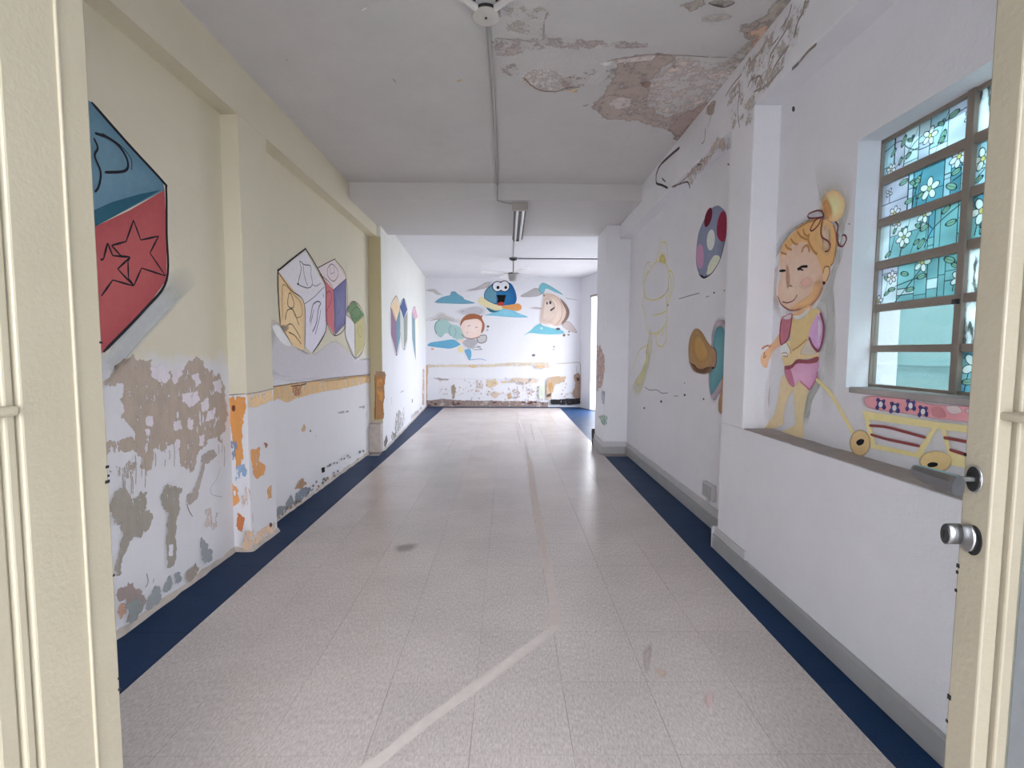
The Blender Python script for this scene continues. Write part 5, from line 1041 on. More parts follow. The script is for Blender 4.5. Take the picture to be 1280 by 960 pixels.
('P',[(2422,2377),(2424,2371),(2430,2369),(2439,2373),(2446,2381),(2449,2391),(2447,2398),(2441,2399),(2432,2395),(2425,2387)],(0.107,0.1,0.107),'s',1.0,None,0),
('P',[(2572,2413),(2574,2410),(2578,2410),(2584,2413),(2589,2417),(2592,2422),(2590,2425),(2585,2425),(2579,2422),(2574,2417)],(0.145,0.137,0.145),'s',1.0,None,0),
('S',[(2429,2388),(2442,2377)],(0.107,0.1,0.107),8,1.0)],
'stain_passage':[
('P',[(5979,1258),(5753,1243),(5535,1137),(5493,988),(5623,806),(5929,698)],(0.641,0.449,0.389),'r',0.75,None,8),
('S',[(5622,1136),(5563,927),(5679,754)],(0.419,0.309,0.284),16,1.0),
('P',[(5644,709),(5443,732),(5459,598),(5573,580)],(0.449,0.498,0.585),'s',0.8,None,0),
('P',[(5836,397),(5282,460),(5302,379),(5582,348)],(0.348,0.531,0.434),'r',0.6,None,10)],
'crack_floor':[
('P',[(198,1990),(250,1990),(-190,1495),(-366,1279),(-480,1165),(-511,1166),(-422,1279),(-242,1495)],(0.92,0.842,0.784),'r',0.6,None,8),
('P',[(198,1990),(250,1990),(253,2204),(254,2494),(251,2870),(253,3459),(263,4343),(267,5161),(214,5161),(211,4343),(199,3459),(201,2870),(202,2494),(203,2204)],(0.902,0.795,0.74),'r',0.6,None,8),
('S',[(240,5161),(244,6179),(237,7285),(198,8234)],(0.655,0.595,0.557),22,0.7),
('S',[(148,7772),(171,6178)],(0.469,0.42,0.389),12,0.6),
('S',[(384,7778),(363,6237)],(0.469,0.42,0.389),12,0.5),
('P',[(542,1807),(590,1854),(538,1711),(516,1698)],(0.576,0.486,0.469),'s',0.45,None,0),
('P',[(683,1565),(723,1580),(671,1485)],(0.878,0.615,0.595),'s',0.4,None,0),
('P',[(-669,2832),(-555,2868),(-561,2773),(-636,2750)],(0.405,0.346,0.305),'s',0.4,None,0),
('P',[(556,1711),(597,1689),(568,1654)],(0.762,0.576,0.469),'s',0.4,None,0)],
}
# ------------------------------------------------------------------ the shell of the room
XL, XLP, XR, XN, XM, XP = -1.60, -1.50, 1.27, 1.41, 1.395, 1.12
ZC, ZS, ZB = 2.77, 2.615, 2.74
SLX = lambda y: -1.46 - 0.0595 * (y - 5.60)       # far left wall runs slightly outwards
SRX = lambda y: 1.557 + 0.309 * (10.22 - y)       # far right wall runs outwards towards the hall

# floor: bedding with every tile laid on it
bm = bmesh.new(); prism(bm, [(-1.75, -0.15), (1.60, -0.15), (1.60, 6.0), (2.95, 6.0), (1.60, 10.3), (-1.80, 10.3)], -0.08, -0.0035)
floor = obj('floor', bm, M['mortar'], kind='structure', label='beige vinyl tile floor with a navy tile border along the walls', cat='floor')
TX, TY, GAP = 0.305, 0.31, 0.0011
def tile_mesh(x0, x1, y0, y1, z1=0.0):
    bm = bmesh.new(); box(bm, (x0 + GAP / 2, y0 + GAP / 2, -0.0035), (x1 - GAP / 2, y1 - GAP / 2, z1)); return bm
first = None
for j in range(32):
    y0 = 1.325 + TY * (j - 4)
    for i in range(8):
        x0 = -1.325 + TX * i
        if first is None:
            first = obj('tile', tile_mesh(-TX / 2, TX / 2, -TY / 2, TY / 2), M['tile'], floor); o = first
        else:
            o = first.copy(); COL.objects.link(o); o.parent = floor
        o.location = (x0 + TX / 2, y0 + TY / 2, 0)
ye = 1.325 + TY * 28
def quad_tile(pts):
    bm = bmesh.new(); prism(bm, pts, -0.0035, 0.0)
    return obj('border_tile', bm, M['border'], floor)
for j in range(32):
    y0 = 1.325 + TY * (j - 4); y1 = y0 + TY - GAP
    lx = (lambda y: XL + 0.001) if y1 < 5.62 else (lambda y: SLX(y) + 0.001)
    quad_tile([(lx(y0), y0), (-1.325 - GAP, y0), (-1.325 - GAP, y1), (lx(y1), y1)])
    xs = 1.115 + GAP
    if y1 < 2.83: q = [(xs, y0), (XR - 0.001, y0), (XR - 0.001, y1), (xs, y1)]
    elif y1 < 5.52: q = [(xs, y0), (XM - 0.001, y0), (XM - 0.001, y1), (xs, y1)]
    elif y1 < 6.05: continue
    else: q = [(xs, y0), (SRX(y0) - 0.001, y0), (SRX(y1) - 0.001, y1), (xs, y1)]
    quad_tile(q)
xs = [SLX(10.1) + 0.001] + [-1.325 + TX * i for i in range(9)] + [1.57]
for a, b in zip(xs, xs[1:]): quad_tile([(a + GAP, ye), (b, ye), (b, 10.218), (a + GAP, 10.218)])

# left wall
wl = obj('wall_left', B(((-1.78, -0.15, 0), (XL, 5.60, ZC))), M['left'], kind='structure', label='cream and white left wall with flaking lower paint', cat='wall')
obj('pillar', B(((XL - 0.01, 2.76, 0), (XLP, 3.075, 2.49)), bev=0.004), M['pillar'], wl, label='cream pillar streaked with rust on its lower half')
obj('beam', B(((XL - 0.01, 0.0, 2.49), (XLP, 6.04, ZC))), M['cream'], wl, label='cream beam along the top of the wall')
bm = bmesh.new(); prism(bm, [(XL - 0.15, 5.60), (SLX(5.60), 5.60), (SLX(10.4), 10.4), (SLX(10.4) - 0.15, 10.4)], 0, ZB)
obj('far_wall', bm, M['far_left'], wl, label='pale far section of the wall beyond the second pillar')
obj('plinth', B(((XL - 0.01, 5.51, 0), (-1.468, 5.60, 0.335)), bev=0.008), M['raw'], wl, label='stained plaster block at the foot of the far pillar')
obj('pillar', B(((XL - 0.005, 5.590, 0.36), (-1.4585, 5.603, 2.49))), M['cream_in_shade'], wl, label='near side of the far pillar in cream darkened for its shade')
bm = bmesh.new(); box(bm, (XL - 0.01, 5.588, 0.335), (-1.458, 5.602, 0.36)); obj('ledge', bm, M['raw'], wl)

# right wall with the deep window niche
wr_ = obj('wall_right', B(((XM, 2.80, 0), (1.62, 5.50, ZC))), M['right'], kind='structure', label='white right wall with a window niche and painted figures', cat='wall')
obj('parapet', B(((XR, 0.0, 0), (1.62, 2.80, 0.77))), M['right'], wr_, label='white wall below the window niche')
obj('pier', B(((XR, 2.545, 0.77), (1.62, 2.80, 2.46)), bev=0.006), M['right'], wr_, label='white pier between niche and ball painting')
wy0, wy1, wz0, wz1 = 0.79, 1.972, 1.04, 2.035
obj('niche_back', B(((XN, 0.0, 0.77), (1.62, wy0, 2.46)), ((XN, wy1, 0.77), (1.62, 2.545, 2.46)), ((XN, wy0, 0.77), (1.62, wy1, wz0)), ((XN, wy0, wz1), (1.62, wy1, 2.46))), M['right'], wr_, label='white back wall of the window niche')
obj('beam', B(((XR, 0.0, 2.46), (1.62, 5.50, ZC)), bev=0.008), M['right'], wr_, label='white beam with crumbling plaster along the ceiling')
bm = bmesh.new()
nseg = 40
rng = random.Random(4)
ring = []
for i in range(nseg + 1):
    y = 2.543 * i / nseg; d = rng.uniform(-0.006, 0.006); e = rng.uniform(-0.003, 0.004)
    ring.append([bm.verts.new(c) for c in ((XR + 0.001, y, 0.752), (XR + 0.001, y, 0.764 + e), (XR + 0.012 + d, y, 0.7725), (XN + 0.004, y, 0.776 + e), (XN + 0.004, y, 0.752))])
for p, q in zip(ring, ring[1:]):
    for i in range(5): bm.faces.new((p[i], q[i], q[(i + 1) % 5], p[(i + 1) % 5]))
bm.faces.new(ring[0]); bm.faces.new(ring[-1][::-1]); bmesh.ops.recalc_face_normals(bm, faces=bm.faces)
obj('niche_sill', bm, M['sill'], wr_, label='dusty rough cement ledge of the niche')
obj('pillar', B(((XP, 5.50, 0), (1.62, 6.04, ZS)), bev=0.005), M['right'], wr_, label='white pillar where the room narrows')
obj('return_wall', B(((1.62, 5.90, 0), (3.05, 6.04, ZB))), M['back'], wr_, label='hall wall hidden behind the white pillar')
def slant_seg(y0, y1, z0, z1, m=M['back']):
    bm = bmesh.new(); prism(bm, [(SRX(y0), y0), (SRX(y1), y1), (SRX(y1) + 0.14, y1 + 0.04), (SRX(y0) + 0.14, y0 + 0.04)], z0, z1); return bm
DY0, DY1, DZ = 8.70, 9.76, 2.32
HY0, HY1 = 6.55, 8.35
for y0, y1, z0, z1 in ((DY1, 10.26, 0, ZB), (DY0, DY1, DZ, ZB), (HY1, DY0, 0, ZB), (HY0, HY1, 0, 0.95), (HY0, HY1, 2.15, ZB), (6.0, HY0, 0, ZB)):
    obj('hall_wall', slant_seg(y0, y1, z0, z1), M['back'], wr_)

wb_ = obj('wall_back', B(((-1.95, 10.22, 0), (1.75, 10.40, ZB))), M['back'], kind='structure', label='bright back wall with a painted night sky over a stained dado', cat='wall')
obj('wall_front', B(((-1.78, -0.17, 0), (-0.745, 0.0, ZC)), ((0.815, -0.17, 0), (1.62, 0.0, ZC)), ((-0.745, -0.17, 2.12), (0.815, 0.0, ZC))), M['right'], kind='structure', label='wall around the double entrance door', cat='wall')

ceil_ = obj('ceiling', B(((-1.78, -0.17, ZC), (1.62, 4.70, 2.97))), M['ceil'], kind='structure', label='grey white ceiling with damp stains', cat='ceiling')
obj('lowered_slab', B(((-1.62, 4.64, ZS), (1.62, 6.04, 2.97))), M['slab'], ceil_, label='lower slab between the front and the back room')
bm = bmesh.new(); prism(bm, [(-1.75, 6.04), (3.05, 6.04), (1.75, 10.4), (-1.95, 10.4)], ZB, 2.97)
obj('far_ceiling', bm, M['back'], ceil_, label='white ceiling of the bright back room')

# skirting boards of the right side
def skirt(name, y0, y1, x, h, steps=True):
    t = 0.022
    bm = B(((x - t, y0, 0), (x, y1, h * (0.62 if steps else 1.0))), bev=0.003)
    r = obj(name, bm, M['skirting'], kind='structure', label=None, cat='skirting board')
    if steps: obj('upper_lip', B(((x - 0.014, y0, h * 0.62), (x, y1, h)), bev=0.003), M['skirt_light'], r)
    return r
o = skirt('baseboard_right', 0.02, 2.82, XR, 0.085, False); o['label'] = 'plain grey skirting board below the window niche'
o2 = obj('end_lip', B(((XR - 0.012, 2.45, 0.085), (XR, 2.82, 0.13)), bev=0.003), M['skirt_light'], o)
obj('end_cap', B(((XR - 0.022, 2.82, 0), (XM - 0.02, 2.838, 0.128)), bev=0.002), M['skirt_light'], o)
o = skirt('baseboard_right.001', 2.84, 5.48, XM, 0.145); o['label'] = 'stepped grey skirting board under the spotted ball'
p = obj('baseboard_right.002', B(((XP - 0.02, 5.478, 0), (XM - 0.022, 5.50, 0.085)), ((XP - 0.022, 5.49, 0), (XP, 6.06, 0.085)), bev=0.003), M['skirting'], kind='structure', label='grey skirting board wrapping the white pillar', cat='skirting board')
obj('upper_lip', B(((XP - 0.012, 5.486, 0.085), (XM - 0.014, 5.50, 0.145)), ((XP - 0.014, 5.49, 0.085), (XP, 6.05, 0.145)), bev=0.003), M['skirt_light'], p)
# thin uneven cement fillet along the left wall
def fillet(name, pts, label):
    rng = random.Random(name); bm = bmesh.new(); rows = []
    for (xa, ya), (xb, yb) in zip(pts, pts[1:]):
        n = max(2, int(math.dist((xa, ya), (xb, yb)) / 0.06))
        for i in range(n + 1):
            k = i / n; x = xa + (xb - xa) * k; y = ya + (yb - ya) * k; w = rng.uniform(0.010, 0.020); hh = rng.uniform(0.015, 0.034)
            nx, ny = (yb - ya), -(xb - xa); l = math.hypot(nx, ny); nx /= l; ny /= l
            rows.append([bm.verts.new(c) for c in ((x, y, 0.001), (x + nx * w, y + ny * w, 0.001), (x + nx * w * 0.5, y + ny * w * 0.5, hh * 0.6), (x, y, hh))])
    for p, q in zip(rows, rows[1:]):
        for i in range(3): bm.faces.new((p[i], q[i], q[i + 1], p[i + 1]))
    bmesh.ops.recalc_face_normals(bm, faces=bm.faces)
    return obj(name, bm, M['raw'], kind='structure', label=label, cat='skirting')
fillet('baseboard_left', [(XL, 0.3), (XL, 2.76), (XLP, 2.76), (XLP, 3.075), (XL, 3.076), (XL, 5.51)], 'crumbled cement fillet at the foot of the flaking wall')
fillet('baseboard_left.001', [(SLX(5.62), 5.62), (SLX(10.2), 10.2)], 'crumbled cement fillet below the far painted blocks')

# ------------------------------------------------------------------ paintings and stains on the surfaces
PLANES = {'left': ((-1.60, 0, 0), (0, 1, 0), (1, 0, 0)), 'slant': ((-1.46, 5.60, 0), (-0.0594, 0.99823, 0), (0.99823, 0.0594, 0)),
          'back': ((0, 10.22, 0), (1, 0, 0), (0, -1, 0)), 'right': ((1.395, 0, 0), (0, 1, 0), (-1, 0, 0)), 'niche': ((1.41, 0, 0), (0, 1, 0), (-1, 0, 0)),
          'beam': ((1.27, 0, 0), (0, 1, 0), (-1, 0, 0)), 'pnear': ((0, 2.76, 0), (1, 0, 0), (0, -1, 0)), 'pface': ((-1.50, 0, 0), (0, 1, 0), (1, 0, 0)),
          'reveal': ((0, 2.545, 0), (1, 0, 0), (0, -1, 0)), 'p2near': ((0, 5.59, 0), (1, 0, 0), (0, -1, 0)), 'pass': ((1.12, 0, 0), (0, 1, 0), (-1, 0, 0))}
def smooth_closed(p, n=5):
    out = []; m = len(p)
    for i in range(m):
        a, b, c, d = p[i - 1], p[i], p[(i + 1) % m], p[(i + 2) % m]
        for k in range(n):
            t = k / n
            out.append(tuple(0.5 * (2 * b[q] + (c[q] - a[q]) * t + (2 * a[q] - 5 * b[q] + 4 * c[q] - d[q]) * t * t + (3 * b[q] - a[q] - 3 * c[q] + d[q]) * t ** 3) for q in (0, 1)))
    return out
def smooth_open(p, n=6):
    if len(p) < 3: return [p[0], ((p[0][0] + p[1][0]) / 2, (p[0][1] + p[1][1]) / 2), p[1]]
    e = [p[0]] + list(p) + [p[-1]]; out = []
    for i in range(1, len(e) - 2):
        a, b, c, d = e[i - 1:i + 3]
        for k in range(n):
            t = k / n
            out.append(tuple(0.5 * (2 * b[q] + (c[q] - a[q]) * t + (2 * a[q] - 5 * b[q] + 4 * c[q] - d[q]) * t * t + (3 * b[q] - a[q] - 3 * c[q] + d[q]) * t ** 3) for q in (0, 1)))
    out.append(p[-1]); return out
def ragged(p, r, rng):
    for lev in range(4):
        q = []
        for i in range(len(p)):
            a, b = p[i], p[(i + 1) % len(p)]; L = math.dist(a, b)
            q.append(a)
            if L > 5:
                k = min(r * 0.62 ** lev, L * 0.35)
                q.append(((a[0] + b[0]) / 2 + rng.uniform(-k, k), (a[1] + b[1]) / 2 + rng.uniform(-k, k)))
        p = q
    return p
class Paint:
    def __init__(s, plane): s.v, s.c, s.f, s.pl, s.layer = [], [], [], plane, 0
    def to3(s, u, v, e):
        if s.pl == 'ceil': return (u / 1000, v / 1000, ZC - e)
        if s.pl == 'floor': return (u / 1000, v / 1000, e)
        o, d, n = PLANES[s.pl]; u /= 1000
        return (o[0] + d[0] * u + n[0] * e, o[1] + d[1] * u + n[1] * e, v / 1000)
    def add(s, pts, cols, faces):
        e = 0.0007 + 0.00009 * s.layer; s.layer += 1; b = len(s.v)
        s.v += [s.to3(u, v, e) for u, v in pts]; s.c += cols; s.f += [tuple(b + i for i in f) for f in faces]
    def poly(s, p, c, a, c2, soft):
        if soft == 'ragged' or (soft and a < 0.97):
            cx = sum(q[0] for q in p) / len(p); cy = sum(q[1] for q in p) / len(p); n = len(p)
            si, so = (0.5, 1.28) if a <= 0.7 else (0.86, 1.07)
            if soft == 'ragged':
                nn = []
                for i in range(len(p)):
                    dx = p[(i + 3) % len(p)][0] - p[i - 3][0]; dy = p[(i + 3) % len(p)][1] - p[i - 3][1]; l = math.hypot(dx, dy) or 1.0
                    nn.append((dy / l, -dx / l))
                ar = sum(p[i][0] * p[(i + 1) % len(p)][1] - p[(i + 1) % len(p)][0] * p[i][1] for i in range(len(p)))
                sz = min(max(q[0] for q in p) - min(q[0] for q in p), max(q[1] for q in p) - min(q[1] for q in p))
                d = min(s.edge, sz * 0.22) * (1 if ar > 0 else -1); n = len(p)
                outr = [(x + u * d, y + v * d) for (x, y), (u, v) in zip(p, nn)]
                fs = [tuple(t) for t in tessellate_polygon([[Vector((x, y, 0)) for x, y in p]])]
                s.add(p, [(*c, a)] * n, fs)
                b0 = len(s.v); e0 = 0.0007 + 0.00009 * s.layer - 0.00004; rj = random.Random(n)
                s.v += [s.to3(u, v, e0) for u, v in p] + [s.to3(u, v, e0 + rj.uniform(-3e-5, 3e-5)) for u, v in outr]
                s.c += [(*c, a)] * n + [(*c, 0.0)] * n
                s.f += [(b0 + i, b0 + (i + 1) % n, b0 + n + (i + 1) % n, b0 + n + i) for i in range(n)]; s.layer += 1
                return
            inn = [(cx + (x - cx) * si, cy + (y - cy) * si) for x, y in p]; outr = [(cx + (x - cx) * so, cy + (y - cy) * so) for x, y in p]
            fs = [tuple(t) for t in tessellate_polygon([[Vector((x, y, 0)) for x, y in inn]])]
            s.add(inn + outr, [(*c, a)] * n + [(*c, 0.0)] * n, fs + [(i, (i + 1) % n, n + (i + 1) % n, n + i) for i in range(n)]); return
        if c2:
            cx = sum(q[0] for q in p) / len(p); cy = sum(q[1] for q in p) / len(p); n = len(p)
            sg = [(p[i][0] - cx) * (p[(i + 1) % n][1] - cy) - (p[(i + 1) % n][0] - cx) * (p[i][1] - cy) for i in range(n)]
            if min(sg) * max(sg) > 0:
                mid = [(cx + (x - cx) * 0.6, cy + (y - cy) * 0.6) for x, y in p]
                cm = tuple(c2[q] * 0.6 + c[q] * 0.4 for q in range(3))
                s.add(p + mid + [(cx, cy)], [(*c, a)] * n + [(*cm, a)] * n + [(*c2, a)], [(i, (i + 1) % n, n + (i + 1) % n, n + i) for i in range(n)] + [(n + i, n + (i + 1) % n, 2 * n) for i in range(n)]); return
        s.add(p, [(*c, a)] * len(p), [tuple(t) for t in tessellate_polygon([[Vector((x, y, 0)) for x, y in p]])])
    def stroke(s, p, w, c, a):
        p = smooth_open(p); pts = []; n = len(p)
        for i in range(n):
            x0, y0 = p[max(0, i - 1)]; x1, y1 = p[min(n - 1, i + 1)]
            dx, dy = x1 - x0, y1 - y0; l = math.hypot(dx, dy) or 1.0
            h = w / 2 * (0.55 if i in (0, n - 1) else 1.0)
            pts += [(p[i][0] - dy / l * h, p[i][1] + dx / l * h), (p[i][0] + dy / l * h, p[i][1] - dx / l * h)]
        s.add(pts, [(*c, a)] * len(pts), [(2 * i, 2 * i + 1, 2 * i + 3, 2 * i + 2) for i in range(n - 1)])
    def build(s, name, parent, label, kind=None, mat='paint'):
        me = bpy.data.meshes.new(name); me.from_pydata(s.v, [], s.f); me.materials.append(M[mat])
        at = me.color_attributes.new('paint', 'FLOAT_COLOR', 'POINT')
        at.data.foreach_set('color', np.array(s.c, dtype=np.float32).ravel())
        o = bpy.data.objects.new(name, me); COL.objects.link(o); o.parent = parent
        return tag(o, kind, label)
BASE = {'blocks_bay2': 6, 'blocks_bay1': 22, 'blocks_bay3': 50, 'sky_planet': 24, 'sky_baby': 46, 'sky_moon': 80, 'wagon': 70}
def painting(key, plane, name, parent, label, kind=None):
    mat = 'paint' if kind is None or key in ('sill_marks', 'crack_floor') else 'damp' if key in ('damp_ceiling', 'damp_beam', 'mould_far', 'stain_passage') else 'peel'
    P = Paint(plane); rng = random.Random(key); P.layer = BASE.get(key, 0); P.edge = 40 if mat == 'damp' else 14
    for it in DATA[key]:
        if it[0] == 'P':
            _, p, c, k, a, c2, r = it
            if k == 's': p = smooth_closed(p)
            elif k == 'r': p = ragged(p, r * 1.6 if plane in ('back', 'slant') else r, rng)
            P.poly(p, c, a, c2, 'ragged' if k == 'r' and mat != 'paint' else k == 's')
        else:
            _, p, c, w, a = it
            straight = key == 'block_big' and len(p) > 7 and p[0][1] < 1990
            P.stroke(p, w, c, a) if not straight else [P.stroke([q0, q1], w, c, a) for q0, q1 in zip(p, p[1:])]
    return P.build(name, parent, label, kind, mat)
painting('block_big', 'left', 'mural', wl, 'painted toy block with two stars on a red side')
painting('blocks_bay', 'left', 'mural', wl, 'pale lilac paint shade under the three toy blocks')
painting('blocks_bay2', 'left', 'mural', wl, 'painted violet and pink toy block in the middle of three')
painting('blocks_bay1', 'left', 'mural', wl, 'large painted ochre and white toy block with sketched animals')
painting('blocks_bay3', 'left', 'mural', wl, 'small painted toy block with a green top')
painting('blocks_far', 'slant', 'mural', wl, 'three slim painted toy blocks on the far wall')
painting('peel_front', 'left', 'peeled_paint', wl, 'large patch of bare brown plaster', 'stuff')
painting('peel_bay', 'left', 'peeled_paint', wl, 'ochre dado line and mould along the second bay', 'stuff')
painting('rust_pillar_side', 'pnear', 'rust_stain', wl, 'orange rust run on the pillar edge', 'stuff')
painting('rust_pillar_face', 'pface', 'rust_stain', wl, 'rust blotches on the pillar face', 'stuff')
painting('rust_pillar_far', 'p2near', 'rust_stain', wl, 'brown stained side of the far pillar', 'stuff')
painting('mould_far', 'slant', 'mould', wl, 'grey mould low on the far wall', 'stuff')
painting('night_sky', 'back', 'mural', wb_, 'painted teal and beige clouds')
painting('sky_planet', 'back', 'mural', wb_, 'painted blue planet with a yellow ring and a laughing face')
painting('sky_baby', 'back', 'mural', wb_, 'painted sleeping baby in pale green on a blue cloud')
painting('sky_moon', 'back', 'mural', wb_, 'painted beige moon with a smiling face')
painting('peel_back', 'back', 'peeled_paint', wb_, 'stained dado and crumbling foot of the back wall', 'stuff')
painting('ball', 'right', 'mural', wr_, 'painted slate blue ball with coloured spots')
painting('line_figure', 'right', 'mural', wr_, 'figure outlined in yellow paint')
painting('teat', 'right', 'mural', wr_, 'painted brown teat with a teal shield')
painting('girl', 'niche', 'mural', wr_, 'painted girl with a hair bun, yellow vest and mauve shorts')
painting('girl_arm', 'reveal', 'mural', wr_, 'painted arm and foot of the girl on the niche reveal')
painting('wagon', 'niche', 'mural', wr_, 'painted yellow flower wagon on a string')
painting('sill_marks', 'niche', 'scuff_mark', wr_, 'dark nail holes high in the niche', 'stuff')
painting('damp_beam', 'beam', 'peeled_paint', wr_, 'crumbling dark plaster on the beam', 'stuff')
painting('stain_passage', 'pass', 'rust_stain', wr_, 'brown and green paint marks on the pillar side', 'stuff')
painting('damp_ceiling', 'ceil', 'damp_stain', ceil_, 'brown damp stains and cracks in the ceiling', 'stuff')
painting('crack_floor', 'floor', 'repair_strip', floor, 'pale filled crack running along the tiles', 'stuff')

# ------------------------------------------------------------------ window of the niche
win = empty('window_1', (1.52, 1.38, 1.04), kind='structure', label='iron window of stained, clear and frosted panes', cat='window')
def wobj(name, bm, mat, label=None):
    bm.transform(Matrix.Translation((-1.52, -1.38, -1.04))); return obj(name, bm, mat, win, label=label)
FX0, FX1 = 1.503, 1.530
ROWS = [(1.890, 2.021), (1.722, 1.856), (1.553, 1.690), (1.380, 1.519), (1.214, 1.350), (1.055, 1.186)]
COLS = [(1.604, 1.966), (1.215, 1.578), (0.815, 1.180)]
bm = B(((FX0, 1.966, wz0), (FX1, wy1, wz1)), ((FX0, wy0, wz0), (FX1, 0.815, wz1)), ((FX0, wy0, 2.021), (FX1, wy1, wz1)), ((FX0, wy0, wz0), (FX1, wy1, 1.055)))
wobj('frame', bm, M['iron'])
wobj('mullion', B(((FX0 - 0.006, 1.578, wz0), (FX1, 1.604, wz1)), bev=0.002), M['iron'])
wobj('mullion', B(((FX0 - 0.006, 1.180, wz0), (FX1, 1.215, wz1)), bev=0.002), M['iron'])
for (a0, a1), (b0, b1) in zip(ROWS, ROWS[1:]):
    for c0, c1 in COLS: wobj('glazing_bar', B(((FX0, c0, b1), (FX1, c1, a0)), bev=0.003), M['iron'])
wobj('sill', B(((1.402, wy0 - 0.03, 1.020), (FX1, 1.945, 1.044)), bev=0.004), M['sill'], 'weathered cement window sill')
wobj('casement_latch', B(((1.482, 1.583, 1.345), (1.504, 1.598, 1.362)), bev=0.002), M['dark_metal'])

TEAL = (0.28, 0.56, 0.60); SKYB = (0.52, 0.72, 0.84); LIL = (0.74, 0.72, 0.88); PALE = (0.76, 0.86, 0.92); DEEP = (0.16, 0.42, 0.54); LEAF = (0.30, 0.50, 0.38); WPET = (0.97, 0.97, 0.95); YEL = (0.85, 0.66, 0.22)
INK = (0.004, 0.012, 0.02)
def stained(w, hh, seed, flowers, stems, leaves, tone, grid=True):
    dx = 0.0017; nx, nz = int(w / dx) + 1, int(hh / dx) + 1
    x = np.linspace(0, w * 1000, nx)[None, :].repeat(nz, 0); z = np.linspace(0, hh * 1000, nz)[:, None].repeat(nx, 1)
    rg = np.random.default_rng(seed); C = np.zeros((nz, nx, 3)); ln = np.zeros((nz, nx))
    xe = np.sort(np.concatenate([[0, w * 1000], rg.uniform(20, w * 1000 - 20, max(1, int(w / 0.055)))]))
    for a, b in zip(xe, xe[1:]):
        ze = [0, *np.sort(rg.uniform(15, hh * 1000 - 15, rg.integers(0, 3))), hh * 1000]
        for p, q in zip(ze, ze[1:]):
            k = tone[int(np.clip((a + b) / 2 / (w * 1000) * len(tone) + rg.normal(0, 0.9), 0, len(tone) - 1))]; mk = (x >= a) & (x <= b) & (z >= p) & (z <= q)
            sh = 0.85 + 0.3 * rg.random(); C[mk] = np.array(k) * sh
            ln = np.maximum(ln, np.where((x > a - 1) & (x < b + 1), np.clip(1.9 - np.abs(z - q), 0, 1), 0) * (0 < q < hh * 1000 - 1))
        ln = np.maximum(ln, np.clip(1.9 - np.abs(x - b), 0, 1))
    C *= (0.93 + 0.14 * np.sin(x / 37 + 1.7 * np.sin(z / 23))[..., None])
    def ell(cx, cz, rx, rz, ang, col, ink=True):
        nonlocal ln
        ca, sa = math.cos(ang), math.sin(ang); u = ((x - cx) * ca + (z - cz) * sa) / rx; v = (-(x - cx) * sa + (z - cz) * ca) / rz
        d = (np.sqrt(u * u + v * v) - 1) * min(rx, rz); f = np.clip(0.5 - d / 1.5, 0, 1)[..., None]
        C[:] = C * (1 - f) + np.array(col) * f; ln *= (1 - f[..., 0])
        if ink: ln = np.maximum(ln, np.clip(1.7 - np.abs(d), 0, 1))
    def seg(a, b, wd):
        nonlocal ln
        ax, az = a; bx, bz = b; t = np.clip(((x - ax) * (bx - ax) + (z - az) * (bz - az)) / ((bx - ax) ** 2 + (bz - az) ** 2 + 1e-6), 0, 1)
        d = np.hypot(x - ax - t * (bx - ax), z - az - t * (bz - az)); ln = np.maximum(ln, np.clip(wd / 2 + 0.6 - d, 0, 1))
    s2 = lambda q: (q[0] * w * 1000, q[1] * hh * 1000)
    for st in stems:
        pts = smooth_open([s2(q) for q in st], 5)
        for a, b in zip(pts, pts[1:]): seg(a, b, 3.0)
    for q in range(max(1, int(w / 0.13))):
        u0 = rg.uniform(0.05, 0.95); lean = rg.uniform(-0.15, 0.25); st = smooth_open([s2((u0, 0)), s2((u0 + lean * 0.4, 0.45)), s2((u0 + lean, 0.95))], 5)
        for a, b in zip(st, st[1:]): seg(a, b, 1.8)
        for i in (3, 7): leaves = leaves + [(st[i][0] / (w * 1000) + (0.035 if i == 3 else -0.035), st[i][1] / (hh * 1000) + 0.05, 14, 0.5 if i == 3 else 2.6)]
        for i in range(4): ell(st[-3][0] + 6 * (i % 2) - 12, st[-3][1] + 6 * (i // 2) - 5, 3.2, 3.2, 0, TEAL)
    for u, v, r, ang in leaves:
        cx, cz = s2((u, v)); ell(cx, cz, r, r * 0.48, ang, LEAF)
        seg((cx - r * math.cos(ang), cz - r * math.sin(ang)), (cx + r * math.cos(ang), cz + r * math.sin(ang)), 1.4)
    for u, v, r, n, col, cen in flowers:
        cx, cz = s2((u, v)); off = (u * 7) % 1
        for k in range(n):
            t = 2 * PI * (k + off) / n; ell(cx + r * 0.62 * math.cos(t), cz + r * 0.62 * math.sin(t), r * 0.46, r * 0.30, t, col)
        ell(cx, cz, r * 0.24, r * 0.24, 0, cen)
    C = C * (1 - ln[..., None]) + np.array(INK) * ln[..., None]
    return nx, nz, C
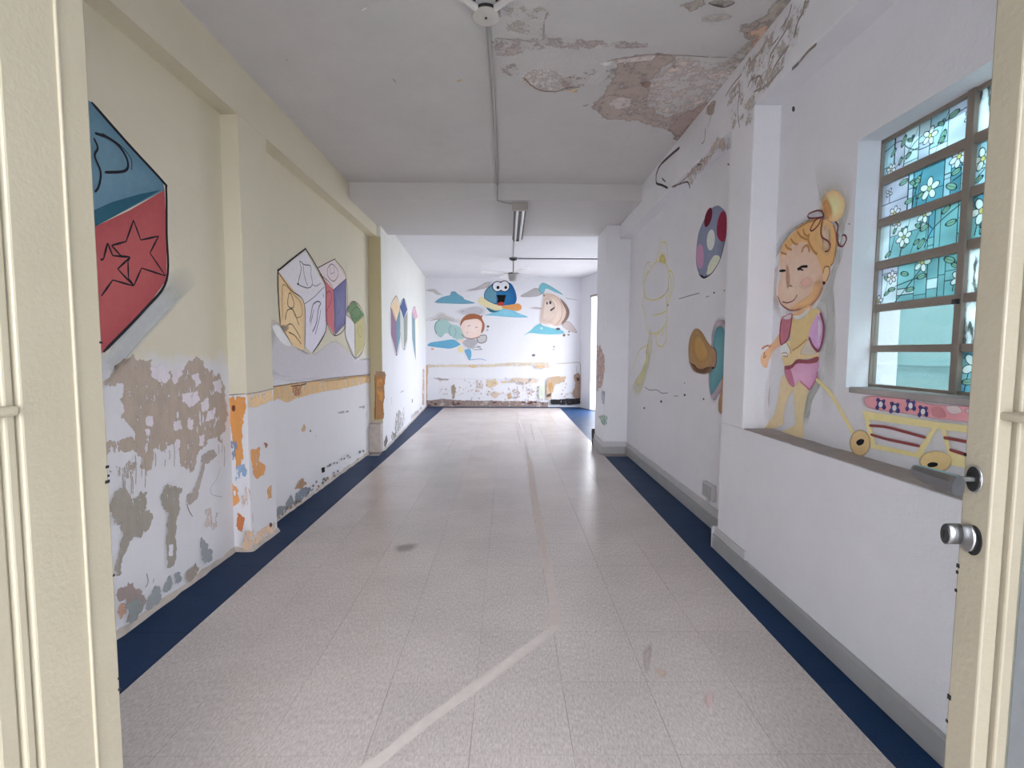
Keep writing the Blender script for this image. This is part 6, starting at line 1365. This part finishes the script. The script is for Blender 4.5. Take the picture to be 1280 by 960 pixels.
def film_pane(c, r, seed, flowers, stems, leaves, tone, label):
    y0, y1 = COLS[c]; z0, z1 = ROWS[r]; nx, nz, C = stained(y1 - y0, z1 - z0, seed, flowers, stems, leaves, tone)
    ys = np.linspace(y1, y0, nx); zs = np.linspace(z0, z1, nz)
    v = np.empty((nz, nx, 3)); v[..., 0] = 1.516 - 1.52; v[..., 1] = ys[None, :] - 1.38; v[..., 2] = zs[:, None] - 1.04
    i = np.arange(nz - 1)[:, None] * nx + np.arange(nx - 1)[None, :]
    f = np.stack([i, i + nx, i + nx + 1, i + 1], -1).reshape(-1, 4)
    me = bpy.data.meshes.new('pane'); me.from_pydata(v.reshape(-1, 3).tolist(), [], f.tolist()); me.materials.append(M['film'])
    at = me.color_attributes.new('paint', 'FLOAT_COLOR', 'POINT'); col = np.ones((nz, nx, 4), np.float32); col[..., :3] = C
    at.data.foreach_set('color', col.ravel())
    o = bpy.data.objects.new('pane', me); COL.objects.link(o); o.parent = win; tag(o, None, label)
G = (0.45, 0.55, 0.28); PK = (0.92, 0.84, 0.90)
film_pane(0, 0, 3, [(0.57, 0.55, 30, 5, WPET, YEL), (0.10, 0.12, 22, 6, PK, YEL), (0.99, 0.55, 22, 5, WPET, YEL)], [[(0.0, 0.75), (0.2, 0.85), (0.3, 0.55), (0.45, 0.32), (0.62, 0.3)], [(0.3, 0.3), (0.42, 0.62), (0.7, 0.72), (1.0, 0.82)], [(0.15, 0.1), (0.3, 0.35), (0.45, 0.38)]], [(0.25, 0.78, 20, 1.1), (0.82, 0.80, 20, 0.2), (0.72, 0.35, 22, 1.3), (0.12, 0.6, 16, 0.8), (0.22, 0.25, 14, 1.2)], [SKYB, PALE, LIL, PALE, SKYB, (0.42, 0.72, 0.86)], 'pale stained pane at the top of the window')
film_pane(0, 1, 8, [(0.60, 0.38, 38, 5, WPET, G), (0.90, 0.90, 34, 6, PK, YEL), (0.18, 0.05, 26, 6, PK, YEL), (0.09, 0.72, 16, 4, PK, PALE)], [[(0.40, 0.0), (0.43, 0.4), (0.50, 0.9)], [(0.60, 0.3), (0.56, 0.0)], [(0.9, 0.8), (0.97, 0.5), (0.85, 0.35)], [(0.1, 0.4), (0.1, 0.7)]], [(0.45, 0.7, 22, 1.0), (0.84, 0.22, 22, -0.5), (0.88, 0.55, 18, 0.3), (0.36, 0.25, 18, 0.1), (0.28, 0.85, 20, 0.1)], [PALE, LIL, SKYB, DEEP, TEAL, SKYB], 'blue stained pane with one large white flower')
film_pane(0, 2, 21, [(0.32, 0.52, 34, 6, WPET, G), (0.56, 0.97, 30, 5, WPET, YEL), (0.22, 0.98, 20, 5, PK, YEL)], [[(0.58, 0.1), (0.66, 0.5), (0.80, 0.75), (1.0, 1.0)], [(0.56, 0.8), (0.66, 0.55)], [(0.15, 0.1), (0.2, 0.6)], [(0.30, 0.35), (0.28, 0.0)]], [(0.57, 0.62, 18, 0.35), (0.86, 0.55, 20, 0.1), (0.54, 0.22, 20, 0.9), (0.80, 0.92, 18, 0.6), (0.12, 0.15, 16, 0.6), (0.2, 0.8, 14, 1.1)], [PALE, SKYB, TEAL, DEEP, TEAL], 'teal stained pane with a six petalled flower')
film_pane(0, 3, 34, [(0.19, 0.72, 24, 6, PK, YEL), (0.57, 0.96, 34, 5, WPET, YEL), (0.98, 0.38, 30, 5, WPET, YEL), (0.02, 0.1, 22, 5, PK, YEL)], [[(0.25, 0.0), (0.40, 0.38), (0.58, 0.85)], [(0.25, 0.45), (0.45, 0.55), (0.62, 0.6)], [(0.92, 0.1), (0.95, 0.6), (1.0, 0.85)]], [(0.36, 0.75, 18, -0.3), (0.57, 0.60, 19, 0.15), (0.20, 0.38, 17, 0.0), (0.44, 0.30, 18, 0.1), (0.87, 0.88, 22, -0.4)], [LIL, PALE, TEAL, TEAL, TEAL], 'teal stained pane with slanting leafy stem')
film_pane(1, 1, 41, [(0.06, 0.60, 34, 5, WPET, YEL), (0.5, 0.5, 34, 5, WPET, G)], [[(0.10, 0.4), (0.14, 0.1), (0.2, 0.0)], [(0.02, 0.2), (0.08, 0.35)], [(0.1, 0.3), (0.2, 0.55)]], [(0.03, 0.15, 16, 0.4), (0.8, 0.4, 20, 0.4)], [SKYB, PALE, SKYB], 'light blue stained pane beside the mullion')
film_pane(1, 2, 55, [(0.08, 0.62, 40, 5, WPET, YEL), (0.6, 0.5, 34, 5, WPET, G)], [[(0.03, 0.1), (0.05, 0.4)], [(0.14, 0.0), (0.16, 0.5)]], [(0.1, 0.2, 18, 1.2), (0.8, 0.4, 20, 0.4)], [DEEP, TEAL, SKYB], 'dark stained pane with half a flower')
film_pane(1, 5, 61, [(0.12, 0.66, 44, 5, WPET, YEL), (0.6, 0.5, 34, 5, WPET, G)], [[(0.03, 0.0), (0.06, 0.5)], [(0.12, 0.5), (0.10, 0.0)]], [(0.06, 0.25, 20, 0.1), (0.8, 0.4, 20, 0.4)], [DEEP, (0.05, 0.12, 0.14), TEAL], 'lowest stained pane, dark with a white flower')
for c, r, m, l in ((0, 4, 'glass', 'clear pane second from the bottom'), (0, 5, 'glass', 'clear pane at the bottom'), (1, 0, 'frosted', 'white frosted pane at the top'), (1, 3, 'frosted', 'smeared frosted pane'), (1, 4, 'frosted', 'smeared frosted pane'), *[(2, q, 'frosted', None) for q in range(6)]):
    y0, y1 = COLS[c]; z0, z1 = ROWS[r]; wobj('pane', B(((1.513, y0, z0), (1.517, y1, z1))), M[m], l)

# unseen hall window added to brighten the back room, and the bright far door
hw = obj('added_window', B(*[((-0.02, a, b), (0.02, c, d)) for a, b, c, d in ((-0.9, 0, -0.85, 1.2), (0.85, 0, 0.9, 1.2), (-0.03, 0, 0.03, 1.2), (-0.9, 0, 0.9, 0.05), (-0.9, 1.15, 0.9, 1.2))]), M['iron'], kind='structure', label='unseen hall window added to brighten the back room', cat='window')
hw.location = (SRX(7.45) + 0.07, 7.45, 0.95); hw.rotation_euler = (0, 0, 0.2997)
for a, b in ((-0.85, -0.03), (0.03, 0.85)): obj('pane', B(((-0.002, a, 0.05), (0.002, b, 1.15))), M['glass'], hw)
d3 = empty('door_3', (SRX(9.23), 9.23, 0), kind='structure', label='bright open side doorway beyond the white pillar', cat='door'); d3.rotation_euler = (0, 0, 0.2997)
LN = (DY1 - DY0) / math.cos(0.2997) / 2
obj('jamb', B(((-0.02, LN - 0.055, 0), (0.15, LN, DZ)), bev=0.003), M['tube'], d3)
obj('jamb', B(((-0.02, -LN, 0), (0.15, -LN + 0.055, DZ)), bev=0.003), M['tube'], d3)
obj('lintel', B(((-0.03, -LN, DZ - 0.03), (0.15, LN, DZ + 0.005)), bev=0.003), M['iron'], d3, label='dark iron lintel')
obj('threshold', B(((-0.01, -LN, 0.001), (0.15, LN, 0.018)), bev=0.003), M['skirt_light'], d3)

# ------------------------------------------------------------------ entrance door: two leaves swung inwards
d1 = empty('door_1', (-0.68, 0.02, 0.01), kind='structure', label='cream metal entrance leaf opened against the peeling wall side', cat='door')
d2 = empty('door_2', (0.745, 0.02, 0.01), kind='structure', label='cream metal entrance leaf with lever handle and lock', cat='door')
def at(parent, name, bm, mat, label=None):
    bm.transform(Matrix.Translation(-Vector(parent.location))); return obj(name, bm, mat, parent, label=label)
HT = 2.09
# left leaf
at(d1, 'stile', B(((-0.700, 0.652, 0.01), (-0.660, 0.788, HT)), bev=0.003), M['door'])
at(d1, 'weld_seam', B(((-0.662, 0.7335, 0.01), (-0.6565, 0.7385, HT)), bev=0.0016), M['door'])
at(d1, 'glazing_bead', B(((-0.690, 0.634, 0.10), (-0.664, 0.648, HT - 0.08)), bev=0.003), M['door'])
at(d1, 'glazing_bead', B(((-0.690, 0.604, 0.10), (-0.668, 0.631, HT - 0.08)), bev=0.004), M['door'])
at(d1, 'hinge_stile', B(((-0.700, 0.02, 0.01), (-0.660, 0.12, HT)), bev=0.003), M['door'])
at(d1, 'rail', B(((-0.700, 0.12, 0.01), (-0.660, 0.652, 0.12)), bev=0.003), M['door'])
at(d1, 'rail', B(((-0.700, 0.12, HT - 0.10), (-0.660, 0.652, HT)), bev=0.003), M['door'])
for z in (0.30, 1.092, 1.86): at(d1, 'grille_bar', B(((-0.688, 0.12, z), (-0.652, 0.644, z + 0.013)), bev=0.004), M['door'])
at(d1, 'glass_pane', B(((-0.686, 0.12, 0.12), (-0.682, 0.606, HT - 0.10))), M['door_glass'])
bm = bmesh.new()
rng = random.Random(7)
for z, k in ((1.19, 0.004), (0.96, 0.006), (0.985, 0.004), (0.97, 0.003), (0.80, 0.003), (0.62, 0.004), (0.60, 0.003)):
    box(bm, (-0.6605, 0.788 - k - rng.uniform(0, 0.004), z), (-0.6594, 0.7885, z + k * rng.uniform(0.8, 1.6)))
at(d1, 'paint_chip', bm, M['black'])
# right leaf
at(d2, 'stile', B(((0.720, 0.690, 0.01), (0.744, 0.736, HT)), bev=0.003), M['door'])
at(d2, 'glazing_bead', B(((0.7475, 0.684, 0.08), (0.770, 0.720, HT - 0.06)), bev=0.003), M['door'])
at(d2, 'back_plate', B(((0.740, 0.700, 0.01), (0.768, 0.730, HT))), M['door'])
at(d2, 'hinge_stile', B(((0.742, 0.02, 0.01), (0.780, 0.12, HT)), bev=0.003), M['door'])
at(d2, 'rail', B(((0.746, 0.12, 0.01), (0.780, 0.684, 0.12)), bev=0.003), M['door'])
at(d2, 'rail', B(((0.746, 0.12, HT - 0.10), (0.780, 0.684, HT)), bev=0.003), M['door'])
for z in (0.30, 1.083, 1.86): at(d2, 'grille_bar', B(((0.7235, 0.655, z), (0.772, 0.700, z + 0.013)), ((0.752, 0.12, z), (0.772, 0.66, z + 0.013)), bev=0.004), M['door'])
at(d2, 'glass_pane', B(((0.764, 0.12, 0.12), (0.768, 0.684, HT - 0.10))), M['door_glass'])
bm = bmesh.new()
for z, k in ((0.84, 0.004), (0.80, 0.003), (0.83, 0.003), (0.62, 0.005), (0.58, 0.003), (1.02, 0.003)):
    box(bm, (0.7194, 0.7355 - k, z), (0.7206, 0.7365, z + k * 1.6))
at(d2, 'paint_chip', bm, M['black'])
def oval_x(bm, x0, x1, cy, cz, ry, rz, seg=24):
    a = [bm.verts.new((x0, cy + ry * math.cos(2 * PI * i / seg), cz + rz * math.sin(2 * PI * i / seg))) for i in range(seg)]
    b = [bm.verts.new((x1, cy + ry * math.cos(2 * PI * i / seg), cz + rz * math.sin(2 * PI * i / seg))) for i in range(seg)]
    fs = [bm.faces.new(a), bm.faces.new(b[::-1])] + [bm.faces.new((a[i], b[i], b[(i + 1) % seg], a[(i + 1) % seg])) for i in range(seg)]
    bmesh.ops.recalc_face_normals(bm, faces=fs)
    for f in fs[2:]: f.smooth = True
    return bm
HYc, HZc = 0.7165, 0.988
at(d2, 'handle_rose', oval_x(bmesh.new(), 0.7178, 0.7205, HYc, HZc, 0.0125, 0.0215), M['chrome'], 'steel rim of the handle hole')
at(d2, 'handle_hole', oval_x(bmesh.new(), 0.7172, 0.7182, HYc + 0.0015, HZc, 0.0105, 0.0195), M['black'], 'dark hole around the spindle')
at(d2, 'spindle', B(((0.684, 0.7135, 0.985), (0.720, 0.7205, 0.992)), bev=0.001), M['chrome'])
bm = bmesh.new()
sec = [(0.700, 0.9815, 0.0140, 0.0095), (0.706, 0.982, 0.0150, 0.0105), (0.735, 0.9835, 0.0135, 0.0105), (0.758, 0.985, 0.0115, 0.0095), (0.774, 0.9865, 0.0100, 0.0085), (0.778, 0.9865, 0.0085, 0.0070)]
rings = []
for y, zc, hz, hx in sec:
    rings.append([bm.verts.new((0.679 + hx * a, y, zc + hz * b)) for a, b in ((-1, -0.55), (-0.6, -1), (0.6, -1), (1, -0.6), (1, 0.6), (0.6, 1), (-0.5, 1), (-1, 0.35))])
for p, q in zip(rings, rings[1:]):
    for i in range(8): bm.faces.new((p[i], q[i], q[(i + 1) % 8], p[(i + 1) % 8]))
bm.faces.new(rings[0]); bm.faces.new(rings[-1][::-1]); bmesh.ops.recalc_face_normals(bm, faces=bm.faces)
at(d2, 'lever_handle', bm, M['steel'], 'tapered brushed steel lever')
at(d2, 'lock_collar', oval_x(bmesh.new(), 0.712, 0.7205, 0.7165, 0.8955, 0.0125, 0.021), M['chrome'], 'steel lock collar')
at(d2, 'lock_hole', oval_x(bmesh.new(), 0.7185, 0.7203, 0.7125, 0.8935, 0.0140, 0.0235), M['black'])
at(d2, 'lock_cylinder', oval_x(bmesh.new(), 0.691, 0.713, 0.7285, 0.8975, 0.0085, 0.0165), M['steel'], 'stubby steel lock cylinder')
at(d2, 'lock_face', oval_x(bmesh.new(), 0.6895, 0.6915, 0.7285, 0.8975, 0.0075, 0.0150), M['dark_metal'], 'dark face of the lock')
at(d2, 'keyhole', B(((0.6885, 0.7275, 0.892), (0.6897, 0.7295, 0.903))), M['black'])

# ------------------------------------------------------------------ things on the ceiling
r = empty('ceiling_rose', (-0.108, 2.335, ZC), label='round ivory junction cover on the front ceiling with three conduits', cat='ceiling rose')
def rel(parent, name, bm, mat, label=None):
    bm.transform(Matrix.Translation(-Vector(parent.location))); return obj(name, bm, mat, parent, label=label)
rel(r, 'cover_disc', lathe(bmesh.new(), [(0.030, 0.012), (0.060, 0.010), (0.066, 0.004), (0.062, 0.0), (0.020, -0.002)], (-0.106, 2.352, ZC - 0.028), 32), M['fan_white'])
rel(r, 'base_ring', tube(bmesh.new(), (-0.106, 2.352, ZC - 0.020), (-0.106, 2.352, ZC - 0.0005), 0.056, 28), M['dark_metal'], 'dark gap under the cover')
rel(r, 'screw', tube(bmesh.new(), (-0.106, 2.352, ZC - 0.033), (-0.106, 2.352, ZC - 0.027), 0.006, 10), M['dark_metal'])
rel(r, 'clip', B(((-0.048, 2.325, ZC - 0.03), (-0.036, 2.345, ZC - 0.005)), bev=0.003), M['pvc_dark'])
def conduit(name, pts, rad, mat, label):
    bm = bmesh.new()
    for a, b in zip(pts, pts[1:]): tube(bm, a, b, rad, 10)
    return obj(name, bm, mat, label=label, cat='conduit')
zc = ZC - 0.012
conduit('ceiling_conduit', [(-0.100, 2.40, zc), (-0.092, 3.0, zc), (-0.094, 4.05, zc), (-0.100, 4.628, zc)], 0.0125, M['pvc_dark'], 'grey conduit along the front ceiling away from the junction cover')
conduit('ceiling_conduit.001', [(-0.15, 2.305, zc - 0.004), (-0.80, 1.655, zc - 0.004)], 0.0155, M['pvc'], 'white conduit leaving the junction cover towards the peeling wall')
conduit('ceiling_conduit.002', [(-0.06, 2.305, zc - 0.004), (0.58, 1.655, zc - 0.004)], 0.0155, M['pvc'], 'white conduit leaving the junction cover towards the window side')
conduit('conduit_shade_line', [(-0.152, 2.278, ZC - 0.005), (-0.79, 1.632, ZC - 0.005)], 0.004, M['dark_metal'], 'dark line added as shade beside the white conduit towards the peeling wall')  # thin dark tubes laid in as the shadow line of the white conduits
conduit('conduit_shade_line.001', [(-0.058, 2.278, ZC - 0.005), (0.57, 1.632, ZC - 0.005)], 0.004, M['dark_metal'], 'dark line added as shade beside the white conduit towards the window side')
conduit('lamp_cable', [(-0.100, 4.632, zc), (-0.100, 4.632, ZS - 0.006), (-0.03, 4.70, ZS - 0.006), (0.055, 4.74, ZS - 0.008)], 0.006, M['pvc_dark'], 'thin cable down the slab edge to the tube lamp')
t = empty('tube_lamp', (0.118, 5.38, ZS), label='unlit twin tube lamp under the lowered slab', cat='lamp')
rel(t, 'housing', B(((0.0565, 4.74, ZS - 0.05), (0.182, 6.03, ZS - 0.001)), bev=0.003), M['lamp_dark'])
rel(t, 'end_cap', B(((0.042, 4.70, ZS - 0.075), (0.196, 4.742, ZS - 0.001)), bev=0.006), M['lamp_body'])
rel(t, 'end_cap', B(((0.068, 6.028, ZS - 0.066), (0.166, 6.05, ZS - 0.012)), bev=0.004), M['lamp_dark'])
for x in (0.092, 0.150): rel(t, 'tube', tube(bmesh.new(), (x, 4.744, ZS - 0.060), (x, 6.026, ZS - 0.060), 0.0135, 14), M['tube'])
rel(t, 'side_flange', B(((0.052, 4.744, ZS - 0.058), (0.056, 6.026, ZS - 0.002))), M['tube'])
fx, fy = 0.095, 8.10
f = empty('ceiling_fan', (fx, fy, ZB), label='grey ceiling fan hanging in the bright back room', cat='ceiling fan')
rel(f, 'canopy', lathe(bmesh.new(), [(0.020, -0.045), (0.060, -0.03), (0.075, -0.004), (0.075, -0.0005)], (fx, fy, ZB), 20), M['dark_metal'])
rel(f, 'rod', tube(bmesh.new(), (fx, fy, ZB - 0.04), (fx, fy, 2.49), 0.012, 10), M['fan_grey'])
rel(f, 'motor', lathe(bmesh.new(), [(0.02, -0.075), (0.06, -0.068), (0.080, -0.03), (0.088, 0.02), (0.088, 0.045), (0.05, 0.06)], (fx, fy, 2.432), 24), M['fan_grey'])
rel(f, 'motor_cap', lathe(bmesh.new(), [(0.092, 0.0), (0.095, 0.012), (0.05, 0.022)], (fx, fy, 2.478), 24), M['dark_metal'])
for k, a in enumerate((0.35, 0.35 + PI / 2, 0.35 + PI, 0.35 + 3 * PI / 2)):
    bm = bmesh.new(); bmesh.ops.create_cube(bm, size=1.0)
    for v in bm.verts: v.co = Vector((0.33 + v.co.x * 0.46, v.co.y * (0.11 + 0.03 * (v.co.x > 0)), v.co.z * 0.006))
    bm.transform(Matrix.Translation((0, 0, 2.485 - ZB)) @ Matrix.Rotation(a, 4, 'Z') @ Matrix.Rotation(0.15, 4, 'X'))
    bl = obj('blade', bm, M['tube'], f)
    bm = bmesh.new(); box(bm, (0.07, -0.015, -0.004), (0.16, 0.015, 0.004)); bm.transform(Matrix.Translation((0, 0, 2.485 - ZB)) @ Matrix.Rotation(a, 4, 'Z'))
    obj('blade_arm', bm, M['fan_grey'], bl)
conduit('ceiling_conduit.003', [(0.09, 6.05, ZB - 0.007), (0.092, 8.03, ZB - 0.007)], 0.007, M['pvc_dark'], 'thin conduit from the tube lamp to the ceiling fan')
conduit('ceiling_conduit.004', [(0.175, 8.10, ZB - 0.008), (SRX(8.10) - 0.01, 8.10, ZB - 0.008)], 0.008, M['dark_metal'], 'dark conduit crossing the far ceiling from fan to doorway wall')
s = empty('socket_box', (XM, 3.20, 0.24), label='small pale socket box low on the wall beside the pier', cat='socket')
rel(s, 'box', B(((XM - 0.030, 3.11, 0.188), (XM - 0.001, 3.272, 0.292)), bev=0.004), M['skirt_light'])
rel(s, 'box_cover', B(((XM - 0.034, 3.125, 0.200), (XM - 0.029, 3.258, 0.280)), bev=0.002), M['skirting'])
rel(s, 'cable_duct', B(((XM - 0.016, 3.205, 0.146), (XM - 0.001, 3.235, 0.189)), bev=0.003), M['skirt_light'])
obj('door_wedge', B(((XP - 0.038, 6.02, 0.085), (XP - 0.001, 6.058, 0.21)), ((XP - 0.034, 6.025, 0.0005), (XP - 0.023, 6.058, 0.085)), bev=0.006), M['dark_metal'], label='small dark bracket on the corner of the white pillar', cat='bracket')

# ------------------------------------------------------------------ outside, seen through the window and the doors, and added light blockers
ow = obj('outside_wall', B(((3.0, -2.0, -0.1), (3.2, 3.70, 3.5)), ((2.985, -2.0, 1.095), (3.0, 3.70, 1.115))), M['teal'], kind='structure', label='teal wall across the passage outside the window', cat='wall')
obj('outside_wall.001', B(((2.96, 3.70, -0.1), (3.2, 5.6, 3.5))), M['out_white'], kind='structure', label='white wall end across the passage outside the window', cat='wall')
bm = bmesh.new(); prism(bm, [(-14, -14), (14, -14), (14, 24), (-14, 24)], -0.2, -0.1)
obj('outside_ground', bm, M['concrete'], kind='structure', label='pale concrete ground outside', cat='ground')
obj('outside_wall.002', B(((-1.60, -5.0, -0.1), (-1.45, -0.18, 2.6))), M['out_white'], kind='structure', label='unseen white side wall added outside the entrance to cut light', cat='wall')  # unseen wall added to keep light off the right door leaf
obj('added_roof.001', B(((1.62, -3.2, 2.75), (2.35, 6.0, 2.85))), M['slab'], kind='structure', label='eave added to darken the passage outside the window', cat='roof')  # eave added to dim the daylight reaching the niche window
obj('added_roof', B(((-1.60, -3.2, 2.6), (2.4, -0.18, 2.72))), M['slab'], kind='structure', label='unseen porch roof added to cut sky light at the entrance', cat='roof')  # roof added out of view to hold steep sky light off the door leaves
